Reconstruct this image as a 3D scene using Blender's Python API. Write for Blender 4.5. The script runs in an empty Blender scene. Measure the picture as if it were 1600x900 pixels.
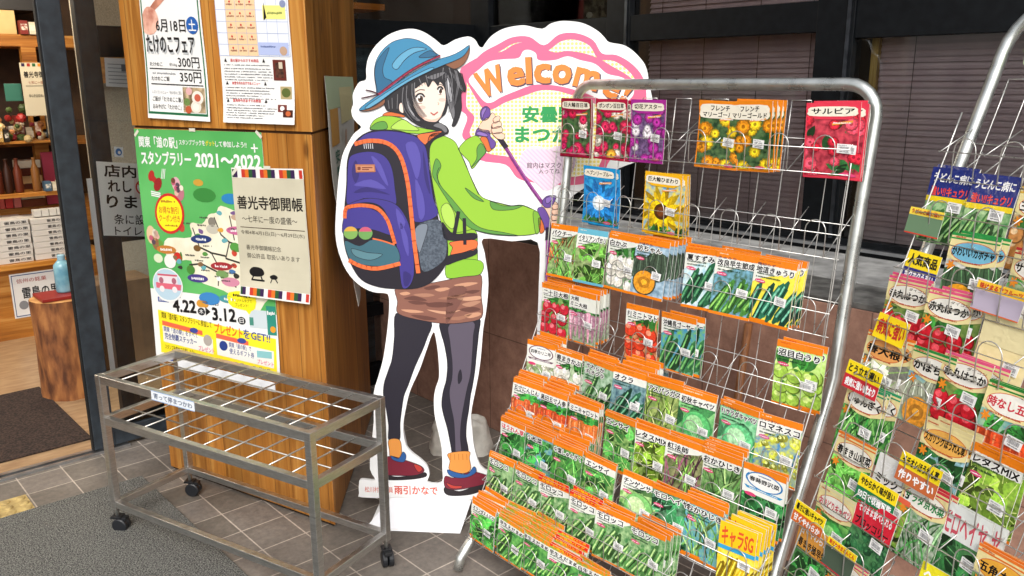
import bpy, bmesh, math, random
from mathutils import Vector, Matrix, Euler
from mathutils.geometry import tessellate_polygon
R = math.radians
SC = bpy.context.scene
COL = SC.collection

# ------------------------------------------------------------------ camera
F_PX, PITCH, ROLL, AZ, CAM_H = 1312.0, R(13.82), R(-0.25), R(42.2), 1.5
_h = Vector((math.sin(AZ), math.cos(AZ), 0)); _r = Vector((math.cos(AZ), -math.sin(AZ), 0)); _z = Vector((0, 0, 1))
C_F = math.cos(PITCH)*_h - math.sin(PITCH)*_z
_u = math.sin(PITCH)*_h + math.cos(PITCH)*_z
C_R = math.cos(ROLL)*_r + math.sin(ROLL)*_u
C_U = -math.sin(ROLL)*_r + math.cos(ROLL)*_u
EYE = Vector((0, 0, CAM_H))
cd = bpy.data.cameras.new('camera'); cam = bpy.data.objects.new('camera', cd); COL.objects.link(cam)
cam.matrix_world = Matrix(((C_R.x, C_U.x, -C_F.x, 0), (C_R.y, C_U.y, -C_F.y, 0), (C_R.z, C_U.z, -C_F.z, CAM_H), (0, 0, 0, 1)))
cd.sensor_width = 36; cd.lens = 36*F_PX/1600; cd.clip_start = 0.05; cd.clip_end = 1000
SC.camera = cam

# ------------------------------------------------------------------ light and exposure
SUN_EL, SUN_AZ = 42, 222          # degrees; azimuth from +Y clockwise
w = bpy.data.worlds.new('World'); SC.world = w; w.use_nodes = True
nt = w.node_tree; bg = nt.nodes['Background']
sky = nt.nodes.new('ShaderNodeTexSky'); sky.sky_type = 'NISHITA'; sky.sun_disc = False
sky.sun_elevation = R(SUN_EL); sky.sun_rotation = R(SUN_AZ); sky.dust_density = 4; sky.ozone_density = 1.0; sky.air_density = 1.0
_hs = nt.nodes.new('ShaderNodeHueSaturation'); _hs.inputs['Saturation'].default_value = 0.25
nt.links.new(sky.outputs[0], _hs.inputs['Color']); nt.links.new(_hs.outputs[0], bg.inputs[0]); bg.inputs[1].default_value = 0.15
sl = bpy.data.lights.new('sun', 'SUN'); sl.energy = 1.2; sl.angle = R(25); sl.color = (1, 0.95, 0.88)
so = bpy.data.objects.new('sun', sl); COL.objects.link(so)
_sd = Vector((math.sin(R(SUN_AZ))*math.cos(R(SUN_EL)), math.cos(R(SUN_AZ))*math.cos(R(SUN_EL)), math.sin(R(SUN_EL))))
so.rotation_euler = _sd.to_track_quat('Z', 'Y').to_euler()
vs = SC.view_settings; vs.view_transform = 'Standard'; vs.look = 'None'; vs.exposure = 0.48; vs.gamma = 1.0; vs.use_curve_mapping = False
SC.cycles.max_bounces = 8; SC.cycles.transparent_max_bounces = 12

# ------------------------------------------------------------------ measuring helpers: from the photograph's rays to real planes
def ray(px, py): return C_F + C_R*((px-800)/F_PX) - C_U*((py-450)/F_PX)
def on_plane(px, py, P, N):
    d = ray(px, py); return EYE + d*((P-EYE).dot(N)/d.dot(N))
def gz(px, py, z=0): return on_plane(px, py, Vector((0, 0, z)), Vector((0, 0, 1)))
def gx(px, py, X): return on_plane(px, py, Vector((X, 0, 0)), Vector((1, 0, 0)))
def gy(px, py, Y): return on_plane(px, py, Vector((0, Y, 0)), Vector((0, 1, 0)))

# ------------------------------------------------------------------ materials
def lin(c):
    if isinstance(c, str):
        c = c.lstrip('#'); c = [int(c[i:i+2], 16)/255 for i in (0, 2, 4)]
    return tuple((x/12.92 if x <= 0.04045 else ((x+0.055)/1.055)**2.4) for x in c) + (1,)
MATS = {}
def new_mat(key, rough=0.5, metal=0.0, spec=0.4):
    m = bpy.data.materials.new(key); m.use_nodes = True
    b = m.node_tree.nodes['Principled BSDF']
    b.inputs['Roughness'].default_value = rough; b.inputs['Metallic'].default_value = metal
    b.inputs['Specular IOR Level'].default_value = spec
    return m, m.node_tree, b
def flat(c, rough=0.5, metal=0.0, k=1.0, spec=0.4):
    key = 'f_%s_%s_%s_%s' % (c, rough, metal, k)
    if key in MATS: return MATS[key]
    m, t, b = new_mat(key, rough, metal, spec)
    l = lin(c); b.inputs['Base Color'].default_value = (l[0]*k, l[1]*k, l[2]*k, 1)
    MATS[key] = m; return m
def gloss(c, rough=0.24, k=0.86):
    """printed plastic film with faint creases that catch the light"""
    key = 'g_%s_%s' % (c, k)
    if key in MATS: return MATS[key]
    m, t, b = new_mat(key, rough, 0, 0.5); l = lin(c); b.inputs['Base Color'].default_value = (l[0]*k, l[1]*k, l[2]*k, 1); N = t.nodes
    nz = N.new('ShaderNodeTexNoise'); nz.inputs['Scale'].default_value = 38; nz.inputs['Detail'].default_value = 2; nz.inputs['Distortion'].default_value = 1.5
    tc = N.new('ShaderNodeTexCoord'); t.links.new(tc.outputs['Object'], nz.inputs['Vector'])
    bp = N.new('ShaderNodeBump'); bp.inputs['Strength'].default_value = 0.35; bp.inputs['Distance'].default_value = 0.004; t.links.new(nz.outputs['Fac'], bp.inputs['Height']); t.links.new(bp.outputs[0], b.inputs['Normal'])
    MATS[key] = m; return m
def ink(c): return flat(c, 0.42, 0, 0.86)          # print on paper
def mottled(c1, c2, scale=60, rough=0.5, detail=4, lo=0.35, hi=0.65, bump=0, stretch=(1, 1, 1), metal=0, spec=0.4, c3=None, noise='noise'):
    key = 'm_%s_%s_%s_%s_%s_%s' % (c1, c2, scale, rough, stretch, bump)
    if key in MATS: return MATS[key]
    m, t, b = new_mat(key, rough, metal, spec); N = t.nodes; L = t.links
    tc = N.new('ShaderNodeTexCoord'); mp = N.new('ShaderNodeMapping'); mp.inputs['Scale'].default_value = stretch
    L.new(tc.outputs['Object'], mp.inputs['Vector'])
    nz = N.new('ShaderNodeTexNoise'); nz.inputs['Scale'].default_value = scale; nz.inputs['Detail'].default_value = detail
    L.new(mp.outputs[0], nz.inputs['Vector'])
    cr = N.new('ShaderNodeValToRGB'); cr.color_ramp.elements[0].position = lo; cr.color_ramp.elements[1].position = hi
    cr.color_ramp.elements[0].color = lin(c1); cr.color_ramp.elements[1].color = lin(c2)
    if c3:
        e = cr.color_ramp.elements.new((lo+hi)/2); e.color = lin(c3)
    L.new(nz.outputs['Fac'], cr.inputs['Fac']); L.new(cr.outputs[0], b.inputs['Base Color'])
    if bump:
        bp = N.new('ShaderNodeBump'); bp.inputs['Strength'].default_value = bump; bp.inputs['Distance'].default_value = 0.004
        L.new(nz.outputs['Fac'], bp.inputs['Height']); L.new(bp.outputs[0], b.inputs['Normal'])
    MATS[key] = m; return m
def wood_mat(key, c1, c2, c3, axis=2, scale=1.0, rough=0.45, plank=0.0):
    """grain running along one axis, knots, and per-board tone"""
    if key in MATS: return MATS[key]
    m, t, b = new_mat(key, rough); N = t.nodes; L = t.links
    tc = N.new('ShaderNodeTexCoord'); mp = N.new('ShaderNodeMapping')
    s = [14*scale]*3; s[axis] = 0.7*scale; mp.inputs['Scale'].default_value = s
    L.new(tc.outputs['Object'], mp.inputs['Vector'])
    nz = N.new('ShaderNodeTexNoise'); nz.inputs['Scale'].default_value = 2.2; nz.inputs['Detail'].default_value = 8; nz.inputs['Distortion'].default_value = 1.2
    L.new(mp.outputs[0], nz.inputs['Vector'])
    cr = N.new('ShaderNodeValToRGB'); cr.color_ramp.elements[0].position = 0.3; cr.color_ramp.elements[1].position = 0.72
    cr.color_ramp.elements[0].color = lin(c1); cr.color_ramp.elements[1].color = lin(c3)
    e = cr.color_ramp.elements.new(0.5); e.color = lin(c2)
    L.new(nz.outputs['Fac'], cr.inputs['Fac'])
    mp2 = N.new('ShaderNodeMapping'); s2 = [5*scale]*3; s2[axis] = 2.2*scale; mp2.inputs['Scale'].default_value = s2
    L.new(tc.outputs['Object'], mp2.inputs['Vector'])
    vo = N.new('ShaderNodeTexVoronoi'); vo.inputs['Scale'].default_value = 1.6; L.new(mp2.outputs[0], vo.inputs['Vector'])
    kr = N.new('ShaderNodeValToRGB'); kr.color_ramp.elements[0].position = 0.05; kr.color_ramp.elements[1].position = 0.13
    kr.color_ramp.elements[0].color = (0.25, 0.16, 0.1, 1); kr.color_ramp.elements[1].color = (1, 1, 1, 1)
    L.new(vo.outputs['Distance'], kr.inputs['Fac'])
    mx = N.new('ShaderNodeMixRGB'); mx.blend_type = 'MULTIPLY'; mx.inputs[0].default_value = 0.75
    L.new(cr.outputs[0], mx.inputs[1]); L.new(kr.outputs[0], mx.inputs[2])
    big = N.new('ShaderNodeTexNoise'); big.inputs['Scale'].default_value = 1.7; big.inputs['Detail'].default_value = 2
    s3 = N.new('ShaderNodeMapping'); q = [3.0]*3; q[axis] = 0.25; s3.inputs['Scale'].default_value = q
    L.new(tc.outputs['Object'], s3.inputs['Vector']); L.new(s3.outputs[0], big.inputs['Vector'])
    br = N.new('ShaderNodeValToRGB'); br.color_ramp.elements[0].position = 0.35; br.color_ramp.elements[1].position = 0.65
    br.color_ramp.elements[0].color = (0.72, 0.68, 0.62, 1); br.color_ramp.elements[1].color = (1.08, 1.06, 1.0, 1)
    L.new(big.outputs['Fac'], br.inputs['Fac'])
    m2 = N.new('ShaderNodeMixRGB'); m2.blend_type = 'MULTIPLY'; m2.inputs[0].default_value = 1
    L.new(mx.outputs[0], m2.inputs[1]); L.new(br.outputs[0], m2.inputs[2]); L.new(m2.outputs[0], b.inputs['Base Color'])
    bp = N.new('ShaderNodeBump'); bp.inputs['Strength'].default_value = 0.15; bp.inputs['Distance'].default_value = 0.002
    L.new(nz.outputs['Fac'], bp.inputs['Height']); L.new(bp.outputs[0], b.inputs['Normal'])
    MATS[key] = m; return m
def metal_mat(key, c, rough, var=0.12, scale=30, metal=1.0, stretch=(1, 1, 1)):
    if key in MATS: return MATS[key]
    m, t, b = new_mat(key, rough, metal); N = t.nodes; L = t.links
    tc = N.new('ShaderNodeTexCoord'); mp = N.new('ShaderNodeMapping'); mp.inputs['Scale'].default_value = stretch; L.new(tc.outputs['Object'], mp.inputs[0])
    nz = N.new('ShaderNodeTexNoise'); nz.inputs['Scale'].default_value = scale; nz.inputs['Detail'].default_value = 6; L.new(mp.outputs[0], nz.inputs['Vector'])
    cr = N.new('ShaderNodeValToRGB'); l = lin(c)
    cr.color_ramp.elements[0].color = (l[0]*(1-var*3), l[1]*(1-var*3), l[2]*(1-var*3), 1); cr.color_ramp.elements[1].color = l
    cr.color_ramp.elements[0].position = 0.3; cr.color_ramp.elements[1].position = 0.6
    L.new(nz.outputs['Fac'], cr.inputs['Fac']); L.new(cr.outputs[0], b.inputs['Base Color'])
    mr = N.new('ShaderNodeMapRange'); mr.inputs['To Min'].default_value = max(0.05, rough-0.1); mr.inputs['To Max'].default_value = rough+0.15
    L.new(nz.outputs['Fac'], mr.inputs['Value']); L.new(mr.outputs[0], b.inputs['Roughness'])
    MATS[key] = m; return m
def glass_mat():
    if 'glass' in MATS: return MATS['glass']
    m = bpy.data.materials.new('window_glass'); m.use_nodes = True; t = m.node_tree; N = t.nodes; L = t.links
    N.remove(N['Principled BSDF']); out = N['Material Output']
    tr = N.new('ShaderNodeBsdfTransparent'); tr.inputs[0].default_value = (0.94, 0.96, 0.96, 1)
    gl = N.new('ShaderNodeBsdfGlossy'); gl.inputs['Roughness'].default_value = 0.02
    fr = N.new('ShaderNodeFresnel'); fr.inputs['IOR'].default_value = 1.45
    mx = N.new('ShaderNodeMixShader'); L.new(fr.outputs[0], mx.inputs[0]); L.new(tr.outputs[0], mx.inputs[1]); L.new(gl.outputs[0], mx.inputs[2])
    L.new(mx.outputs[0], out.inputs['Surface']); MATS['glass'] = m; return m
def dots_mat(c1, c2, pitch, rad):
    key = 'dots%s%s' % (c1, c2)
    if key in MATS: return MATS[key]
    m, t, b = new_mat(key, 0.4); N = t.nodes; L = t.links
    tc = N.new('ShaderNodeTexCoord'); vo = N.new('ShaderNodeTexVoronoi'); vo.voronoi_dimensions = '2D'; vo.inputs['Scale'].default_value = 1/pitch; vo.inputs['Randomness'].default_value = 0
    mp = N.new('ShaderNodeMapping'); mp.inputs['Rotation'].default_value = (R(90), 0, 0)
    L.new(tc.outputs['Object'], mp.inputs[0]); L.new(mp.outputs[0], vo.inputs['Vector'])
    lt = N.new('ShaderNodeMath'); lt.operation = 'LESS_THAN'; lt.inputs[1].default_value = rad; L.new(vo.outputs['Distance'], lt.inputs[0])
    mx = N.new('ShaderNodeMixRGB'); mx.inputs[1].default_value = lin(c1); mx.inputs[2].default_value = lin(c2); L.new(lt.outputs[0], mx.inputs[0])
    L.new(mx.outputs[0], b.inputs['Base Color']); MATS[key] = m; return m

# ------------------------------------------------------------------ object helpers
def tag(o, label=None, cat=None, group=None, kind=None):
    if label: o['label'] = label
    if cat: o['category'] = cat
    if group: o['group'] = group
    if kind: o['kind'] = kind
    return o
def empty(name, loc=(0, 0, 0), rot=(0, 0, 0), label=None, cat=None, group=None):
    o = bpy.data.objects.new(name, None); o.empty_display_size = 0.05; COL.objects.link(o)
    o.location = loc; o.rotation_euler = rot
    return tag(o, label, cat, group)
class MB:
    """mesh builder; faces keep their own material"""
    def __init__(s): s.v = []; s.f = []; s.mi = []; s.m = []
    def mat(s, m):
        if m not in s.m: s.m.append(m)
        return s.m.index(m)
    def face(s, pts, m):
        b = len(s.v); s.v += [tuple(p) for p in pts]; s.f.append(tuple(range(b, b+len(pts)))); s.mi.append(s.mat(m))
    def raw(s, verts, faces, m):
        b = len(s.v); s.v += [tuple(p) for p in verts]; k = s.mat(m)
        for f in faces: s.f.append(tuple(i+b for i in f)); s.mi.append(k)
    def box(s, x0, x1, y0, y1, z0, z1, m, M=None):
        P = [Vector((x, y, z)) for z in (z0, z1) for y in (y0, y1) for x in (x0, x1)]
        if M: P = [M @ p for p in P]
        s.raw(P, [(0, 2, 3, 1), (4, 5, 7, 6), (0, 1, 5, 4), (2, 6, 7, 3), (0, 4, 6, 2), (1, 3, 7, 5)], m)
    def prism(s, poly, h0, h1, m, to3):
        """extrude a 2-D outline between two offsets; to3(a, b, h) gives the point"""
        n = len(poly); lo = [to3(a, b, h0) for a, b in poly]; hi = [to3(a, b, h1) for a, b in poly]
        tri = tessellate_polygon([[Vector((a, b, 0)) for a, b in poly]])
        s.raw(lo, [tuple(t) for t in tri], m); s.raw(hi, [tuple(reversed(t)) for t in tri], m)
        s.raw(lo+hi, [(i, (i+1) % n, n+(i+1) % n, n+i) for i in range(n)], m)
    def tube(s, pts, r, m, n=6, closed=False, cap=True):
        pts = [Vector(p) for p in pts]; N = len(pts); rings = []
        prev = None
        for i, p in enumerate(pts):
            a = pts[i-1] if (i > 0 or closed) else p; c = pts[(i+1) % N] if (i < N-1 or closed) else p
            d = (c-a).normalized()
            if prev is None:
                ref = Vector((0, 0, 1)) if abs(d.z) < 0.9 else Vector((1, 0, 0)); x = d.cross(ref).normalized()
            else:
                x = (prev - d*prev.dot(d)).normalized()
            prev = x; y = d.cross(x); rr = r[i] if isinstance(r, (list, tuple)) else r
            k = 1.0
            if 0 < i < N-1 or closed:
                c1 = (p-a).normalized().dot((c-p).normalized()); k = 1/max(0.55, math.sqrt(max(0.05, (1+c1)/2)))
            rings.append([p + (x*math.cos(2*math.pi*j/n+math.pi/n) + y*math.sin(2*math.pi*j/n+math.pi/n))*rr*(k if n > 4 else 1) for j in range(n)])
        V = [q for g in rings for q in g]; F = []
        for i in range(N if closed else N-1):
            i2 = (i+1) % N
            for j in range(n): F.append((i*n+j, i*n+(j+1) % n, i2*n+(j+1) % n, i2*n+j))
        if cap and not closed: F.append(tuple(reversed(range(n)))); F.append(tuple(range((N-1)*n, N*n)))
        s.raw(V, F, m)
    def lathe(s, prof, m, n=20, M=None):
        V = []; F = []
        for r_, z_ in prof:
            for j in range(n): V.append(Vector((r_*math.cos(2*math.pi*j/n), r_*math.sin(2*math.pi*j/n), z_)))
        if M: V = [M @ v for v in V]
        for i in range(len(prof)-1):
            for j in range(n): F.append((i*n+j, i*n+(j+1) % n, (i+1)*n+(j+1) % n, (i+1)*n+j))
        F.append(tuple(reversed(range(n)))); F.append(tuple(range((len(prof)-1)*n, len(prof)*n)))
        s.raw(V, F, m)
    def mesh(s, name, smooth=False, bevel=0):
        me = bpy.data.meshes.new(name); me.from_pydata(s.v, [], s.f)
        for m in s.m: me.materials.append(m)
        me.polygons.foreach_set('material_index', s.mi)
        if smooth: me.polygons.foreach_set('use_smooth', [True]*len(s.f))
        me.update(); return me
    def build(s, name, parent=None, origin=None, smooth=False, bevel=0):
        if origin is not None: s.v = [(v[0]-origin[0], v[1]-origin[1], v[2]-origin[2]) for v in s.v]
        o = bpy.data.objects.new(name, s.mesh(name, smooth)); COL.objects.link(o)
        if origin is not None: o.location = origin
        if parent: o.parent = parent
        if bevel:
            b = o.modifiers.new('bevel', 'BEVEL'); b.width = bevel; b.segments = 2; b.limit_method = 'ANGLE'; b.angle_limit = R(50)
        return o
def struct(name, mb, origin=None, bevel=0):
    o = mb.build(name, origin=origin, bevel=bevel); o['kind'] = 'structure'; return o

# ------------------------------------------------------------------ lettering
_TX = {}
def text2d(s, bold=0.0, res=2):
    key = (s, bold)
    if key in _TX: return _TX[key]
    cu = bpy.data.curves.new('t', 'FONT'); cu.body = s; cu.size = 1; cu.resolution_u = res; cu.offset = bold; cu.dimensions = '2D'; cu.fill_mode = 'BOTH'
    ob = bpy.data.objects.new('t', cu); COL.objects.link(ob)
    dg = bpy.context.evaluated_depsgraph_get(); me = bpy.data.meshes.new_from_object(ob.evaluated_get(dg), depsgraph=dg)
    V = [(v.co.x, v.co.y) for v in me.vertices]; F = [tuple(p.vertices) for p in me.polygons]
    bpy.data.objects.remove(ob); bpy.data.curves.remove(cu); bpy.data.meshes.remove(me)
    if not V: V = [(0, 0)]
    x0 = min(v[0] for v in V); x1 = max(v[0] for v in V); y0 = min(v[1] for v in V); y1 = max(v[1] for v in V)
    _TX[key] = (V, F, x0, x1, y0, y1); return _TX[key]
def clip(poly, rect):
    def half(P, f, g):
        out = []
        for i in range(len(P)):
            a, b = P[i-1], P[i]; fa, fb = f(a), f(b)
            if (fa >= 0) != (fb >= 0):
                t = fa/(fa-fb); out.append((a[0]+(b[0]-a[0])*t, a[1]+(b[1]-a[1])*t))
            if fb >= 0: out.append(b)
        return out
    x0, y0, x1, y1 = rect
    for f in (lambda p: p[0]-x0, lambda p: x1-p[0], lambda p: p[1]-y0, lambda p: y1-p[1]):
        if not poly: break
        poly = half(poly, f, None)
    return poly
def smooth_poly(P, n=4, closed=True):
    out = []; L = len(P)
    for i in range(L if closed else L-1):
        p0 = P[i-1] if (i > 0 or closed) else P[0]; p1 = P[i]; p2 = P[(i+1) % L]; p3 = P[(i+2) % L] if (i+2 < L or closed) else P[-1]
        for k in range(n):
            t = k/n; t2 = t*t; t3 = t2*t
            out.append(tuple(0.5*((2*p1[j]) + (-p0[j]+p2[j])*t + (2*p0[j]-5*p1[j]+4*p2[j]-p3[j])*t2 + (-p0[j]+3*p1[j]-3*p2[j]+p3[j])*t3) for j in (0, 1)))
    if not closed: out.append(P[-1])
    return out
def ell(cx, cy, rx, ry, n=16, rot=0):
    c, s_ = math.cos(rot), math.sin(rot)
    return [(cx + rx*math.cos(2*math.pi*i/n)*c - ry*math.sin(2*math.pi*i/n)*s_, cy + rx*math.cos(2*math.pi*i/n)*s_ + ry*math.sin(2*math.pi*i/n)*c) for i in range(n)]
def stroke(P, wd):
    """outline of a polyline of the given width"""
    L, Rr = [], []
    for i, p in enumerate(P):
        a = P[max(0, i-1)]; b = P[min(len(P)-1, i+1)]; dx, dy = b[0]-a[0], b[1]-a[1]; l = math.hypot(dx, dy) or 1
        w2 = (wd[i] if isinstance(wd, (list, tuple)) else wd)/2
        L.append((p[0]-dy/l*w2, p[1]+dx/l*w2)); Rr.append((p[0]+dy/l*w2, p[1]-dx/l*w2))
    return L + Rr[::-1]
class Sheet(MB):
    """printed sheet: 2-D art laid in thin layers on a surface given by to3(u, v, d)"""
    def __init__(s, to3, step=0.0003): super().__init__(); s.to3 = to3; s.step = step; s.cliprect = None; s.strips = 0
    def poly(s, P, m, layer=1, clp=True):
        if s.cliprect and clp: P = clip(P, s.cliprect)
        if len(P) < 3: return
        if s.strips:
            n = s.strips; k0 = max(0, math.floor(min(p[1] for p in P)*n+1e-6)); k1 = min(n-1, math.ceil(max(p[1] for p in P)*n-1e-6)-1)
            if k1 > k0:
                for k in range(k0, k1+1): s._flat(clip(P, (-9, k/n, 9, (k+1)/n)), m, layer)
                return
        s._flat(P, m, layer)
    def _flat(s, P, m, layer):
        if len(P) < 3: return
        a = sum(P[i-1][0]*P[i][1]-P[i][0]*P[i-1][1] for i in range(len(P)))
        if abs(a) < 1e-12: return
        tri = tessellate_polygon([[Vector((p[0], p[1], 0)) for p in P]])
        s.raw([s.to3(p[0], p[1], layer*s.step) for p in P], [tuple(t) for t in tri], m)
    def quad(s, u0, v0, u1, v1, m, layer=1): s.poly([(u0, v0), (u1, v0), (u1, v1), (u0, v1)], m, layer)
    def stroke(s, P, wd, m, layer=1):
        for i in range(len(P)-1):
            a, b = P[i], P[i+1]; wa = wd[i] if isinstance(wd, (list, tuple)) else wd; wb = wd[i+1] if isinstance(wd, (list, tuple)) else wd
            dx, dy = b[0]-a[0], b[1]-a[1]; l = math.hypot(dx, dy) or 1; nx, ny = -dy/l/2, dx/l/2
            e = 0.15
            s.poly([(a[0]+nx*wa-dx/l*wa*e, a[1]+ny*wa-dy/l*wa*e), (a[0]-nx*wa-dx/l*wa*e, a[1]-ny*wa-dy/l*wa*e), (b[0]-nx*wb+dx/l*wb*e, b[1]-ny*wb+dy/l*wb*e), (b[0]+nx*wb+dx/l*wb*e, b[1]+ny*wb+dy/l*wb*e)], m, layer)
    def text(s, t, u0, v0, u1, v1, m, layer=3, bold=0.0, rot=0, skew=0, halo=None):
        """fit lettering to a box"""
        V, F, x0, x1, y0, y1 = text2d(t)
        if bold:
            x0 -= bold; x1 += bold; y0 -= bold; y1 += bold
        sx = (u1-u0)/max(1e-6, x1-x0); sy = (v1-v0)/max(1e-6, y1-y0); cu, cv = (u0+u1)/2, (v0+v1)/2; c, s_ = math.cos(rot), math.sin(rot)
        offs = [(0, 0)]
        if halo:
            hm, hw = halo
            for k in range(12):
                ox, oy = hw*math.cos(k*0.5236), hw*math.sin(k*0.5236)
                s.raw([s.to3(cu+(x+ox-(x0+x1)/2)*sx, cv+(y+oy-(y0+y1)/2)*sy, (layer-1-k*0.05)*s.step) for x, y in V], F, hm)
        if bold:
            nb = 4 if bold < 0.06 else 8
            offs += [(bold*math.cos(2*math.pi*k/nb+0.785), bold*math.sin(2*math.pi*k/nb+0.785)) for k in range(nb)]
        for k, (ox, oy) in enumerate(offs):
            W = []
            for x, y in V:
                a = (x+ox-(x0+x1)/2)*sx; b = (y+oy-(y0+y1)/2)*sy; a += skew*b
                W.append(s.to3(cu+a*c-b*s_, cv+a*s_+b*c, (layer-k*0.06)*s.step))
            s.raw(W, F, m)
def quad_sheet(BL, BR, TR, TL, normal):
    def to3(u, v, d): return (BL*(1-u)+BR*u)*(1-v) + (TL*(1-u)+TR*u)*v + normal*d
    return to3

# ================================================================== SETTING
def tile_mat():
    m, t, b = new_mat('stone_tiles', 0.55, 0, 0.35); N = t.nodes; L = t.links
    tc = N.new('ShaderNodeTexCoord'); mp = N.new('ShaderNodeMapping'); mp.inputs['Location'].default_value = (-0.585+0.158*20, -3.2+0.16*40, 0)
    L.new(tc.outputs['Object'], mp.inputs[0])
    br = N.new('ShaderNodeTexBrick'); br.offset = 0; br.squash = 1; br.inputs['Scale'].default_value = 1
    br.inputs['Brick Width'].default_value = 0.158; br.inputs['Row Height'].default_value = 0.16; br.inputs['Mortar Size'].default_value = 0.0027; br.inputs['Mortar Smooth'].default_value = 0.3
    br.inputs['Color1'].default_value = lin('#757069'); br.inputs['Color2'].default_value = lin('#86807a'); br.inputs['Mortar'].default_value = lin('#c4bbb0')
    L.new(mp.outputs[0], br.inputs['Vector'])
    nz = N.new('ShaderNodeTexNoise'); nz.inputs['Scale'].default_value = 45; nz.inputs['Detail'].default_value = 8; nz.inputs['Roughness'].default_value = 0.7; L.new(tc.outputs['Object'], nz.inputs['Vector'])
    cr = N.new('ShaderNodeValToRGB'); cr.color_ramp.elements[0].position = 0.3; cr.color_ramp.elements[1].position = 0.7
    cr.color_ramp.elements[0].color = (0.66, 0.66, 0.68, 1); cr.color_ramp.elements[1].color = (1.15, 1.13, 1.1, 1); L.new(nz.outputs['Fac'], cr.inputs['Fac'])
    n2 = N.new('ShaderNodeTexNoise'); n2.inputs['Scale'].default_value = 3; n2.inputs['Detail'].default_value = 5; L.new(tc.outputs['Object'], n2.inputs['Vector'])
    c2 = N.new('ShaderNodeValToRGB'); c2.color_ramp.elements[0].position = 0.35; c2.color_ramp.elements[1].position = 0.7
    c2.color_ramp.elements[0].color = (0.62, 0.60, 0.58, 1); c2.color_ramp.elements[1].color = (1.10, 1.09, 1.08, 1); L.new(n2.outputs['Fac'], c2.inputs['Fac'])
    m1 = N.new('ShaderNodeMixRGB'); m1.blend_type = 'MULTIPLY'; m1.inputs[0].default_value = 1; L.new(br.outputs['Color'], m1.inputs[1]); L.new(cr.outputs[0], m1.inputs[2])
    m2 = N.new('ShaderNodeMixRGB'); m2.blend_type = 'MULTIPLY'; m2.inputs[0].default_value = 1; L.new(m1.outputs[0], m2.inputs[1]); L.new(c2.outputs[0], m2.inputs[2])
    L.new(m2.outputs[0], b.inputs['Base Color'])
    bp = N.new('ShaderNodeBump'); bp.inputs['Strength'].default_value = 0.25; bp.inputs['Distance'].default_value = 0.002
    L.new(nz.outputs['Fac'], bp.inputs['Height']); L.new(bp.outputs[0], b.inputs['Normal'])
    return m
g = MB(); g.face([(-200, -200, -0.03), (200, -200, -0.03), (200, 200, -0.03), (-200, 200, -0.03)], mottled('#4a4947', '#5c5a57', 30, 0.9)); struct('ground', g)
g = MB(); g.box(-3.5, 2.9, -4.0, 3.6, -0.028, 0.0, tile_mat()); struct('tile_pavement', g)
g = MB(); g.box(-2.5, 6.0, 3.60, 8.0, -0.02, 0.004, mottled('#8a6e52', '#a58a6a', 9, 0.35, stretch=(1, 4, 1))); struct('shop_floor', g)

# entrance mats
def mat_mesh(x0, x1, y0, y1, z1, m, name, label, cat):
    b = MB(); b.box(x0, x1, y0, y1, 0.0045 if y0 > 3.5 else 0.001, z1, m); o = b.build(name, origin=((x0+x1)/2, (y0+y1)/2, 0), bevel=0.003); return tag(o, label, cat)
mat_mesh(-2.2, 0.95, 0.2, 3.205, 0.012, mottled('#1e1f1f', '#84847f', 240, 0.95, 3, 0.38, 0.66, bump=0.8), 'entrance_mat', 'grey speckled outdoor mat lying on the tiles before the doorway', 'mat')
mat_mesh(-1.5, 0.92, 3.72, 4.58, 0.012, mottled('#1a1310', '#43322b', 110, 0.95, 3, 0.4, 0.65, bump=1.0), 'door_mat', 'dark brown doormat just inside the open shop door', 'mat')
# tactile paving
b = MB(); ym = mottled('#8f7a4c', '#bfa86c', 30, 0.6, bump=0.2); ox, oy = 0.425, 3.209
b.box(ox-0.16, ox+0.152, oy, oy+0.15, 0.0005, 0.004, ym)
for i in range(-3, 3):
    for j in range(3):
        b.lathe([(0.017, 0.0), (0.015, 0.004), (0.010, 0.006)], ym, 14, Matrix.Translation((ox+0.03+i*0.05+0.0, oy+0.028+j*0.048, 0.004)))
tag(b.build('tactile_tile', origin=(ox, oy, 0)), 'yellow tactile paving tile with raised dots beside the grey mat', 'tactile tile')
# door track
b = MB(); al = metal_mat('aluminium', '#c9ccd0', 0.3, 0.06, 20)
b.box(-2.0, 1.02, 3.545, 3.558, 0, 0.012, al); b.box(-2.0, 1.02, 3.575, 3.598, 0, 0.014, al); b.box(-2.0, 1.02, 3.558, 3.575, 0, 0.005, flat('#1a1a1c', 0.5))
tag(b.build('door_track', origin=(0, 3.57, 0)), 'silver aluminium sliding door track across the shop threshold', 'door track')

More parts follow.
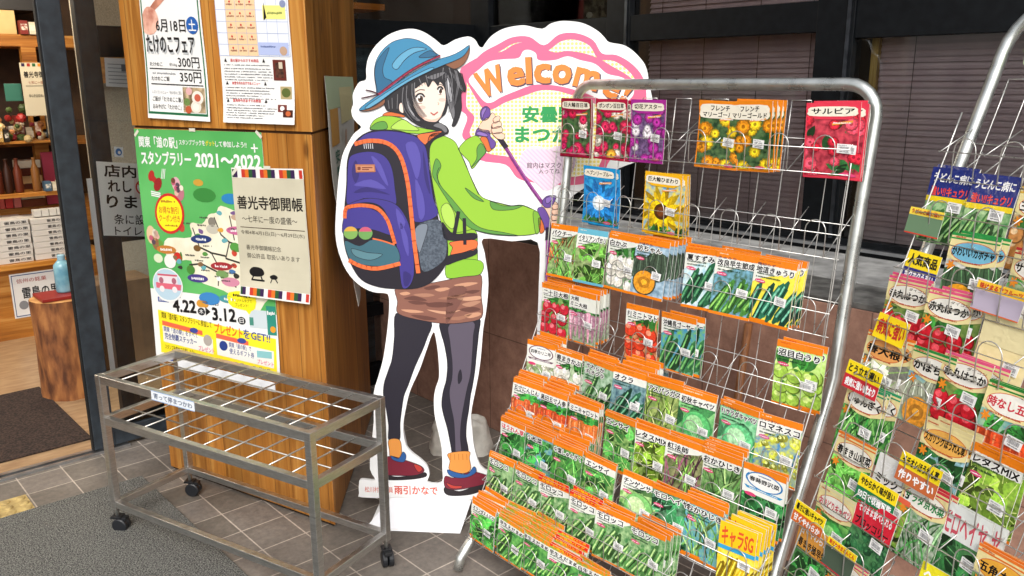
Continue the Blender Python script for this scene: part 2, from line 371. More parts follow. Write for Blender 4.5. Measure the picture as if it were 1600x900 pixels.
# ---------------------------------------------------------------- low brown wall, ledge and window front
WX, GX = 2.27, 2.90
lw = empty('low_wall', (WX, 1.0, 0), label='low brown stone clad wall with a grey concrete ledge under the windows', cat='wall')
def wall_mat():
    m, t, b = new_mat('brown_cladding', 0.65, 0, 0.3); N = t.nodes; L = t.links
    tc = N.new('ShaderNodeTexCoord'); mp = N.new('ShaderNodeMapping'); mp.inputs['Rotation'].default_value = (0, R(90), R(90)); L.new(tc.outputs['Object'], mp.inputs[0])
    sp = N.new('ShaderNodeSeparateXYZ'); L.new(tc.outputs['Object'], sp.inputs[0]); cb = N.new('ShaderNodeCombineXYZ'); L.new(sp.outputs['Y'], cb.inputs['X']); L.new(sp.outputs['Z'], cb.inputs['Y'])
    br = N.new('ShaderNodeTexBrick'); br.offset = 0; br.inputs['Scale'].default_value = 1; br.inputs['Brick Width'].default_value = 0.55; br.inputs['Row Height'].default_value = 0.44; br.inputs['Mortar Size'].default_value = 0.0022
    br.inputs['Color1'].default_value = lin('#ad8674'); br.inputs['Color2'].default_value = lin('#b8907e'); br.inputs['Mortar'].default_value = lin('#7c6054'); L.new(cb.outputs[0], br.inputs['Vector'])
    nz = N.new('ShaderNodeTexNoise'); nz.inputs['Scale'].default_value = 14; nz.inputs['Detail'].default_value = 9; nz.inputs['Roughness'].default_value = 0.72; L.new(tc.outputs['Object'], nz.inputs['Vector'])
    cr = N.new('ShaderNodeValToRGB'); cr.color_ramp.elements[0].position = 0.3; cr.color_ramp.elements[1].position = 0.72; cr.color_ramp.elements[0].color = (0.55, 0.5, 0.5, 1); cr.color_ramp.elements[1].color = (1.12, 1.12, 1.1, 1); L.new(nz.outputs['Fac'], cr.inputs['Fac'])
    mx = N.new('ShaderNodeMixRGB'); mx.blend_type = 'MULTIPLY'; mx.inputs[0].default_value = 1; L.new(br.outputs['Color'], mx.inputs[1]); L.new(cr.outputs[0], mx.inputs[2]); L.new(mx.outputs[0], b.inputs['Base Color'])
    bp = N.new('ShaderNodeBump'); bp.inputs['Strength'].default_value = 0.3; bp.inputs['Distance'].default_value = 0.004; L.new(nz.outputs['Fac'], bp.inputs['Height']); L.new(bp.outputs[0], b.inputs['Normal'])
    return m
b = MB(); b.box(0, 0.63, -4.5, 2.56, 0, 0.866, wall_mat()); b.build('cladding', lw)
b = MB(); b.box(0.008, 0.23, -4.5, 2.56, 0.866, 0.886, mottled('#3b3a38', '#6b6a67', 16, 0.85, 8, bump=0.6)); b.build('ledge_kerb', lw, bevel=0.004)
b = MB(); b.box(0.232, 0.63, -4.5, 2.56, 0.866, 0.889, mottled('#6f6f6e', '#9b9b99', 12, 0.8, 8, bump=0.3)); b.build('ledge', lw, bevel=0.003)

black = mottled('#07090c', '#0e1114', 30, 0.42, spec=0.2); GL = glass_mat()
sw = empty('shop_window', (GX, 1.5, 0.885), label='long black framed shop window above the low brown wall', cat='window')
def wb(mb, y0, y1, z0, z1, x0=0.0, x1=0.06, m=black): mb.box(x0, x1, y0-1.5, y1-1.5, z0-0.885, z1-0.885, m)
f = MB()
wb(f, -4.5, 3.50, 0.889, 0.905); wb(f, -4.5, 3.36, 0.917, 0.94, 0.005)
wb(f, 1.58, 3.36, 1.666, 1.772)
for y0, y1 in ((2.44, 2.57), (1.44, 1.58), (-1.2, -1.08)): wb(f, y0, y1, 0.94, 2.5, -0.004, 0.064)
wb(f, 3.36, 3.50, 0.905, 2.5, -0.008, 0.10)
wb(f, -4.5, 1.44, 1.64, 2.5, 0.004); wb(f, 1.58, 3.36, 2.4, 2.5)
f.build('frame', sw, bevel=0.002)
f = MB(); wb(f, -4.5, 3.36, 0.905, 0.917, -0.012, 0.03, al)
for y in (2.452, 1.452): wb(f, y, y+0.014, 0.94, 2.4, -0.009, -0.004, metal_mat('dull_steel', '#5a6068', 0.35))
f.build('sill_track', sw)
for y0, y1, z0, z1 in ((2.57, 3.36, 0.94, 1.666), (1.58, 2.44, 0.94, 1.666), (-1.08, 1.44, 0.94, 1.64), (-4.5, -1.2, 0.94, 1.64), (2.57, 3.36, 1.772, 2.4), (1.58, 2.44, 1.772, 2.4)):
    f = MB(); wb(f, y0, y1, z0, z1, 0.028, 0.033, GL); f.build('pane', sw)
# blinds
def blind(y0, y1, z0, z1, label):
    o = empty('window_blind', (3.03, (y0+y1)/2, z1), label=label, cat='blind', group='brown slatted blinds behind the shop window')
    b = MB(); sm = mottled('#b3989a', '#c2a8a8', 8, 0.38, spec=0.5); n = int((z1-z0)/0.0205); hw = (y1-y0)/2
    rr = random.Random(int(y0*100))
    for i in range(n):
        z = -0.02-i*0.0205; a = R(62+rr.uniform(-4, 4)); c, s_ = math.cos(a)*0.012, math.sin(a)*0.012; sg = rr.uniform(-0.0012, 0.0012)
        for k in range(2):
            pass
        b.raw([(-c, -hw, z-s_), (-c, hw, z-s_+sg), (0.0022, hw, z+sg), (0.0022, -hw, z), (c, hw, z+s_+sg), (c, -hw, z+s_)], [(0, 1, 2, 3), (3, 2, 4, 5)], sm)
    b.build('slats', o)
    b = MB()
    for q in [-0.82, -0.3, 0.3, 0.82] if hw < 0.8 else [-0.9, -0.55, -0.2, 0.15, 0.5, 0.9]:
        b.tube([(-0.014, q*hw, 0), (-0.014, q*hw, z0-z1)], 0.0012, flat('#2f2526', 0.8), 4)
    b.build('ladder_cord', o)
    b = MB(); b.box(-0.015, 0.015, -hw, hw, -0.02, 0.012, sm); b.build('head_rail', o)
blind(1.585, 2.435, 0.92, 1.70, 'brown venetian blind behind the pane between the bubble sign and the second mullion')
blind(-1.1, 1.40, 0.92, 1.69, 'wide brown venetian blind behind the big right window pane')
blind(2.575, 3.34, 0.92, 1.70, 'brown venetian blind mostly hidden behind the hiker cutout sign')
blind(1.585, 2.435, 1.775, 2.39, 'brown venetian blind in the upper transom pane')
blind(-4.4, -1.25, 0.92, 1.69, 'brown venetian blind in the far right window bay')
b = MB(); b.box(3.0, 3.02, 1.395, 1.42, 0.93, 1.66, wood_mat('bamboo', '#8a6a2c', '#b5924a', '#d0b06a', 2, 2)); tag(b.build('bamboo_strip', origin=(3.01, 1.41, 0.93)), 'yellow bamboo strip standing between mullion and blind', 'bamboo')
ts = Sheet(quad_sheet(Vector((3.1, 3.34, 1.78)), Vector((3.1, 2.58, 1.78)), Vector((3.1, 2.58, 2.4)), Vector((3.1, 3.34, 2.4)), Vector((-1, 0, 0))))  # screen painted with the leafy reflection of the upper corner pane
ts.box(3.1, 3.12, 2.58, 3.34, 1.775, 2.4, mottled('#3a3022', '#8a7f68', 26, 0.8, 6, 0.4, 0.72))
_r = random.Random(5)
for i in range(60): ts.poly(ell(_r.random(), _r.random(), 0.02+0.02*_r.random(), 0.02+0.02*_r.random(), 7), flat(_r.choice(['#b5ad98', '#8d8670', '#c9c2b0', '#4b402c']), 0.7), 2)
ts.quad(0.42, 0.02, 0.58, 0.2, flat('#a04a44', 0.6), 3)
tag(ts.build('reflection_screen', origin=(3.1, 2.96, 1.775)), 'brown screen painted with a pale leafy reflection behind the upper corner pane', 'screen')
# wall above and the left return window
cw = empty('corner_window', (2.0, 3.47, 0), label='dark glazed side window between wooden pillar and corner post', cat='window')
f = MB()
def cb_(mb, x0, x1, z0, z1, m=black, y0=0.0, y1=0.06): mb.box(x0-2.0, x1-2.0, y0, y1, z0, z1, m)
cb_(f, 1.30, 2.90, 1.672, 1.783); cb_(f, 1.30, 2.90, 0, 0.10); cb_(f, 1.30, 2.90, 0.36, 0.42); cb_(f, 1.30, 2.90, 2.4, 2.5); cb_(f, 1.30, 1.36, 0.1, 2.4); f.build('frame', cw)
for z0, z1 in ((0.42, 1.672), (1.783, 2.4), (0.10, 0.36)):
    f = MB(); cb_(f, 1.36, 2.898, z0, z1, GL, 0.028, 0.033); f.build('pane', cw)
b = MB(); b.box(1.38, 2.88, 3.56, 3.58, 0.02, 1.66, mottled('#20282c', '#39464c', 5, 0.4, stretch=(1, 1, 9)))  # dark streaked board behind the lower panes
tag(b.build('lower_panel', origin=(2.1, 3.57, 0)), 'dark blue grey panel behind the side window beside the hiker legs', 'shutter')

# roof slab, ceiling and shop walls
b = MB(); b.box(2.9, 6.0, -4.5, 3.5, 2.5, 2.7, flat('#30302f', 0.8)); b.box(-2.5, 6.0, 3.47, 8.0, 2.75, 2.9, flat('#c9c2b4', 0.8)); struct('ceiling', b)
b = MB(); wm = mottled('#8f8472', '#a89c88', 6, 0.8)
b.box(-2.5, 6.0, 7.6, 7.7, 0, 2.75, wm); b.box(-2.5, -2.4, 3.6, 7.6, 0, 2.75, wm)
b.box(4.2, 4.3, -4.5, 7.6, 0, 2.75, flat('#3a302c', 0.8)); struct('shop_walls', b)
b = MB(); b.box(-2.5, 2.9, 3.50, 3.62, 2.5, 3.6, flat('#23262a', 0.6)); b.box(2.90, 3.0, -4.5, 3.5, 2.5, 3.6, flat('#23262a', 0.6)); struct('upper_walls', b)

# ---------------------------------------------------------------- doors
navy = mottled('#20262c', '#2d353c', 22, 0.38, spec=0.5)
d1 = empty('sliding_door', (0.885, 3.56, 0), label='open glass sliding door with a dark navy stile nearest the doorway', cat='door')
f = MB(); f.box(0, 0.082, 0, 0.035, 0.015, 2.5, navy); f.box(0.082, 0.7, 0.004, 0.03, 0.015, 0.09, navy); f.box(0.082, 0.7, 0.004, 0.03, 2.3, 2.5, navy); f.build('stile', d1, bevel=0.003)
f = MB(); f.box(-0.006, 0.0, 0.004, 0.03, 0.015, 2.5, flat('#0a0a0b', 0.8)); f.build('rubber_seal', d1)
f = MB(); f.box(0.082, 0.7, 0.014, 0.018, 0.09, 2.3, GL); f.build('pane', d1)
d2 = empty('door_sidelight', (1.03, 3.62, 0), label='fixed dark navy framed side panel between sliding door and pillar', cat='door panel')
f = MB(); f.box(0, 0.074, 0, 0.05, 0.0, 2.5, navy); f.build('stile', d2, bevel=0.003)
f = MB(); f.box(0.074, 0.9, 0.005, 0.04, 0.0, 0.17, navy); f.box(0.074, 0.9, 0.004, 0.045, 0.86, 0.885, flat('#3c3a36')); f.box(0.074, 0.9, 0.004, 0.04, 1.60, 1.72, flat('#121316', 0.5)); f.build('rail', d2, bevel=0.002)
f = MB(); f.box(-0.03, -0.012, 0.0, 0.01, 0.3, 1.13, flat('#dfe0e2', 0.5)); f.build('draught_strip', d2)
f = MB(); f.box(0.074, 0.9, 0.02, 0.024, 0.17, 0.86, GL); f.build('pane', d2)
f = MB(); f.box(0.074, 0.9, 0.02, 0.024, 0.885, 1.60, GL); f.build('pane', d2)
# notice on the side panel
Y = 3.615
def wall_sheet(name, TLp, TRp, BRp, BLp, place, normal, thick=0.0012):
    TL, TR, BR, BL = [place(*p) for p in (TLp, TRp, BRp, BLp)]
    S = Sheet(quad_sheet(BL, BR, TR, TL, normal), 0.00035)
    S.origin = (BL+BR+TR+TL)/4; S.nm = name
    return S
def sheet_body(S, m, nu=1, nv=1):
    """closed thin body: front at d=0, back at d=-0.0008"""
    for i in range(nu):
        for j in range(nv):
            u0, u1, v0, v1 = i/nu, (i+1)/nu, j/nv, (j+1)/nv
            S.face([S.to3(u0, v0, 0), S.to3(u1, v0, 0), S.to3(u1, v1, 0), S.to3(u0, v1, 0)], m)
            S.face([S.to3(u0, v1, -0.0008), S.to3(u1, v1, -0.0008), S.to3(u1, v0, -0.0008), S.to3(u0, v0, -0.0008)], m)
    for k in range(nu):
        a, b_ = k/nu, (k+1)/nu
        S.face([S.to3(a, 0, -0.0008), S.to3(b_, 0, -0.0008), S.to3(b_, 0, 0), S.to3(a, 0, 0)], m); S.face([S.to3(a, 1, 0), S.to3(b_, 1, 0), S.to3(b_, 1, -0.0008), S.to3(a, 1, -0.0008)], m)
    for k in range(nv):
        a, b_ = k/nv, (k+1)/nv
        S.face([S.to3(0, a, 0), S.to3(0, b_, 0), S.to3(0, b_, -0.0008), S.to3(0, a, -0.0008)], m); S.face([S.to3(1, a, -0.0008), S.to3(1, b_, -0.0008), S.to3(1, b_, 0), S.to3(1, a, 0)], m)
white = ink('#f4f4f2'); K = ink('#17171a'); RED = ink('#d8262c'); GRN = ink('#1f8a4c'); GREY = ink('#8d8f94'); YEL = ink('#ffe11e')
S = wall_sheet('n', (150, 252), (252, 258), (250, 370), (162, 368), lambda x, y: gy(x, y, Y), Vector((0, -1, 0)))
sheet_body(S, white)
S.text('店内に', 0.10, 0.80, 0.86, 0.97, K, bold=0.03); S.text('れし', 0.14, 0.60, 0.52, 0.76, K, bold=0.03); S.text('ります', 0.10, 0.38, 0.92, 0.56, K, bold=0.03)
S.text('条に設置', 0.20, 0.16, 0.9, 0.30, K, bold=0.01); S.text('トイレを', 0.20, 0.01, 0.85, 0.13, K, bold=0.01)
S.quad(0.56, 0.52, 0.82, 0.80, ink('#e9d9d6'), 1); S.poly(ell(0.69, 0.68, 0.11, 0.10, 20), ink('#c8433f'), 2); S.poly(ell(0.69, 0.68, 0.085, 0.078, 20), white, 3)
S.poly([(0.655, 0.63), (0.72, 0.63), (0.735, 0.69), (0.72, 0.72), (0.655, 0.72)], ink('#555555'), 4); S.poly(stroke([(0.61, 0.74), (0.77, 0.62)], 0.02), ink('#c8433f'), 5)
tag(S.build('door_notice', origin=S.origin), 'white notice with bold black writing on the glass beside the pillar', 'notice')
S = wall_sheet('n', (163, 90), (205, 92), (208, 137), (166, 135), lambda x, y: gy(x, y, Y), Vector((0, -1, 0)))
sheet_body(S, ink('#d9dade'))
for i in range(6): S.quad(0.1, 0.12+i*0.13, 0.9, 0.15+i*0.13, GREY, 1)
S.quad(0.6, 0.55, 0.9, 0.8, ink('#6a6f78'), 2)
tag(S.build('price_notice', origin=S.origin), 'small grey printed sheet high on the glass left of the pillar', 'notice')
S = wall_sheet('n', (178, 229), (192, 230), (193, 246), (179, 245), lambda x, y: gy(x, y, Y), Vector((0, -1, 0)))
sheet_body(S, ink('#e8edf2')); S.poly(ell(0.5, 0.5, 0.36, 0.36, 16), ink('#2a6fb8'), 1); S.poly(ell(0.55, 0.45, 0.16, 0.16, 12), white, 2)
tag(S.build('round_sticker', origin=S.origin), 'small square sticker with a blue disc on the glass', 'sticker')

# ---------------------------------------------------------------- things inside the shop
ww = wood_mat('shop_wood', '#8a5320', '#b3742f', '#cf9a55', 0, 1.0)
def bx(name, x0, x1, y0, y1, z0, z1, m, label, cat, group=None, bev=0.002):
    b = MB(); b.box(x0, x1, y0, y1, z0, z1, m); return tag(b.build(name, origin=((x0+x1)/2, (y0+y1)/2, z0), bevel=bev), label, cat, group)
ct = empty('display_counter', (1.1, 5.8, 0), label='wooden display counter stacked with white sweet boxes inside the shop', cat='counter')
b = MB(); b.box(-0.7, 0.5, -0.2, 0.35, 0.004, 0.43, ww); b.build('cabinet', ct)
b = MB(); b.box(-0.72, 0.52, -0.24, 0.36, 0.432, 0.462, wood_mat('shop_wood2', '#b06a24', '#cf8f3c', '#e0ac62', 0)); b.build('counter_top', ct)
S = Sheet(quad_sheet(Vector((1.05, 5.594, 0.13)), Vector((1.33, 5.594, 0.13)), Vector((1.33, 5.594, 0.40)), Vector((1.05, 5.594, 0.40)), Vector((0, -1, 0))), 0.0008)
sheet_body(S, white)
for q in ((0.03, 0.03, 0.97, 0.05), (0.03, 0.95, 0.97, 0.97), (0.03, 0.05, 0.045, 0.95), (0.955, 0.05, 0.97, 0.95)): S.quad(*q, ink('#39578c'), 1)
S.text('雷鳥の里', 0.2, 0.42, 0.92, 0.68, K, 2, 0.02); S.text('信州の銘菓', 0.12, 0.78, 0.7, 0.88, ink('#c0504a'), 2)
S.poly(ell(0.2, 0.28, 0.09, 0.1), GREY, 2); S.poly(ell(0.75, 0.22, 0.12, 0.1), ink('#c9ccd6'), 2)
tag(S.build('counter_sign', origin=(1.19, 5.594, 0.13)), 'white framed sign with black brush lettering on the counter front', 'sign')
wbx = ink('#e9e6e0'); bid = 0
def sweet_box(x0, x1, z0, h, lab, grp):
    b = MB(); b.box(x0, x1, 5.60, 5.84, z0, z0+h-0.002, wbx)
    o = b.build('sweet_box', origin=((x0+x1)/2, 5.7, z0), bevel=0.002); tag(o, lab, 'box', grp)
    S = Sheet(lambda u, v, d: Vector((x0+(x1-x0)*u-(x0+x1)/2, -0.1006-d, h*v)), 0.0005)
    S.text('雷鳥の里', 0.45, 0.25, 0.95, 0.7, K, 1, 0.02); S.build('printed_name', o)
for i in range(7): sweet_box(1.205+0.002*(i % 2), 1.40, 0.464+i*0.036, 0.036, ('topmost white sweet box of the right stack on the counter' if i == 6 else 'bottom white sweet box of the right stack on the counter' if i == 0 else 'white sweet box in the middle of the right counter stack'), 'white sweet boxes stacked on the counter')
for i in range(7): sweet_box(0.96, 1.195+0.002*(i % 3), 0.464+i*0.037, 0.037, ('topmost white sweet box of the left stack on the counter' if i == 6 else 'bottom white sweet box of the left stack on the counter' if i == 0 else 'white sweet box in the middle of the left counter stack'), 'white sweet boxes stacked on the counter')
for i in range(4): bx('small_carton', 1.235+i*0.042, 1.273+i*0.042, 5.62, 5.68, 0.722, 0.762, ink('#eceae4'), 'small white carton lined up on top of the right sweet box stack', 'carton', 'small white cartons on the box stack', 0.001)
sh = empty('display_shelf', (1.2, 6.2, 0), label='wooden wall shelf rising behind the counter inside the shop', cat='shelf')
b = MB(); b.box(-0.7, 0.6, -0.3, 0.2, 0.50, 0.75, ww); b.box(-0.7, 0.6, -0.25, 0.2, 1.12, 1.15, ww); b.box(-0.7, 0.6, -0.25, 0.2, 1.72, 1.79, ww); b.box(0.16, 0.24, -0.26, -0.2, 0.75, 1.72, ww); b.build('boards', sh)
b = MB(); b.box(-0.7, 0.6, 0.2, 0.22, 0, 2.4, mottled('#2a1c14', '#4a3322', 5, 0.7)); b.build('back_panel', sh)
for i, (x, c) in enumerate([(1.06, '#c9302e'), (1.105, '#e0605a'), (1.15, '#d23b3a'), (1.195, '#e8807a')]):
    bx('gift_carton', x, x+0.04, 5.90, 5.98, 0.752, 0.83, ink(c), ['dark red', 'salmon', 'bright red', 'pale pink'][i]+' gift carton in the row behind the sweet boxes', 'carton', 'red gift cartons on the shelf')
t = empty('gift_box_tower', (1.30, 5.95, 0.752), label='tower of brown and cream gift boxes behind the counter', cat='gift boxes')
for i in range(6):
    b = MB(); b.box(-0.06, 0.07, -0.05, 0.06, i*0.048, i*0.048+0.045, ink(['#7b3a20', '#e8d9b8', '#5a2a1a', '#d9b98a', '#6a3020', '#efe3cb'][i])); b.build('box', t)
bx('pink_box', 1.385, 1.47, 5.92, 6.0, 0.752, 1.08, ink('#d8526e'), 'tall pink box beside the gift box tower', 'box')
bx('tea_tin', 1.475, 1.53, 5.90, 5.97, 0.752, 0.86, ink('#2c2a30'), 'black tea tin next to the tall pink box', 'tin')
bx('tea_carton', 1.475, 1.53, 5.90, 5.97, 0.862, 0.95, ink('#9bb88a'), 'pale green carton standing on the black tin', 'carton')
bx('beige_crate', 1.0, 1.36, 5.98, 6.3, 1.792, 1.93, mottled('#bfa066', '#d8bc84', 5, 0.7), 'beige cardboard crate on top of the wall shelf', 'crate')
bx('dark_crate', 0.9, 1.5, 6.0, 6.3, 1.935, 2.15, ink('#2b2a2c'), 'dark grey crate above the beige one on the shelf', 'crate')
S = Sheet(quad_sheet(Vector((1.262, 5.6, 1.317)), Vector((1.45, 5.6, 1.317)), Vector((1.45, 5.6, 1.617)), Vector((1.262, 5.6, 1.617)), Vector((0, -1, 0))), 0.0008)
sheet_body(S, ink('#dcd2b8')); S.text('善光寺御開帳', 0.08, 0.72, 0.92, 0.84, K, 2, 0.02); S.quad(0.1, 0.56, 0.9, 0.57, K, 1); S.text('七年に一度の盛儀', 0.18, 0.60, 0.85, 0.66, ink('#a04030'), 2)
for i in range(6): S.quad(0.05+i*0.15, 0.93, 0.14+i*0.15, 0.99, ink(['#3a2a50', '#b03a30', '#2e6a40', '#d98a2a', '#3a2a50', '#b03a30'][i]), 1)
S.text('御公許品取扱いあります', 0.15, 0.35, 0.85, 0.41, K, 2)
tag(S.build('temple_poster', origin=(1.35, 5.6, 1.317)), 'beige temple poster hanging inside the shop above the counter', 'poster')
_r = random.Random(9)
fl = MB()
for i in range(46):
    p = Vector((_r.uniform(1.02, 1.45), _r.uniform(5.72, 5.95), _r.uniform(1.155, 1.38))); c = _r.choice(['#b8322e', '#d9c08a', '#7a5a2a', '#c98a5a', '#556b3a', '#e8dcc0', '#8a2f3a'])
    M = Matrix.Translation(p) @ Euler((_r.uniform(0, 3), _r.uniform(0, 3), _r.uniform(0, 3))).to_matrix().to_4x4(); s_ = _r.uniform(0.012, 0.03)
    fl.lathe([(s_*0.5, -s_), (s_, -s_*0.3), (s_, s_*0.4), (s_*0.4, s_)], ink(c), 7, M)
fl.box(1.0, 1.48, 5.72, 5.98, 1.152, 1.165, ww)
tag(fl.build('dried_flowers', origin=(1.2, 5.8, 1.152)), 'heap of dried flowers and red trinkets on the upper shop shelf', 'dried flowers')
bx('green_card', 1.19, 1.28, 5.70, 5.705, 1.40, 1.50, ink('#3f7a6a'), 'small green card standing among the dried flowers', 'card')
for i, (x, c) in enumerate([(1.10, '#5a2414'), (1.15, '#3a1c10'), (1.205, '#6b2f1a'), (1.30, '#8a5a2a')]):
    b = MB(); b.lathe([(0.022, 0), (0.024, 0.01), (0.024, 0.13), (0.01, 0.17), (0.01, 0.20), (0.013, 0.205)], ink(c), 14)
    o = b.build('jam_jar', smooth=True); o.location = (x, 5.75, 0.86); tag(o, ['reddish brown', 'blackish', 'rust brown', 'golden'][i]+' bottle on the ledge behind the gift boxes', 'bottle', 'brown bottles on the ledge')
bx('bottle_ledge', 1.0, 1.45, 5.70, 5.90, 0.835, 0.86, ww, 'narrow wooden ledge carrying the brown bottles', 'ledge')
# small wares filling the shelves
_r = random.Random(31); wares = []
for row, (z_, y_, x0_, x1_) in enumerate([(1.167, 5.735, 1.02, 1.19), (0.862, 5.72, 1.33, 1.46), (0.752, 5.88, 1.0, 1.06), (1.152, 5.97, 1.0, 1.6), (1.792, 5.96, 1.37, 1.6)]):
    x = x0_
    while x < x1_-0.02:
        w_ = _r.uniform(0.022, 0.05); h_ = _r.uniform(0.05, 0.16 if row in (3, 4) else 0.09)
        c, cn = _r.choice([('#c8a05a', 'tan'), ('#8a2f2a', 'maroon'), ('#e6dcc4', 'cream'), ('#4a6a3a', 'green'), ('#b8562e', 'rust'), ('#f2ece0', 'white'), ('#efe3c8', 'ivory'), ('#2c2622', 'dark brown'), ('#d8b8a0', 'pinkish'), ('#50708a', 'slate blue')])
        b = MB(); b.box(-w_/2, w_/2, -0.03, 0.03, 0, h_, ink(c)); b.box(-w_/2+0.003, w_/2-0.003, -0.0308, -0.0303, h_*0.3, h_*0.75, mottled('#f0e8d8', c, 80, 0.5))
        o = b.build('goods_packet', bevel=0.002); o.location = (x+w_/2, y_, z_)
        tag(o, '%s packet among the goods on the %s inside the shop' % (cn, ['flower shelf', 'bottle ledge', 'box shelf', 'shelf behind the flowers', 'highest shelf'][row]), 'packet', 'small goods on the shop shelves')
        x += w_+0.006
# stump, tray and blue bottle
st = empty('log_stump', (1.03, 4.40, 0.004), label='rough brown log stump used as a stand inside the door', cat='stump')
b = MB(); _r = random.Random(3); n = 28; rad = [0.135*(1+_r.uniform(-0.03, 0.03)) for _ in range(n)]
V = [(rad[j]*(1.0+0.03*math.sin(i*1.3+j))*math.cos(2*math.pi*j/n), rad[j]*(1.0+0.03*math.sin(i*1.3+j))*math.sin(2*math.pi*j/n), z) for i, z in enumerate((0, 0.02, 0.12, 0.25, 0.38, 0.49)) for j in range(n)]
b.raw(V, [(i*n+j, i*n+(j+1) % n, (i+1)*n+(j+1) % n, (i+1)*n+j) for i in range(5) for j in range(n)], mottled('#4a2814', '#a06a3a', 16, 0.8, 9, 0.32, 0.68, bump=1.0, stretch=(1.6, 1.6, 0.5), c3='#7d4c28')); b.build('trunk', st, smooth=True)
b = MB(); b.face([(rad[j]*math.cos(2*math.pi*j/n), rad[j]*math.sin(2*math.pi*j/n), 0.4905) for j in range(n)], mottled('#9a6a3a', '#c09058', 12, 0.7)); b.build('cut_face', st)
bx('red_tray', 0.93, 1.13, 4.31, 4.49, 0.497, 0.512, ink('#8a2420'), 'dark red lacquer tray lying on the log stump', 'tray')
jb = empty('sanitiser_bottle', (1.06, 4.42, 0.513), label='blue translucent plastic bottle standing on the red tray', cat='bottle')
b = MB(); b.lathe([(0.045, 0), (0.05, 0.01), (0.05, 0.13), (0.046, 0.15), (0.02, 0.175)], mottled('#5a8a9c', '#86b0ba', 12, 0.2), 18); b.build('bottle_body', jb, smooth=True)
b = MB(); b.lathe([(0.022, 0.175), (0.022, 0.2), (0.018, 0.203)], ink('#8fb4c4'), 14); b.build('cap', jb); jb.scale = (0.82, 0.82, 0.9)
# partition and wares to the right of the doors
bx('partition', 1.36, 2.6, 4.80, 4.86, 0.004, 2.2, mottled('#8d8272', '#b3a998', 240, 0.9, 3), 'beige partition wall inside the shop behind the side panel', 'partition')
bx('header_beam', 1.36, 2.6, 4.74, 4.798, 1.50, 1.66, ww, 'wooden beam across the beige partition inside the shop', 'beam')
bx('counter_box', 1.2, 1.5, 4.5, 4.75, 0.004, 0.5, mottled('#5a4634', '#7a6048', 6, 0.7), 'brown cabinet low behind the glass side panel', 'cabinet')
# upper shelf with a picture and a hanging lamp, seen through the transom above the cutout
us = empty('upper_shelf', (2.75, 5.2, 0), label='wooden shelf with framed pictures seen through the transom glass', cat='shelf')
b = MB(); b.box(-0.9, 0.7, -0.1, 0.25, 1.98, 2.02, ww); b.box(-0.9, 0.7, -0.1, 0.25, 2.24, 2.27, ww); b.box(-0.9, 0.7, 0.25, 0.27, 1.7, 2.6, mottled('#33281c', '#6a563a', 5, 0.7)); b.build('boards', us)
for i, (x, wd, c1, c2) in enumerate([(-0.45, 0.22, '#8a7050', '#c4b08a'), (-0.12, 0.26, '#4a5a48', '#93a08a'), (0.2, 0.25, '#6a6a58', '#a3a893')]):
    b = MB(); b.box(x, x+wd, -0.06, -0.04, 2.022, 2.17, mottled(c1, c2, 14, 0.6)); b.build('picture', us)
lp = empty('hanging_lamp', (2.62, 4.55, 1.90), label='golden hanging lamp glowing inside behind the corner post', cat='lamp')
b = MB()
for k in range(14):
    a = k*2*math.pi/14; b.tube([(0.055*math.cos(a), 0.055*math.sin(a), 0), (0.06*math.cos(a), 0.06*math.sin(a), 0.22)], 0.006, flat('#c9962e', 0.25, 0.9), 5)
b.tube([(0, 0, 0.22), (0, 0, 0.8)], 0.006, flat('#222222'), 5); b.build('fringe', lp)
em = bpy.data.materials.new('lamp_glow'); em.use_nodes = True; _b = em.node_tree.nodes['Principled BSDF']; _b.inputs['Emission Color'].default_value = (1, 0.7, 0.32, 1); _b.inputs['Emission Strength'].default_value = 6
b = MB(); b.lathe([(0.01, 0.03), (0.035, 0.06), (0.04, 0.12), (0.02, 0.17)], em, 12); b.build('bulb', lp)
for loc, e in (((1.2, 4.9, 2.45), 38), ((0.2, 5.2, 2.45), 38), ((2.6, 4.2, 2.5), 10)):  # unseen fill lamps added to brighten the shop interior
    cl = empty('fill_lamp', loc, label={1.2: 'unseen fill lamp added above the shop counter aisle', 0.2: 'unseen fill lamp added further left inside the shop', 2.6: 'unseen fill lamp added near the transom shelf'}[loc[0]], cat='lamp', group='added fill lamps in the shop')
    b = MB(); b.lathe([(0.10, 0.3), (0.12, 0.05), (0.12, 0.0)], flat('#e8e4da'), 18); b.build('shade', cl)
    pl = bpy.data.lights.new('fill_light', 'POINT'); pl.energy = e; pl.color = (1, 0.87, 0.7); pl.shadow_soft_size = 0.12
    po = bpy.data.objects.new('fill_light', pl); COL.objects.link(po); po.location = (0, 0, -0.15); po.parent = cl

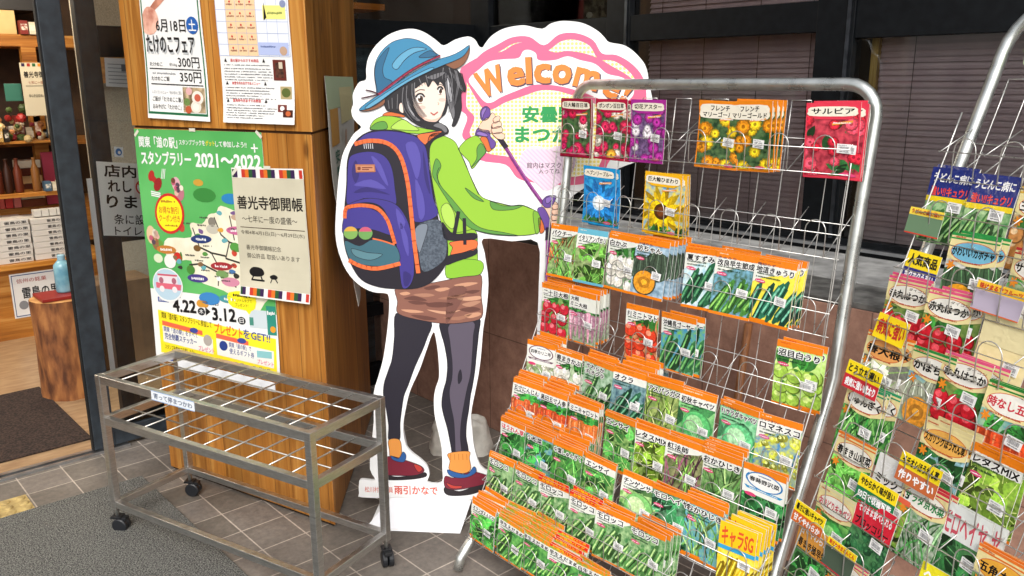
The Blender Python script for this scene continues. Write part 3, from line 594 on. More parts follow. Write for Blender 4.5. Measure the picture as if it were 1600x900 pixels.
# ---------------------------------------------------------------- wooden pillar
PA, PB = Vector((1.066, 3.212, 0)), Vector((1.309, 2.36, 0)); PC, PD, PE = Vector((1.954, 3.124, 0)), Vector((1.93, 3.455, 0)), Vector((1.165, 3.455, 0))
PX = (PB-PA).normalized(); PN = Vector((-PX.y*-1, 0, 0)); PN = Vector((PX.y, -PX.x, 0))          # PN faces the viewer's left
if PN.dot(Vector((-1, -0.3, 0))) < 0: PN = -PN
def pillar_wood(key, sh):
    m = wood_mat(key, '#905a22', '#b27632', '#ca944c', 2, 1.0, 0.38); t = m.node_tree; N = t.nodes; L = t.links; b = N['Principled BSDF']
    src = b.inputs['Base Color'].links[0].from_socket
    tc = N.new('ShaderNodeTexCoord'); sp = N.new('ShaderNodeSeparateXYZ'); L.new(tc.outputs['Object'], sp.inputs[0])
    dv = N.new('ShaderNodeMath'); dv.operation = 'MULTIPLY_ADD'; dv.inputs[1].default_value = 1/0.088; dv.inputs[2].default_value = sh; L.new(sp.outputs['X'], dv.inputs[0])
    fl_ = N.new('ShaderNodeMath'); fl_.operation = 'FLOOR'; L.new(dv.outputs[0], fl_.inputs[0]); fr = N.new('ShaderNodeMath'); fr.operation = 'FRACT'; L.new(dv.outputs[0], fr.inputs[0])
    wn = N.new('ShaderNodeTexWhiteNoise'); wn.noise_dimensions = '1D'; L.new(fl_.outputs[0], wn.inputs['W'])
    mr = N.new('ShaderNodeMapRange'); mr.inputs['To Min'].default_value = 0.74; mr.inputs['To Max'].default_value = 1.10; L.new(wn.outputs['Value'], mr.inputs['Value'])
    lt = N.new('ShaderNodeMath'); lt.operation = 'GREATER_THAN'; lt.inputs[1].default_value = 0.028; L.new(fr.outputs[0], lt.inputs[0])
    m2 = N.new('ShaderNodeMapRange'); m2.inputs['To Min'].default_value = 0.35; m2.inputs['To Max'].default_value = 1; L.new(lt.outputs[0], m2.inputs['Value'])
    mu = N.new('ShaderNodeMath'); mu.operation = 'MULTIPLY'; L.new(mr.outputs[0], mu.inputs[0]); L.new(m2.outputs[0], mu.inputs[1])
    mx = N.new('ShaderNodeMixRGB'); mx.blend_type = 'MULTIPLY'; mx.inputs[0].default_value = 1; L.new(src, mx.inputs[1]); L.new(mu.outputs[0], mx.inputs[2]); L.new(mx.outputs[0], b.inputs['Base Color'])
    return m
pil = empty('wooden_pillar', PA, (0, 0, math.atan2(PX.y, PX.x)), label='broad orange wooden pillar covered in posters beside the entrance', cat='pillar')
Minv = (Matrix.Translation(PA) @ Matrix.Rotation(math.atan2(PX.y, PX.x), 4, 'Z')).inverted()
loc2 = [(Minv @ p) for p in (PA, PB, PC, PD, PE)]
cen = sum(loc2, Vector())/5
def pil_block(name, z0, z1, grow, m):
    b = MB(); P = [(p.x+(p.x-cen.x)*grow, p.y+(p.y-cen.y)*grow) for p in loc2]
    b.prism(P, z0, z1, m, lambda a, c, h: (a, c, h)); b.build(name, pil, bevel=0.006)
pil_block('lower_cladding', 0.012, 1.343, 0.0, pillar_wood('pillar_wood_a', 0.2))
pil_block('upper_cladding', 1.352, 2.6, 0.012, pillar_wood('pillar_wood_b', 0.7))
pil_block('joint', 1.343, 1.352, -0.012, flat('#4a2c12', 0.8)); pil_block('foot', 0.0, 0.012, -0.02, flat('#2a1c10', 0.9))
def on_pillar(px, py): return on_plane(px, py, PA + PN*0.004, PN)
PZ = Vector((0, 0, 1))

# ---------------------------------------------------------------- posters on the pillar
def pil_sheet(TL, TR, BR, BL, off, curl=0.006, wave=0.0015):
    P0 = PA + PN*off
    a, b_, c, d = [on_plane(p[0], p[1], P0, PN) for p in (TL, TR, BR, BL)]
    q3 = quad_sheet(d, c, b_, a, PN)
    S = Sheet(lambda u, v, h: q3(u, v, h + curl*(max(0, 0.28-v)/0.28)**2 + wave*(1+math.sin(v*11+u*0.8))*0.5), 0.0003); S.strips = 18; S.origin = (a+b_+c+d)/4; return S
rp = random.Random(11)
def fine_print(S, u0, u1, v, h, n, m, layer=2, rr=rp):
    """a line of print too small to read: short uneven strokes"""
    x = u0
    while x < u1:
        w_ = rr.uniform(0.006, 0.016); 
        if rr.random() > 0.12: S.quad(x, v+h*rr.uniform(0, 0.25), min(u1, x+w_*0.75), v+h*rr.uniform(0.6, 1), m, layer)
        x += w_
# bamboo shoot fair
S = pil_sheet((213, -60), (306, -60), (331, 190), (234, 184), 0.0085); sheet_body(S, white, 1, 18)
for q in ((0.015, 0.03, 0.035, 1), (0.955, 0.03, 0.975, 1), (0.035, 0.03, 0.955, 0.046)): S.quad(*q, ink('#1d6b46'), 1)
S.cliprect = (0.035, 0.046, 0.955, 1)
S.poly(smooth_poly([(0.10, 0.55), (0.16, 0.66), (0.34, 0.73), (0.60, 0.84), (0.78, 0.96), (0.95, 1.1), (0.60, 1.1), (0.50, 0.97), (0.34, 0.80), (0.18, 0.72), (0.05, 0.62)], 3), mottled('#8e4a3a', '#c98a72', 26, 0.5), 2)
S.poly(smooth_poly([(0.04, 0.56), (0.20, 0.55), (0.30, 0.62), (0.26, 0.70), (0.12, 0.72), (0.03, 0.66)], 3), mottled('#b06a56', '#e6b6a2', 20, 0.5), 3)
S.poly(smooth_poly([(0.40, 0.76), (0.62, 0.86), (0.78, 0.98), (0.70, 0.99), (0.52, 0.88), (0.38, 0.80)], 3), ink('#d8a48e'), 4)
S.cliprect = None
S.poly([(0.06, 1), (0.06, 0.86), (0.12, 0.79), (0.24, 0.77), (0.32, 0.84), (0.33, 1)], ink('#58b847'), 5); S.text('旬', 0.10, 0.83, 0.28, 0.93, white, 6, 0.01)
S.text('6月18日', 0.25, 0.565, 0.74, 0.645, K, 5, 0.015); S.poly(ell(0.85, 0.61, 0.095, 0.055, 22), ink('#1f5fb0'), 5); S.text('土', 0.79, 0.575, 0.91, 0.645, white, 6, 0.02)
S.text('たけのこフェア', 0.06, 0.43, 0.86, 0.545, K, 6, 0.03); S.text('たけのこフェア', 0.072, 0.418, 0.872, 0.533, ink('#c2c6c8'), 5, 0.03)
S.text('たけのこ', 0.09, 0.345, 0.30, 0.37, K, 5, 0.01); S.text('約1kg', 0.42, 0.345, 0.54, 0.368, K, 5); S.text('300円', 0.56, 0.34, 0.90, 0.41, K, 5, 0.01); S.quad(0.08, 0.325, 0.92, 0.332, K, 4)
S.text('たけのこご飯', 0.10, 0.25, 0.40, 0.28, K, 5, 0.01); fine_print(S, 0.12, 0.5, 0.292, 0.014, 0, GREY); S.text('350円', 0.57, 0.245, 0.91, 0.315, K, 5, 0.01); S.quad(0.09, 0.225, 0.93, 0.232, K, 4)
S.text('レストランメニュー「旬の旬のご飯」', 0.10, 0.165, 0.58, 0.187, GREY, 5); S.text('ご飯が「たけのここ飯」に', 0.10, 0.115, 0.66, 0.148, K, 5, 0.005); S.text('おみやげに「たけのこ」が', 0.10, 0.065, 0.64, 0.098, K, 5, 0.005)
S.quad(0.60, 0.052, 0.945, 0.215, mottled('#6a5a40', '#c8b08c', 40, 0.5), 3)
for cx, cy, r_, c in ((0.83, 0.15, 0.09, '#efe6da'), (0.83, 0.15, 0.05, '#c8604a'), (0.80, 0.09, 0.08, '#e9e2d4'), (0.80, 0.09, 0.05, '#f4efe2'), (0.68, 0.07, 0.05, '#c05a3a'), (0.66, 0.12, 0.05, '#6f8a4a'), (0.70, 0.19, 0.05, '#e2b0b0')): S.poly(ell(cx, cy, r_, r_*0.5, 16), ink(c), 4+int(r_ < 0.06))
tag(S.build('bamboo_shoot_poster', origin=S.origin), 'tall white poster with green border announcing the bamboo shoot fair', 'poster')
# monthly menu sheet
S = pil_sheet((332, -40), (447, -40), (464, 195), (353, 191), 0.0085, 0.010); sheet_body(S, white, 1, 18)
lines = ink('#9fb0d8')
S.quad(0.0, 0.46, 0.98, 1, ink('#eef2fb'), 1); S.quad(0.14, 0.46, 0.56, 1, ink('#f6d3a6'), 2)
for i in range(8): S.quad(0.0, 0.46+i*0.077, 0.98, 0.4625+i*0.077, lines, 3)
for i in range(8): S.quad(i*0.14, 0.46, i*0.14+0.004, 1, lines, 3)
S.quad(0.02, 0.84, 0.26, 0.99, ink('#6f8fc8'), 4); S.poly(ell(0.13, 0.91, 0.09, 0.03), ink('#26324a'), 5)
for i in range(3):
    for j in range(5): fine_print(S, 0.16+i*0.14, 0.26+i*0.14, 0.49+j*0.077, 0.014, 0, ink('#a06a5a'), 4); S.poly(ell(0.21+i*0.14, 0.515+j*0.077, 0.012, 0.008, 8), RED, 4)
S.quad(0.66, 0.71, 0.96, 0.80, ink('#f5f08a'), 4); fine_print(S, 0.72, 0.92, 0.74, 0.02, 0, ink('#7a8a4a'), 5); S.poly([(0.67, 0.70), (0.71, 0.72), (0.68, 0.82)], K, 5); S.poly(ell(0.93, 0.81, 0.04, 0.025), ink('#8a94b8'), 5)
S.quad(0.56, 0.47, 0.97, 0.555, ink('#b9c6ee'), 4); fine_print(S, 0.60, 0.8, 0.52, 0.014, 0, ink('#5a6aa0'), 5); S.poly(ell(0.90, 0.50, 0.05, 0.03), ink('#c7a58c'), 5)
for t_, v in (('道の駅からおすすめ商品', 0.42), ('食堂今月のおすすめメニュー', 0.265), ('直売所今月おすすめ野菜', 0.145)):
    S.text(t_, 0.15, v, 0.55, v+0.022, RED, 4, 0.02); S.poly([(0.06, v), (0.10, v), (0.08, v+0.026)], K, 4); S.poly([(0.60, v), (0.64, v), (0.62, v+0.026)], K, 4)
for v in [0.395]+[0.37-0.019*i for i in range(5)]+[0.24]+[0.22-0.018*i for i in range(4)]+[0.12]+[0.10-0.017*i for i in range(5)]: fine_print(S, 0.05, rp.uniform(0.55, 0.78), v, 0.009, 0, ink('#55585f'))
S.quad(0.74, 0.30, 0.91, 0.44, ink('#6a2a22'), 3); S.quad(0.77, 0.32, 0.88, 0.42, mottled('#1d1412', '#6a4030', 60, 0.5), 4); S.quad(0.82, 0.38, 0.87, 0.425, ink('#d9cbb4'), 5)
S.quad(0.82, 0.175, 0.97, 0.26, ink('#b9a77a'), 3); S.poly(ell(0.895, 0.218, 0.06, 0.032), ink('#5d6a34'), 4); S.quad(0.78, 0.085, 0.90, 0.135, ink('#7a3a34'), 3); S.poly(ell(0.84, 0.11, 0.03, 0.017), white, 4); S.quad(0.85, 0.05, 0.98, 0.10, ink('#4a1f18'), 4); S.poly(ell(0.92, 0.075, 0.035, 0.018), ink('#c9663a'), 5)
tag(S.build('menu_notice', origin=S.origin), 'white printed calendar and menu sheet beside the bamboo shoot poster', 'notice')
# stamp rally poster
S = pil_sheet((209, 201), (408, 207), (440, 583), (247, 562), 0.0042); sheet_body(S, white, 1, 18)
G1 = mottled('#4fa356', '#62b565', 3, 0.4); CRM = mottled('#ded6bc', '#ebe5cf', 14, 0.45)
S.poly([(0, 0.325), (0.45, 0.315), (1, 0.255), (1, 1), (0, 1)], G1, 1)
S.text('関東「道の駅」', 0.035, 0.925, 0.36, 0.972, white, 4, 0.03); S.text('スタンプブックを', 0.375, 0.94, 0.58, 0.963, white, 4, 0.02); S.text('ゲット', 0.585, 0.94, 0.655, 0.962, YEL, 4, 0.02); S.text('して参加しよう!!', 0.66, 0.937, 0.89, 0.962, white, 4, 0.02)
S.text('スタンプラリー', 0.04, 0.855, 0.46, 0.912, white, 4, 0.04); S.text('2021～2022', 0.49, 0.852, 0.985, 0.912, white, 4, 0.04); S.text('+', 0.92, 0.92, 0.97, 0.955, white, 4, 0.0)
S.cliprect = (0.0, 0.26, 1, 0.85)
S.poly(smooth_poly([(0.56, 0.66), (0.62, 0.67), (0.66, 0.70), (0.80, 0.68), (0.88, 0.73), (0.98, 0.70), (1.05, 0.60), (1.05, 0.40), (0.92, 0.30), (0.84, 0.24), (0.72, 0.30), (0.62, 0.34), (0.40, 0.38), (0.38, 0.46), (0.22, 0.45), (0.16, 0.50), (0.20, 0.55), (0.40, 0.56), (0.40, 0.62), (0.50, 0.62)], 3), CRM, 2)
for P in ([(0.42, 0.60), (0.46, 0.52), (0.55, 0.50), (0.60, 0.44), (0.58, 0.36)], [(0.60, 0.65), (0.64, 0.58), (0.70, 0.55), (0.66, 0.48), (0.80, 0.46), (0.92, 0.42)], [(0.36, 0.44), (0.46, 0.45), (0.58, 0.42), (0.72, 0.36)], [(0.70, 0.55), (0.86, 0.52), (0.95, 0.46)], [(0.54, 0.50), (0.66, 0.49)], [(0.72, 0.66), (0.74, 0.56)]): S.stroke(P, 0.008, ink('#3a3a34'), 3)
for u, v, c, rt in ((0.48, 0.555, '#2a3f78', 0.03), (0.77, 0.60, '#cf6a9a', 0.0), (0.62, 0.445, '#a83038', 0.02), (0.42, 0.385, '#4a3f88', 0.0), (0.66, 0.305, '#4a9aa0', 0), (0.18, 0.50, '#c8803a', 0), (0.96, 0.46, '#3f8a50', 0)):
    S.poly(ell(u, v, 0.085, 0.018, 16, rt), ink(c), 5); fine_print(S, u-0.05, u+0.05, v-0.007, 0.013, 0, white, 6)
for u, v, ru, rv, c in ((0.32, 0.78, .035, .03, '#e0b0b8'), (0.34, 0.745, .04, .035, '#c07a86'), (0.50, 0.79, .04, .014, '#d0a040'), (0.54, 0.74, .09, .03, '#3c8a40'), (0.74, 0.73, .07, .022, '#2f86c0'), (0.33, 0.60, .025, .02, '#c84a3a'), (0.44, 0.515, .03, .014, '#7a5a30'), (0.74, 0.53, .04, .02, '#5aa048'), (0.73, 0.505, .02, .014, '#d04a38'), (0.86, 0.51, .05, .025, '#d9b048'), (0.12, 0.52, .04, .022, '#6aa04a'), (0.06, 0.56, .04, .04, '#e8c8a0'), (0.09, 0.53, .03, .035, '#a06a4a'), (0.27, 0.47, .035, .022, '#d02f2a'), (0.20, 0.45, .05, .03, '#f4f0ec'), (0.37, 0.42, .035, .02, '#4a8a3a'), (0.62, 0.41, .05, .018, '#7aa060'), (0.68, 0.38, .07, .02, '#d890a8'), (0.50, 0.30, .085, .028, '#3f88c8'), (0.44, 0.275, .05, .02, '#d99a3a'), (0.80, 0.33, .05, .03, '#8ac0d8'), (0.90, 0.36, .06, .03, '#3fa0b8'), (0.30, 0.475, .01, .02, '#3a8a3a'), (0.58, 0.60, .05, .02, '#c9c4b4'), (0.58, 0.63, .03, .02, '#8a8478'), (0.78, 0.655, .05, .014, '#c8a890'), (0.10, 0.46, .04, .02, '#dfe8c8')):
    S.poly(ell(u, v, ru, rv, 14), ink(c), 4)
S.poly(ell(0.115, 0.81, 0.03, 0.02, 12, 0.5), ink('#b8322e'), 4); S.poly(ell(0.165, 0.775, 0.04, 0.024, 12, 0.5), ink('#9a2a2a'), 5); S.stroke([(0.12, 0.805), (0.17, 0.775)], 0.03, ink('#b8322e'), 4)
for k in range(3): S.stroke([(0.10+k*0.0, 0.745-k*0.008), (0.18, 0.738-k*0.008)], 0.005, white, 4); S.stroke([(0.20+k*0.012, 0.80), (0.215+k*0.012, 0.84)], 0.005, white, 4)
_q = random.Random(8)
for i in range(46):
    u, v = _q.uniform(0.22, 0.98), _q.uniform(0.34, 0.69)
    if v > 0.62 and u < 0.56 or u < 0.36 and v > 0.56: continue
    c = _q.choice(['#c8503a', '#5a9a48', '#e0a840', '#4a7ab0', '#8a6a4a', '#d890a0', '#6ab0b8', '#7a5a90', '#3a3a34', '#ffffff'])
    S.poly(smooth_poly([(u+_q.uniform(0.5, 1)*0.028*math.cos(k*1.05), v+_q.uniform(0.5, 1)*0.013*math.sin(k*1.05)) for k in range(6)], 2), ink(c), 4.5)
for i in range(24): u, v = _q.uniform(0.3, 0.95), _q.uniform(0.36, 0.66); fine_print(S, u, u+0.07, v, 0.008, 0, ink('#4a4a44'), 5)
for u, v in ((0.33, 0.77), (0.08, 0.545)):
    for k in range(7): S.poly(ell(u+_q.uniform(-0.04, 0.04), v+_q.uniform(-0.035, 0.035), 0.018, 0.012, 10), ink(_q.choice(['#7a4a3a', '#e8b8a8', '#c8607a', '#f0e4d0', '#5a4a58', '#d8a860'])), 5)
S.poly(ell(0.24, 0.655, 0.125, 0.085, 26, 0.12), ink('#d22c30'), 6); S.poly(ell(0.24, 0.655, 0.108, 0.074, 26, 0.12), ink('#fff02a'), 7)
S.text('お得な割引', 0.155, 0.655, 0.32, 0.685, ink('#c8382c'), 8, 0.01); S.text('クーポン付き', 0.15, 0.62, 0.325, 0.65, ink('#c8382c'), 8, 0.01); fine_print(S, 0.18, 0.3, 0.70, 0.012, 0, ink('#b06a2a'), 8); fine_print(S, 0.18, 0.3, 0.60, 0.010, 0, ink('#b06a2a'), 8)
S.poly(ell(0.16, 0.345, 0.13, 0.075, 26), white, 6); S.poly(ell(0.16, 0.347, 0.122, 0.068, 26), ink('#bcd7e6'), 7); S.poly([(0.06, 0.33), (0.27, 0.325), (0.28, 0.35), (0.06, 0.355)], ink('#e06a7e'), 8); S.quad(0.08, 0.352, 0.25, 0.385, ink('#e9dfe4'), 8); S.quad(0.08, 0.385, 0.25, 0.393, ink('#d05a70'), 8)
for u in (0.11, 0.22): S.poly(ell(u, 0.327, 0.022, 0.014, 12), ink('#f3e8ea'), 9); S.poly(ell(u, 0.365, 0.02, 0.014, 12), ink('#b0667a'), 9)
S.cliprect = None
S.quad(0.06, 0.268, 0.155, 0.29, ink('#2a4a9a'), 3); S.text('開催期間', 0.07, 0.272, 0.145, 0.286, white, 4, 0.01)
S.text('2021', 0.20, 0.292, 0.26, 0.307, K, 4, 0.01); S.text('4.22', 0.185, 0.228, 0.385, 0.287, K, 4, 0.04); S.poly(ell(0.425, 0.24, 0.03, 0.017, 16), ink('#22242c'), 3); S.text('木', 0.408, 0.23, 0.442, 0.251, white, 4, 0.01)
S.poly([(0.46, 0.225), (0.46, 0.262), (0.50, 0.243)], K, 4); S.text('2023', 0.50, 0.272, 0.57, 0.287, K, 4, 0.01); S.text('3.12', 0.51, 0.205, 0.70, 0.265, K, 4, 0.04); S.poly(ell(0.74, 0.216, 0.03, 0.017, 16), ink('#22242c'), 3); S.text('日', 0.724, 0.206, 0.756, 0.226, white, 4, 0.01)
S.poly(smooth_poly([(0.66, 0.335), (0.78, 0.345), (0.86, 0.325), (0.85, 0.275), (0.82, 0.262), (0.80, 0.245), (0.78, 0.262), (0.68, 0.272), (0.645, 0.30)], 2), ink('#fff02a'), 5); fine_print(S, 0.69, 0.82, 0.318, 0.014, 0, K, 6); S.text('オリジナルタブで', 0.675, 0.297, 0.83, 0.311, K, 6); S.text('プレゼント!', 0.70, 0.276, 0.80, 0.292, K, 6)
S.quad(0.80, 0.19, 0.93, 0.268, ink('#cfdbe0'), 3); S.quad(0.80, 0.20, 0.83, 0.235, ink('#4a9080'), 4); S.quad(0.95, 0.165, 1.08, 0.30, ink('#2f8f7e'), 3) if False else S.quad(0.93, 0.165, 0.995, 0.29, ink('#2f8f7e'), 4); S.poly(ell(0.97, 0.19, 0.02, 0.014), ink('#f0a030'), 5); fine_print(S, 0.935, 0.99, 0.25, 0.02, 0, white, 5)
S.poly([(0.05, 0.04), (0.98, 0.005), (0.985, 0.15), (0.05, 0.232)], ink('#ffe92e'), 2)
S.text('関東「道の駅」スタンプラリーに参加して', 0.08, 0.183, 0.50, 0.212, K, 4, 0.01, rot=-0.06); S.text('プレゼント', 0.52, 0.145, 0.74, 0.19, ink('#e8762a'), 4, 0.04, rot=-0.06); S.text('をGET!!', 0.745, 0.135, 0.945, 0.175, ink('#1d3f9a'), 4, 0.02, rot=-0.06)
S.poly([(0.08, 0.165), (0.42, 0.135), (0.42, 0.155), (0.08, 0.185)], ink('#f06a4a'), 3); S.poly([(0.53, 0.13), (0.78, 0.108), (0.78, 0.128), (0.53, 0.15)], ink('#f06a4a'), 3); S.poly(ell(0.35, 0.153, 0.035, 0.012), ink('#3a4a9a'), 4); S.poly(ell(0.73, 0.128, 0.035, 0.012), ink('#3a4a9a'), 4)
S.poly([(0.08, 0.09), (0.50, 0.055), (0.50, 0.12), (0.08, 0.162)], ink('#f2f0e8'), 3); S.poly([(0.53, 0.055), (0.96, 0.02), (0.965, 0.095), (0.53, 0.128)], ink('#f2f0e8'), 3)
S.text('関東「道の駅」をすべて', 0.09, 0.128, 0.38, 0.152, ink('#27408a'), 5, 0.01, rot=-0.06); S.text('完全制覇ステッカー', 0.095, 0.095, 0.37, 0.125, ink('#27408a'), 5, 0.02, rot=-0.06); S.poly(ell(0.46, 0.115, 0.035, 0.025), ink('#b0a8a0'), 5); S.text('プレゼント', 0.38, 0.062, 0.51, 0.085, ink('#e0407a'), 5, 0.01, rot=-0.06)
S.poly(ell(0.585, 0.098, 0.033, 0.022), ink('#27408a'), 5); S.text('関東「道の駅」で', 0.63, 0.09, 0.80, 0.112, ink('#27408a'), 5, 0.01, rot=-0.06); S.text('使えるギフト券', 0.63, 0.06, 0.82, 0.086, ink('#27408a'), 5, 0.01, rot=-0.06); S.text('プレゼント', 0.84, 0.032, 0.96, 0.052, ink('#e0407a'), 5, 0.01, rot=-0.06); S.quad(0.84, 0.062, 0.95, 0.092, ink('#8ac4c8'), 5)
S.text('スタンプを集めて応募しよう!', 0.09, 0.05, 0.34, 0.072, K, 5, 0.0, rot=-0.06); S.text('第1回 2022年4月1日 第2回 2023年3月13日', 0.40, 0.012, 0.93, 0.032, ink('#2340a8'), 5, 0.01, rot=-0.06); S.quad(0.37, 0.025, 0.40, 0.048, ink('#2340a8'), 5); S.quad(0.08, 0.005, 0.2, 0.03, ink('#2340a8'), 5)
tag(S.build('stamp_rally_poster', origin=S.origin), 'large green stamp rally poster with a cream map on the pillar', 'poster')
# temple poster
S = pil_sheet((361, 262), (473, 264), (489, 474), (380, 460), 0.0085, 0.014); sheet_body(S, ink('#f0efe9'), 1, 18)
S.quad(0.0, 0.075, 1, 0.925, mottled('#bcb6a0', '#c8c2ac', 5, 0.5), 1)
cols = ['#4a2a58', '#f0efe9', '#c83a2e', '#e0762a', '#2c5a34', '#3a2350']
for v0, v1 in ((0.928, 0.99), (0.012, 0.072)):
    u = -0.12
    for k in range(5):
        for j, c in enumerate(cols[2:]): S.quad(max(0.01, u+j*0.052), v0, max(0.012, min(0.99, u+(j+1)*0.052)), v1, ink(c), 2) if u+(j+1)*0.052 > 0.012 and u+j*0.052 < 0.98 else None
        u += 0.2667
S.text('善光寺御開帳', 0.05, 0.685, 0.97, 0.79, ink('#24201c'), 3, 0.025); S.text('～七年に一度の盛儀～', 0.10, 0.585, 0.88, 0.64, ink('#2c2822'), 3, 0.0)
S.quad(0.06, 0.542, 0.97, 0.548, ink('#4a3c2a'), 2); S.text('令和4年4月3日(日)～6月29日(水)', 0.06, 0.485, 0.96, 0.522, ink('#2c2822'), 3, 0.0)
S.text('善光寺御開帳記念', 0.12, 0.37, 0.62, 0.41, ink('#2c2822'), 3); S.text('御公許品 取扱いあります', 0.12, 0.305, 0.87, 0.345, ink('#2c2822'), 3)
S.poly(smooth_poly([(0.14, 0.20), (0.20, 0.235), (0.32, 0.23), (0.36, 0.19), (0.30, 0.165), (0.18, 0.165)], 3), K, 3); S.stroke([(0.17, 0.135), (0.36, 0.135)], 0.014, K, 3); S.stroke([(0.20, 0.165), (0.18, 0.14)], 0.016, K, 3); S.stroke([(0.31, 0.165), (0.33, 0.14)], 0.016, K, 3)
S.poly(smooth_poly([(0.44, 0.175), (0.50, 0.19), (0.55, 0.175), (0.53, 0.155), (0.46, 0.155)], 3), K, 3); S.stroke([(0.47, 0.155), (0.45, 0.125)], 0.012, K, 3); S.stroke([(0.52, 0.155), (0.55, 0.13)], 0.012, K, 3)
tag(S.build('temple_notice', origin=S.origin), 'beige temple notice with brush lettering pinned over the green poster', 'notice')
# tape holding the posters
tapem = flat('#e6e2d2', 0.25, 0, 0.8)
for nm, offz, spots in (('temple_notice', 0.0115, [(417, 262, 0), (366, 268, 40)]), ('stamp_rally_poster', 0.0075, [(300, 203, 0), (213, 208, 40), (404, 210, -40)])):
    po_ = bpy.data.objects[nm]
    for px, py, an in spots:
        q = on_plane(px, py, PA+PN*offz, PN); b = MB(); c, s_ = math.cos(R(an)), math.sin(R(an)); A1 = PX*c+PZ*s_; A2 = PZ*c-PX*s_
        b.face([q+A1*a*0.016+A2*k*0.0055-po_.location for a, k in ((-1, -1), (1, -1), (1, 1), (-1, 1))], tapem); b.build('tape', po_)
# curling poster on the pillar's right face
RN = Vector((0.764, -0.645, 0)); RD = Vector((0.645, 0.764, 0)); P0 = PB + RN*0.012
def side3(u, v, d):
    w_ = 0.20 + u*0.62; bulge = 0.012*math.sin(u*5)*(1-v) + 0.075*(1-v)**2*(1-u)*(0.6+0.4*math.cos(u*3)) + 0.004*math.sin(v*9)
    return P0 + RD*w_ + Vector((0, 0, 0.80 + 0.72*v - 0.06*(1-v)*(1-u))) + RN*(bulge+d)
S = Sheet(side3, 0.0006); sheet_body(S, ink('#ecebe2'), 10, 14)
def sgrid(u0, v0, u1, v1, m, layer, n=6):
    for i in range(n):
        for j in range(n): S.quad(u0+(u1-u0)*i/n, v0+(v1-v0)*j/n, u0+(u1-u0)*(i+1)/n, v0+(v1-v0)*(j+1)/n, m, layer)
sgrid(0.0, 0.86, 1, 1.0, ink('#cfe0b8'), 2, 8); sgrid(0.05, 0.70, 0.3, 0.86, ink('#e8b060'), 3, 5); sgrid(0.4, 0.78, 0.9, 0.95, ink('#f0e6b0'), 3, 5)
for i, t_ in enumerate('安曇野松川村'): S.text(t_, 0.12, 0.62-i*0.075, 0.26, 0.68-i*0.075, ink('#2f7a62'), 6, 0.02)
for i in range(9): S.poly(ell(rp.uniform(0.35, 0.9), rp.uniform(0.2, 0.75), 0.05, 0.03, 10), ink(rp.choice(['#dcd9cc', '#c8d4b8', '#e6c8b0', '#b8c8cc'])), 4)
tag(S.build('curling_poster', origin=(1.6, 2.75, 1.1)), 'pale curling poster hanging on the side of the wooden pillar', 'poster')

# ---------------------------------------------------------------- umbrella stand
SA, SB, SCc = Vector((0.742, 2.858, 0)), Vector((1.030, 2.946, 0)), Vector((1.306, 2.058, 0))
SA, SB, SCc = [q_+Vector((C_R.x, C_R.y, 0))*0.012 for q_ in (SA, SB, SCc)]
ex = (SCc-SB).normalized(); ey = Vector((-ex.y, ex.x, 0))           # ex along the long side, ey towards the pillar
if ey.dot(SB-SA) < 0: ey = -ey
SL, SD = (SCc-SB).length, (SB-SA).length
us_ = empty('umbrella_stand', SA, (0, 0, math.atan2(ex.y, ex.x)), label='stainless steel umbrella stand on castors in front of the pillar', cat='umbrella stand')
steel = metal_mat('brushed_steel', '#d4d3d1', 0.32, 0.07, 40, 1.0, (1, 1, 9))
T = 0.0115
def sbox(x0, x1, y0, y1, z0, z1, name, bev=0.0015, m=None):
    b = MB(); b.box(x0, x1, y0, y1, z0, z1, m or steel); return b.build(name, us_, bevel=bev)
TOPZ, MIDZ, LOWZ = 0.570, 0.425, 0.118
for x in (0, SL):
    for y in (0, SD): sbox(x-T, x+T, y-T, y+T, 0.085, TOPZ, 'leg')
for z, h, nm in ((TOPZ, 0.028, 'top_rail'), (MIDZ, 0.028, 'middle_rail'), (LOWZ, 0.024, 'bottom_rail')):
    for y in (0, SD): sbox(T+0.0005, SL-T-0.0005, y-T+0.001, y+T-0.001, z-h, z-0.001, nm)
    for x in (0, SL): sbox(x-T+0.001, x+T-0.001, T+0.0005, SD-T-0.0005, z-h, z-0.001, nm)
wire = metal_mat('stand_wire', '#c4c1ba', 0.34, 0.04, 40, 0.9)
for z, nm in ((TOPZ, 'upper_grid'), (MIDZ, 'lower_grid')):
    b = MB()
    for i in range(1, 10): x = SL*i/10; b.tube([(x, T, z-0.006), (x, SD-T, z-0.006)], 0.0028, wire, 6)
    for j in (1, 2): y = SD*j/3; b.tube([(T, y, z-0.0125), (SL-T, y, z-0.0125)], 0.0028, wire, 6)
    b.build(nm, us_, smooth=True)
for x in (0, SL):
    for y in (0, SD):
        c = empty('castor', (x, y, 0), (0, 0, R(25 if x == 0 else -40))); c.parent = us_
        b = MB(); b.tube([(0, 0, 0.085), (0, 0, 0.06)], 0.007, metal_mat('zinc', '#a9a9a6', 0.3), 8); b.box(-0.018, 0.018, -0.016, 0.016, 0.052, 0.060, flat('#16171a', 0.45)); b.box(0.008, 0.034, -0.012, 0.012, 0.046, 0.056, flat('#1c1d20', 0.4)); b.build('fork', c, bevel=0.001)
        for s_ in (-1, 1):
            b = MB(); M = Matrix.Translation((0.01, s_*0.010, 0.026)) @ Matrix.Rotation(R(90), 4, 'X')
            b.lathe([(0.006, -0.0085), (0.022, -0.0085), (0.026, -0.006), (0.026, 0.006), (0.022, 0.0085), (0.006, 0.0085)], flat('#1b1d21', 0.42), 20, M); b.build('wheel', c)
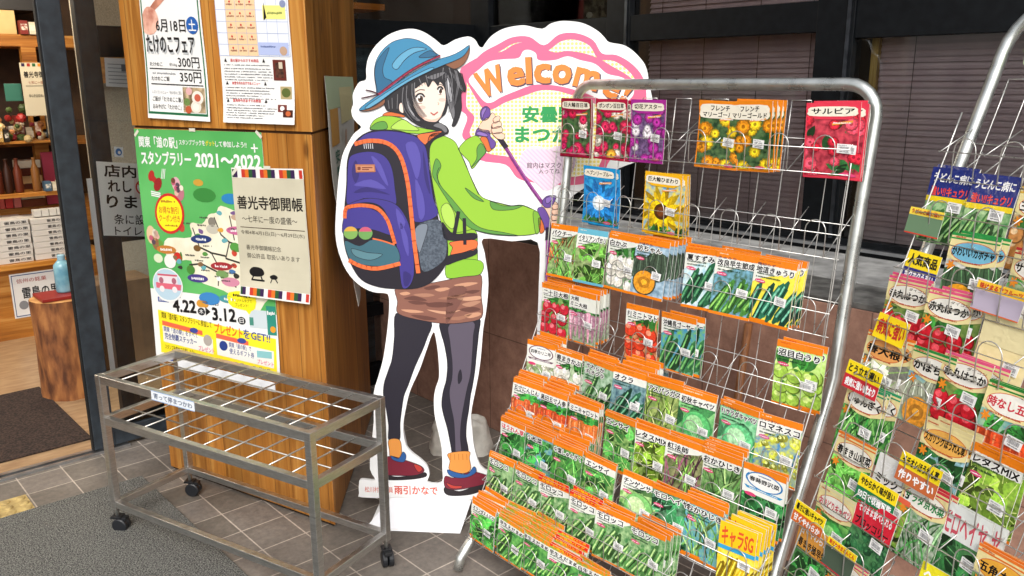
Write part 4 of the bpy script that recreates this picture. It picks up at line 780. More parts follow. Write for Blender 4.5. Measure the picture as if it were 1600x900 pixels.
S = Sheet(lambda u, v, d: Vector((0.275+0.20*u, -T-0.0004-d, TOPZ-0.031+0.033*v)), 0.0004); S.quad(0, 0, 1, 1, ink('#e8eef4'), 0); S.quad(0, 0.92, 1, 1, ink('#9ab4d8'), 1); S.quad(0, 0, 1, 0.08, ink('#9ab4d8'), 1); S.text('寄って停まつかわ', 0.06, 0.2, 0.95, 0.78, ink('#4a5a78'), 2, 0.01); S.build('name_label', us_)
b = MB(); b.box(0.02, 0.50, SD-T-0.004, SD-T-0.002, TOPZ-0.062, TOPZ-0.03, ink('#eceef2')); b.build('paper_strip', us_)

# ---------------------------------------------------------------- cutout sign of a generic hiker
BP, BD, BN = Vector((1.563, 2.277, 0)), Vector((0.70, -0.714, 0)).normalized(), None
BN = Vector((BD.y, -BD.x, 0)); BN = BN if BN.dot(Vector((-1, -1, 0))) > 0 else -BN
cut = empty('cutout_sign', BP, (0, 0, math.atan2(BD.y, BD.x)), label='life size cardboard cutout of a hiker with purple backpack under a Welcome bubble', cat='cutout sign')
def bd(p):
    q = on_plane(p[0], p[1], BP, BN) - BP; return (q.dot(BD), q.z)
class Board(Sheet):
    def __init__(s): super().__init__(lambda a, z, d: Vector((a, -d, z)), 0.0003); s.ol = 0.8
    def p(s, P, m, layer, sm=4):
        Q = smooth_poly([bd(q) for q in P], sm) if sm else [bd(q) for q in P]
        s.poly(Q, m, layer)
        if s.ol and sm == 4: s.stroke(Q+Q[:1], s.ol*0.00205, LINE, layer+0.4)
    def st(s, P, w_, m, layer, sm=3):
        Q = smooth_poly([bd(q) for q in P], sm, False) if sm else [bd(q) for q in P]
        k = 0.00205
        if isinstance(w_, (list, tuple)):
            n = len(Q); ww_ = [k*(w_[0]+(w_[-1]-w_[0])*i/(n-1)) for i in range(n)]
        else: ww_ = w_*k
        s.stroke(Q, ww_, m, layer)
    def tx(s, t, cx, cy, w_, h, m, layer, bold=0.0, rot=0):
        a, z = bd((cx, cy)); a0, _ = bd((cx-w_/2, cy)); a1, _ = bd((cx+w_/2, cy)); _, z0 = bd((cx, cy+h/2)); _, z1 = bd((cx, cy-h/2)); s.text(t, a0, z0, a1, z1, m, layer, bold, rot)
def zA(L): return [(540+x/4.09, 40+y/4.09) for x, y in L]
def zB(L): return [(520+x/3.333, 190+y/3.333) for x, y in L]
def zC(L): return [(660+x/3.75, 160+y/3.75) for x, y in L]
def zD(L): return [(540+x/2.366, 420+y/2.366) for x, y in L]
def zE(L): return [(700+x/3.0, 20+y/3.0) for x, y in L]
outline = [(645, 45), (662, 50), (679, 61), (693, 71), (711, 62), (731, 57), (742, 62), (748, 72), (754, 74), (758, 68), (767, 57), (780, 48), (793, 43), (810, 40), (823, 40), (847, 45), (860, 37), (875, 33), (890, 33), (906, 35), (920, 40), (935, 49), (945, 59), (952, 66), (973, 70), (986, 77), (997, 87), (1006, 98), (1011, 110), (1014, 127), (1018, 148), (1022, 172), (1020, 205), (1011, 235), (1000, 250), (967, 263), (940, 280), (915, 293), (890, 312), (886, 345), (884, 380), (876, 440), (868, 520), (862, 600), (836, 600), (839, 520), (842, 440), (840, 379), (800, 377), (755, 373), (757, 395), (761, 420), (763, 445), (760, 483), (755, 513), (751, 560), (747, 589), (741, 619), (736, 648), (738, 674), (741, 699), (751, 728), (770, 742), (776, 756), (768, 772), (735, 781), (690, 781), (620, 779), (565, 777), (561, 771), (561, 754), (565, 749), (586, 750), (578, 733), (580, 699), (584, 657), (584, 614), (591, 589), (599, 559), (605, 517), (608, 483), (607, 462), (600, 458), (582, 456), (561, 445), (542, 424), (529, 394), (524, 365), (525, 330), (527, 300), (530, 270), (535, 243), (543, 225), (553, 209), (564, 199), (558, 192), (551, 183), (549, 172), (552, 162), (551, 150), (555, 138), (562, 128), (572, 124), (572, 108), (576, 89), (588, 70), (606, 55), (626, 47)]
hole = [(677, 519), (682, 535), (685, 560), (686, 589), (681, 605), (678, 622), (679, 648), (685, 675), (690, 700), (691, 730), (690, 754), (668, 754), (671, 742), (667, 728), (656, 717), (642, 706), (633, 692), (630, 665), (634, 638), (641, 610), (655, 579), (666, 548)]
O2 = smooth_poly([bd(p) for p in outline], 3); H2 = smooth_poly([bd(p) for p in hole], 3)
b = MB(); card = mottled('#e6e7e7', '#f1f2f2', 9, 0.36, 6); TH = 0.012
tri = tessellate_polygon([[Vector((a, z, 0)) for a, z in O2], [Vector((a, z, 0)) for a, z in H2]]); allp = O2+H2
b.raw([(a, 0, z) for a, z in allp], [tuple(t) for t in tri], card); b.raw([(a, TH, z) for a, z in allp], [tuple(reversed(t)) for t in tri], flat('#c9c4b8', 0.8))
for L in (O2, H2): n = len(L); b.raw([(a, 0, z) for a, z in L]+[(a, TH, z) for a, z in L], [(i, (i+1) % n, n+(i+1) % n, n+i) for i in range(n)], card)
b.build('board', cut)
# foot panel and rear prop
b = MB(); fb = [bd((611, 777)), bd((737, 781))]
fl0, fl1 = gz(570, 828)-BP, gz(719, 834)-BP
q0, q1 = (fl0.dot(BD), -fl0.dot(BN)), (fl1.dot(BD), -fl1.dot(BN))
b.face([(fb[0][0], -0.012, fb[0][1]+0.002), (q0[0], q0[1], 0.001), (q1[0], q1[1], 0.001), (fb[1][0], -0.012, fb[1][1]+0.002)], flat('#e6e8ec', 0.4)); b.face([(fb[0][0], -0.003, fb[0][1]), (fb[1][0], -0.003, fb[1][1]), (q1[0], q1[1]+0.01, 0.001), (q0[0], q0[1]+0.01, 0.001)], card)
b.box(-0.12, 0.18, q0[1]+0.0, 0.14, 0.0006, 0.004, card); b.build('foot_panel', cut)
b = MB(); b.raw([(-0.07, TH, 0.36), (-0.02, TH, 0.36), (0.0, 0.15, 0.005), (-0.10, 0.15, 0.005), (-0.07, TH+0.006, 0.36), (-0.02, TH+0.006, 0.36), (0.0, 0.16, 0.005), (-0.10, 0.16, 0.005)], [(0, 1, 2, 3), (7, 6, 5, 4), (0, 4, 5, 1), (3, 2, 6, 7), (0, 3, 7, 4), (1, 5, 6, 2)], flat('#e2e4e8', 0.6)); b.build('rear_prop', cut)
LINE = ink('#22202a')
def part(name, fn):
    S = Board(); fn(S); o = S.build(name, cut); return o
# speech bubble
def bubble(S):
    S.ol = 0; PK, CR = ink('#ee6e94'), dots_mat('#fdfadf', '#f2e27a', 0.0125, 0.36)
    S.p(zE([(60, 260), (110, 235), (165, 185), (230, 150), (300, 115), (380, 112), (450, 152), (520, 102), (600, 95), (680, 128), (722, 190), (790, 198), (860, 238), (912, 300), (930, 380), (920, 480), (880, 560), (840, 640), (760, 690), (720, 770), (640, 800), (560, 808), (440, 800), (370, 790), (320, 770), (270, 712), (150, 690), (90, 610), (66, 570), (90, 490), (50, 440), (60, 330)]), PK, 1)
    S.p(zE([(85, 288), (143, 249), (191, 211), (249, 178), (311, 144), (379, 142), (453, 183), (529, 135), (596, 127), (664, 156), (704, 216), (775, 226), (833, 261), (878, 316), (893, 383), (886, 469), (849, 541), (808, 614), (736, 662), (695, 736), (625, 763), (558, 769), (451, 763), (389, 756), (340, 732), (297, 679), (176, 655), (123, 593), (102, 560), (125, 490), (87, 440), (90, 345)]), CR, 2)
    S.p(zE([(62, 262), (150, 205), (250, 182), (310, 148), (370, 138), (435, 160), (500, 185), (560, 178), (640, 190), (710, 215), (760, 245), (840, 292), (895, 345), (902, 405), (860, 440), (800, 470), (720, 440), (640, 405), (560, 380), (500, 365), (430, 365), (350, 392), (270, 420), (215, 450), (170, 455), (130, 400), (80, 310)]), PK, 3)
    S.p(zE([(98, 312), (150, 262), (195, 228), (260, 218), (330, 212), (352, 180), (380, 174), (412, 190), (425, 222), (500, 222), (560, 204), (620, 222), (690, 240), (745, 285), (820, 305), (868, 350), (862, 395), (800, 432), (720, 408), (640, 375), (560, 352), (480, 338), (400, 338), (320, 366), (250, 395), (205, 420), (170, 415), (125, 360)]), ink('#fdfdfd'), 4)
    OR, DK = ink('#f08c3e'), ink('#5a4a5a')
    for ch, x, y, w_, h, r_ in (('W', 200, 322, 132, 132, 0.36), ('e', 318, 298, 86, 96, 0.20), ('l', 378, 270, 34, 130, 0.05), ('c', 442, 284, 84, 98, -0.03), ('o', 534, 288, 94, 98, -0.12), ('m', 650, 310, 122, 98, -0.26), ('e', 766, 354, 86, 96, -0.40), ('!', 842, 366, 36, 118, -0.50)):
        px, py = zE([(x, y)])[0]
        S.tx(ch, px+1.2, py+1.5, w_/3+2, h/3+2, DK, 5, 0.045, r_); S.tx(ch, px, py, w_/3, h/3, OR, 6, 0.045, r_)
    GN = ink('#2f9e58')
    S.tx('安曇野', *zE([(475, 476)])[0], 86, 27, GN, 5, 0.045); S.tx('まつかわ', *zE([(490, 570)])[0], 118, 26, GN, 5, 0.045)
    HT, HS = ink('#f3dcec'), ink('#e8cbe2')
    heart = smooth_poly(zE([(465, 640), (430, 625), (380, 628), (345, 660), (335, 710), (360, 760), (420, 805), (465, 835), (520, 800), (575, 755), (598, 705), (590, 660), (550, 628), (500, 625)]), 3); S.p(heart, HT, 5, 0)
    hb = [bd(p) for p in heart]
    for k in range(-12, 14):
        x = 465+k*22; L_ = [bd(p) for p in zE([(x-95, 640), (x-87, 640), (x+95, 830), (x+87, 830)])]
        # keep the stripe inside the heart by sampling
        for t in range(22):
            a = Vector(L_[0]).lerp(Vector(L_[2]), t/22); c = Vector(L_[0]).lerp(Vector(L_[2]), (t+1)/22); m_ = (a+c)/2
            ins = False
            for i in range(len(hb)):
                p, q = hb[i-1], hb[i]
                if (p[1] > m_.y) != (q[1] > m_.y) and m_.x < (q[0]-p[0])*(m_.y-p[1])/(q[1]-p[1])+p[0]: ins = not ins
            if ins: S.stroke([tuple(a), tuple(c)], 0.0045, HS, 6)
    S.tx('館内はマスクして', *zE([(478, 715)])[0], 72, 9, K, 7, 0.0); S.tx('入ってね', *zE([(474, 742)])[0], 33, 8.5, K, 7, 0.0)
part('speech_bubble', bubble)
def legs(S):
    LG, LD, LH = ink('#37333f'), ink('#2a2732'), ink('#5f5766')
    S.p(zD([(186, 165), (250, 185), (318, 198), (300, 260), (285, 300), (262, 350), (248, 385), (232, 430), (216, 470), (208, 520), (202, 570), (199, 634), (160, 634), (159, 580), (150, 520), (140, 470), (142, 425), (158, 375), (172, 330), (180, 250)]), LD, 2)
    S.p(zD([(348, 195), (420, 202), (494, 183), (492, 240), (486, 300), (478, 380), (470, 430), (462, 470), (456, 520), (448, 570), (446, 620), (452, 682), (400, 688), (388, 650), (376, 590), (362, 540), (355, 500), (360, 455), (372, 410), (376, 350), (366, 285)]), LD, 2)
    S.p(zD([(384, 205), (472, 195), (472, 250), (468, 320), (462, 390), (450, 440), (438, 500), (428, 560), (424, 620), (428, 680), (408, 684), (404, 620), (400, 560), (388, 500), (384, 450), (394, 400), (394, 340), (386, 270)]), LH, 3)
    S.p(zD([(425, 372), (416, 395), (418, 425), (430, 405)]), LD, 4)
    S.p(zD([(186, 70), (260, 62), (380, 40), (494, 15), (502, 100), (504, 178), (440, 198), (370, 202), (290, 192), (196, 166), (192, 120)]), ink('#8e6052'), 5)
    for P, c in (([(205, 150), (260, 152), (290, 160), (240, 162)], '#cf9a7c'), ([(250, 95), (300, 90), (330, 98), (290, 104)], '#b07f68'), ([(300, 150), (380, 158), (430, 150), (370, 168)], '#d2a083'), ([(340, 110), (400, 98), (450, 92), (400, 112)], '#a5745f'), ([(400, 60), (450, 50), (490, 52), (440, 66)], '#cf9a7c'), ([(430, 130), (480, 118), (500, 122), (460, 140)], '#b88870'), ([(230, 120), (270, 118), (310, 128), (260, 132)], '#6a443c'), ([(360, 180), (420, 176), (470, 165), (420, 190)], '#a5745f'), ([(200, 90), (225, 84), (240, 92), (215, 98)], '#cf9a7c'), ([(440, 85), (470, 78), (498, 80), (470, 92)], '#6a443c'), ([(385, 75), (450, 75), (385, 190), (370, 190)], '#7a5148'), ([(330, 75), (370, 68), (385, 74), (350, 84)], '#cf9a7c'), ([(215, 110), (250, 100), (285, 108), (300, 118), (250, 116)], '#6a443c'), ([(300, 128), (350, 122), (400, 130), (360, 142), (310, 140)], '#6a443c'), ([(410, 110), (450, 104), (495, 100), (498, 112), (450, 118)], '#d2a083'), ([(240, 170), (300, 174), (340, 186), (290, 188)], '#6a443c'), ([(420, 150), (470, 140), (500, 150), (460, 160)], '#6a443c'), ([(290, 70), (330, 60), (350, 66), (310, 78)], '#6a443c'), ([(440, 170), (490, 160), (500, 170), (460, 182)], '#cf9a7c')): S.p(zD(P), ink(c), 6, 3)
    SK, SK2 = ink('#e89a4a'), ink('#c97a34')
    S.p(zD([(160, 632), (200, 632), (208, 680), (206, 706), (168, 700), (162, 670)]), SK, 3); S.p(zD([(380, 682), (455, 674), (458, 700), (462, 742), (430, 756), (384, 742), (386, 710)]), SK, 4)
    for k in range(5): S.st(zD([(388+k*15, 684), (389+k*15, 706)]), 1.2, SK2, 5, 1)
    SH, SL_, NV, RB = ink('#7d2436'), ink('#2b2428'), ink('#2f5f9e'), ink('#c04038')
    S.p(zD([(136, 752), (180, 768), (240, 764), (292, 752), (296, 768), (240, 778), (160, 780), (136, 770)]), SL_, 4); S.p(zD([(140, 705), (170, 692), (215, 705), (250, 716), (282, 730), (290, 748), (260, 762), (200, 764), (140, 756)]), SH, 5); S.p(zD([(168, 690), (196, 700), (212, 676), (224, 690), (214, 714), (176, 706)]), NV, 6); S.p(zD([(252, 722), (276, 728), (284, 742), (268, 750)]), RB, 6)
    S.p(zD([(370, 806), (420, 822), (480, 800), (540, 770), (552, 790), (520, 812), (460, 834), (390, 838), (366, 826)]), SL_, 5); S.p(zD([(368, 766), (400, 772), (440, 756), (470, 748), (510, 758), (545, 772), (520, 792), (470, 806), (410, 816), (368, 806)]), SH, 6); S.p(zD([(376, 742), (410, 752), (450, 758), (475, 730), (482, 752), (440, 772), (390, 766)]), NV, 7); S.p(zD([(372, 790), (400, 800), (430, 802), (425, 810), (390, 810)]), RB, 7)
part('trousers_and_shoes', legs)
def label(S):
    S.tx('松川村役場員', 592, 765, 44, 9, ink('#e0705a'), 2, 0.01); S.tx('雨引かなで', 650, 766, 68, 14, ink('#e0604c'), 2, 0.03)
part('name_strip', label)
def jacket(S):
    G, GD, GL_ = ink('#97c83c'), ink('#5f9a44'), ink('#b3d95e')
    S.p(zD([(374, 32), (384, -30), (500, -30), (500, 18), (440, 28)]), ink('#8cc43a'), 6)
    S.p(zC([(215, 280), (240, 235), (275, 208), (318, 194), (345, 222), (368, 262), (374, 290), (340, 332), (292, 388), (272, 345)]), G, 5); S.p(zC([(285, 382), (318, 330), (320, 270), (345, 240), (372, 288), (335, 335)]), GD, 6)
    S.p(zC([(42, 250), (75, 205), (110, 194), (150, 205), (195, 235), (225, 300), (262, 385), (300, 470), (340, 545), (390, 572), (450, 588), (520, 604), (580, 600), (640, 622), (684, 652), (690, 700), (682, 752), (650, 772), (560, 780), (480, 776), (400, 766), (340, 752), (300, 742), (220, 760), (150, 756), (110, 700), (80, 580), (60, 470), (44, 350)]), G, 7)
    S.p(zC([(60, 420), (90, 480), (140, 560), (200, 650), (260, 720), (320, 752), (420, 775), (560, 781), (470, 760), (360, 740), (290, 700), (220, 620), (170, 560), (110, 490), (90, 430), (110, 370), (80, 330)]), GD, 8)
    S.p(zC([(110, 620), (150, 590), (190, 660), (180, 740), (130, 700)]), GL_, 9)
    S.p(zC([(400, 580), (470, 604), (540, 606), (590, 602), (540, 625), (460, 632), (410, 622)]), GD, 8); S.p(zC([(250, 500), (310, 540), (360, 580), (300, 560)]), GD, 8)
    S.p(zC([(650, 640), (688, 655), (690, 740), (668, 770), (655, 720)]), ink('#7fb43a'), 8)
    S.st(zC([(210, 270), (250, 350), (285, 440), (330, 540)]), 1.0, LINE, 9); S.st(zC([(100, 380), (85, 420), (100, 480)]), 0.9, LINE, 9); S.st(zC([(300, 745), (400, 768), (560, 780), (650, 772)]), 0.9, LINE, 9); S.st(zC([(392, 575), (450, 590), (520, 606), (580, 602), (640, 624)]), 0.8, LINE, 9)
    S.p(zC([(340, 212), (372, 196), (412, 262), (384, 290), (362, 250)]), ink('#d97038'), 6); S.p(zC([(680, 680), (700, 690), (716, 745), (690, 765)]), ink('#d97038'), 8)
    S.p(zC([(112, 690), (200, 730), (310, 748), (322, 850), (318, 960), (250, 985), (160, 1000), (130, 900)]), G, 5.5)
    # hood
    S.p(zA([(158, 665), (170, 620), (205, 590), (260, 575), (330, 585), (385, 605), (440, 640), (520, 660), (580, 668), (560, 690), (440, 690), (300, 672), (220, 664)]), G, 6); S.p(zA([(160, 662), (200, 620), (255, 615), (262, 660)]), GD, 7); S.p(zA([(290, 655), (360, 600), (420, 630), (470, 668), (380, 668)]), GL_, 7); S.p(zA([(238, 575), (262, 555), (330, 552), (380, 572), (372, 585), (300, 578)]), ink('#d97038'), 7)
part('jacket', jacket)
def pack(S):
    BK, BL_, BD_, BH, OR = ink('#26222c'), ink('#433a8c'), ink('#352d70'), ink('#5a52a8'), ink('#ee7440')
    S.p(zB([(72, 330), (76, 210), (98, 135), (135, 85), (190, 52), (260, 42), (350, 48), (430, 70), (470, 60), (550, 50), (585, 68), (530, 95), (505, 140), (502, 220), (520, 330), (540, 450), (555, 520), (590, 590), (600, 680), (585, 750), (520, 830), (440, 866), (330, 870), (230, 858), (150, 822), (100, 750), (66, 660), (56, 560), (62, 450)]), BK, 10)
    S.p(zB([(84, 200), (120, 166), (200, 156), (268, 178), (308, 240), (325, 350), (328, 432), (250, 406), (160, 400), (78, 432), (76, 320)]), BL_, 11)
    S.p(zB([(110, 130), (150, 80), (190, 58), (262, 48), (350, 54), (430, 76), (480, 125), (496, 190), (505, 270), (525, 400), (545, 488), (430, 522), (412, 420), (392, 310), (365, 205), (325, 135), (270, 100), (180, 96)]), BL_, 11)
    S.p(zB([(328, 430), (372, 480), (405, 560), (420, 680), (424, 790), (400, 855), (362, 860), (345, 740), (325, 600), (290, 500), (250, 440), (180, 420), (80, 432), (170, 400), (260, 406)]), BL_, 12)
    for P in ([(380, 120), (430, 110), (460, 200), (440, 300), (410, 220)], [(430, 300), (470, 380), (480, 480), (450, 500)], [(200, 180), (250, 220), (290, 330), (260, 300)], [(350, 520), (390, 600), (395, 700), (370, 640)], [(110, 330), (200, 300), (280, 350), (190, 340)], [(330, 450), (380, 520), (350, 560)]): S.p(zB(P), BH, 13, 3)
    for P in ([(110, 370), (180, 340), (300, 380), (200, 365)], [(120, 200), (140, 260), (120, 320), (100, 260)], [(470, 150), (490, 250), (510, 380), (480, 300)], [(370, 780), (410, 800), (395, 850), (372, 850)]): S.p(zB(P), BD_, 13, 3)
    S.p(zB([(62, 480), (82, 455), (160, 444), (235, 468), (285, 520), (310, 590), (322, 640), (250, 615), (200, 560), (60, 590)]), BL_, 13); S.p(zB([(100, 560), (200, 560), (280, 585), (320, 600), (322, 640), (230, 610), (120, 600)]), BK, 14)
    S.p(zB([(64, 620), (140, 646), (215, 612), (325, 642), (346, 730), (240, 752), (130, 738), (88, 714)]), ink('#3f6a78'), 14); S.p(zB([(100, 660), (180, 680), (260, 690), (200, 720), (120, 700)]), ink('#5a8590'), 15)
    S.st(zB([(118, 116), (180, 100), (262, 104), (322, 136), (362, 200), (390, 310), (406, 440), (424, 620), (446, 785)]), 6.6, OR, 14); S.st(zB([(64, 500), (70, 452), (110, 438), (170, 436), (235, 452), (285, 510), (312, 590), (324, 632)]), 6.0, OR, 15); S.st(zB([(88, 722), (150, 752), (235, 764), (350, 738)]), 6.6, OR, 16); S.st(zB([(210, 608), (262, 620), (322, 640)]), 2.4, OR, 16)
    S.p(zB([(430, 552), (545, 508), (588, 585), (596, 665), (572, 730), (475, 782), (448, 690)]), mottled('#3b4450', '#5a6470', 150, 0.6), 12); S.p(zB([(430, 556), (495, 536), (470, 640), (448, 680)]), ink('#7d8794'), 13)
    S.p(zB([(118, 222), (220, 222), (224, 262), (122, 264)]), ink('#b0704a'), 14, 0); S.p(zB([(124, 228), (215, 228), (218, 257), (127, 258)]), ink('#c8896a'), 15, 0); S.p(zB([(130, 234), (146, 234), (146, 252), (130, 252)]), ink('#7a4030'), 16, 0); S.p(zB([(154, 236), (208, 236), (208, 241), (154, 241)]), ink('#7a4030'), 16, 0); S.p(zB([(154, 246), (190, 246), (190, 251), (154, 251)]), ink('#7a4030'), 16, 0)
    for k in range(5): S.st(zB([(163+k*11, 114), (166+k*11, 140)]), 1.2, ink('#c9c8d0'), 12, 1)
    # two plain round charms
    for (x, y, c, c2) in ((95, 578, '#7fae5a', '#d9a84a'), (172, 580, '#6fa25a', '#c85a78')):
        px, py = zB([(x, y)])[0]; S.p([(px+11*math.cos(t*0.524), py+10*math.sin(t*0.524)) for t in range(12)], ink(c), 17, 2); S.p([(px+10*math.cos(3.3+t*0.31), py-1+9*math.sin(3.3+t*0.31)) for t in range(10)], ink(c2), 18, 0)
    # shoulder strap, belt
    S.p(zB([(440, 72), (500, 58), (570, 50), (530, 80), (492, 110), (478, 118)]), OR, 12); S.p(zC([(48, 190), (85, 178), (122, 182), (70, 210), (46, 250), (40, 330), (28, 280), (34, 220)]), BK, 12)
    S.p(zC([(118, 700), (150, 740), (190, 770), (306, 765), (308, 800), (150, 806), (120, 760)]), BK, 12); S.p(zC([(165, 818), (312, 805), (312, 860), (240, 878), (168, 892), (178, 850)]), OR, 12); S.p(zC([(150, 900), (240, 878), (315, 856), (312, 890), (200, 930), (140, 950)]), BK, 12); S.st(zC([(212, 640), (188, 770)]), 6, BK, 12, 1); S.st(zC([(246, 680), (250, 830)]), 5.5, BK, 13, 1)
part('backpack', pack)
def hands(S):
    SK, SKD, PU, PD = ink('#f6cdb4'), ink('#b87860'), ink('#6a4a9a'), ink('#4a3370')
    S.st(zC([(400, 140), (440, 200), (484, 258), (560, 380), (640, 500), (705, 590)]), [6.4, 5.4], ink('#82307e'), 8); S.st(zC([(410, 130), (440, 190), (490, 262)]), 8.0, ink('#2b2030'), 9); S.st(zC([(500, 275), (600, 430), (690, 565)]), 1.6, ink('#b060aa'), 9)
    S.p(zC([(338, 70), (345, 40), (372, 22), (396, 40), (396, 80), (372, 104), (346, 100)]), PU, 10); S.p(zC([(345, 60), (360, 35), (378, 32), (360, 70), (352, 95)]), ink('#8f70bc'), 11)
    # fist on the pole: palm, four fingers and thumb
    S.p(zC([(330, 158), (342, 122), (368, 96), (392, 84), (408, 60), (426, 72), (424, 110), (404, 140), (410, 180), (380, 176)]), SK, 10)
    for P in ([(414, 100), (440, 78), (456, 86), (450, 108), (424, 122)], [(408, 128), (446, 110), (464, 122), (456, 144), (416, 152)], [(404, 158), (448, 140), (470, 154), (462, 178), (414, 182)], [(412, 186), (456, 176), (484, 192), (474, 216), (440, 212)]): S.p(zC(P), SK, 11, 4); S.st(zC([P[0], P[4]]), 0.8, SKD, 12, 1)
    S.p(zC([(312, 192), (324, 152), (352, 160), (392, 166), (400, 200), (430, 232), (424, 262), (402, 270), (388, 226), (370, 200)]), PU, 10); S.p(zC([(330, 170), (380, 185), (376, 200), (320, 188)]), ink('#8f70bc'), 11)
    S.p(zC([(700, 604), (740, 590), (780, 582), (800, 610), (806, 660), (790, 715), (768, 742), (745, 742), (724, 690)]), SK, 9)
    for P in ([(752, 600), (790, 596), (806, 612), (770, 628)], [(756, 632), (800, 626), (810, 646), (768, 660)], [(756, 664), (802, 656), (806, 680), (764, 694)], [(752, 698), (792, 690), (788, 716), (756, 726)]): S.p(zC(P), SK, 10, 4); S.st(zC([P[0], P[3]]), 0.8, SKD, 11, 1)
    S.p(zC([(674, 628), (704, 612), (728, 640), (748, 690), (752, 742), (720, 745), (706, 700)]), PU, 10); S.p(zC([(704, 575), (730, 548), (775, 545), (782, 560), (756, 610), (722, 616), (706, 600)]), PU, 11); S.p(zC([(724, 560), (764, 552), (745, 585), (726, 590)]), ink('#8f70bc'), 12)
    S.st([(857, 360), (856, 420), (855, 500), (853, 600)], 8.0, ink('#82307e'), 8, 1); S.st([(855, 362), (854, 420), (853, 500), (851, 600)], 2.2, ink('#b060aa'), 9, 1); S.st([(857, 356), (856, 374)], 8.6, ink('#2b2030'), 10, 1)
part('hands_and_pole', hands)
def head(S):
    SK, HB, HG, HH = ink('#fde3d3'), ink('#2a282c'), ink('#77767a'), ink('#c9c9ce')
    S.p(zA([(248, 480), (300, 430), (360, 380), (440, 330), (540, 275), (650, 245), (706, 275), (740, 320), (768, 385), (765, 425), (742, 410), (740, 470), (742, 530), (722, 600), (700, 640), (680, 640), (690, 600), (694, 540), (660, 500), (640, 560), (600, 600), (600, 622), (640, 640), (660, 672), (640, 694), (570, 668), (480, 645), (420, 610), (370, 570), (300, 552), (262, 538)]), HB, 11)
    S.p(zA([(346, 500), (362, 495), (372, 555), (352, 552), (342, 530)]), SK, 12)
    S.p(zA([(428, 470), (432, 410), (448, 372), (500, 350), (560, 345), (610, 362), (636, 410), (642, 470), (632, 530), (606, 585), (585, 612), (550, 616), (505, 604), (460, 560), (436, 515)]), SK, 12)
    # simple friendly face
    for x, y, rx, ry in ((478, 466, 24, 30), (606, 416, 15, 24)):
        oval = lambda k, dx=0, dy=0: zA([(x+dx+rx*k*math.cos(t*0.524), y+dy+ry*k*math.sin(t*0.524)) for t in range(12)])
        S.p(oval(1.0), white, 13, 2); S.p(oval(0.72, 2, 2), ink('#6a4a34'), 14, 2); S.p(oval(0.4, 2, 0), ink('#2a201c'), 15, 2); S.p(oval(0.26, -6, -9), white, 16, 2)
        S.st(zA([(x-rx*1.15, y-ry*0.35), (x-rx*0.5, y-ry*0.95), (x+rx*0.5, y-ry*0.98), (x+rx*1.15, y-ry*0.4)]), 2.6, HB, 16); S.st(zA([(x-rx*0.6, y+ry*0.98), (x+rx*0.5, y+ry*1.0)]), 0.8, ink('#8a5a4a'), 16, 1)
    S.st(zA([(446, 426), (474, 410), (508, 412)]), 1.3, HB, 14); S.st(zA([(588, 384), (606, 376), (626, 384)]), 1.1, HB, 14); S.st(zA([(590, 490), (598, 500), (590, 506)]), 0.9, ink('#c98e78'), 13); S.st(zA([(545, 556), (566, 568), (590, 552)]), 2.0, ink('#b8544e'), 13); S.st(zA([(556, 572), (572, 574)]), 1.0, ink('#d99a8a'), 13, 1)
    for x, y in ((490, 522), (618, 474)): S.p(zA([(x+24*math.cos(t*0.785), y+12*math.sin(t*0.785)) for t in range(8)]), ink('#f8c6b8'), 12.8, 2)
    S.p(zA([(460, 560), (500, 598), (560, 614), (600, 596), (620, 560), (600, 585), (550, 600), (500, 585)]), ink('#f2c3ae'), 12.8, 3)
    # hair strands over the face
    S.p(zA([(370, 400), (420, 360), (436, 380), (424, 440), (428, 510), (452, 570), (500, 612), (470, 620), (420, 585), (385, 530), (372, 470)]), HB, 15); S.p(zA([(372, 430), (400, 400), (408, 470), (440, 560), (480, 606), (450, 606), (405, 560), (380, 500)]), HG, 16); S.p(zA([(385, 440), (396, 430), (412, 510), (450, 585), (420, 560), (396, 510)]), HH, 17)
    S.p(zA([(430, 372), (470, 340), (560, 300), (640, 270), (650, 330), (628, 372), (610, 345), (590, 380), (560, 350), (530, 392), (510, 360), (470, 385), (446, 400)]), HB, 15); S.p(zA([(520, 330), (600, 300), (640, 300), (600, 330), (560, 345)]), HG, 16)
    S.p(zA([(636, 300), (672, 340), (690, 420), (694, 500), (700, 560), (690, 600), (668, 540), (650, 470), (640, 400)]), HG, 15); S.p(zA([(660, 290), (710, 320), (740, 380), (756, 420), (728, 400), (700, 350)]), HG, 15); S.p(zA([(650, 330), (672, 390), (682, 470), (672, 490), (656, 420)]), HH, 16)
    S.p(zA([(600, 620), (640, 645), (652, 672), (636, 684), (610, 660), (560, 640)]), HG, 15)
    rs = random.Random(4)
    for i in range(16):
        t = i/15; x0_, y0_ = 372+70*t, 395-30*t; S.st(zA([(x0_, y0_), (x0_-8+10*t, y0_+80), (x0_+10+20*t, y0_+150), (x0_+60+20*t, y0_+215)]), [1.6, 0.5], rs.choice([HB, HG, HB, HB]), 18+0.05*i)
    for i in range(12):
        x0_ = 645+9*i; S.st(zA([(x0_, 262+4*i), (x0_+18, 330+5*i), (x0_+22-2*i, 430), (x0_+14-3*i, 560-8*i)]), [1.5, 0.4], rs.choice([HB, HG, HB, HB]), 17+0.05*i)
    for i in range(9): S.st(zA([(450+22*i, 350-10*i), (462+20*i, 372-8*i), (476+18*i, 392-6*i)]), [1.6, 0.4], rs.choice([HB, HG, HB]), 18.5)
    for i in range(8): S.st(zA([(262+12*i, 486-8*i), (270+10*i, 530)]), 1.0, rs.choice([HG, HB]), 12, 1)
    # hat
    HT, HD, HL = ink('#3d88b0'), ink('#2c678c'), ink('#62a6c8')
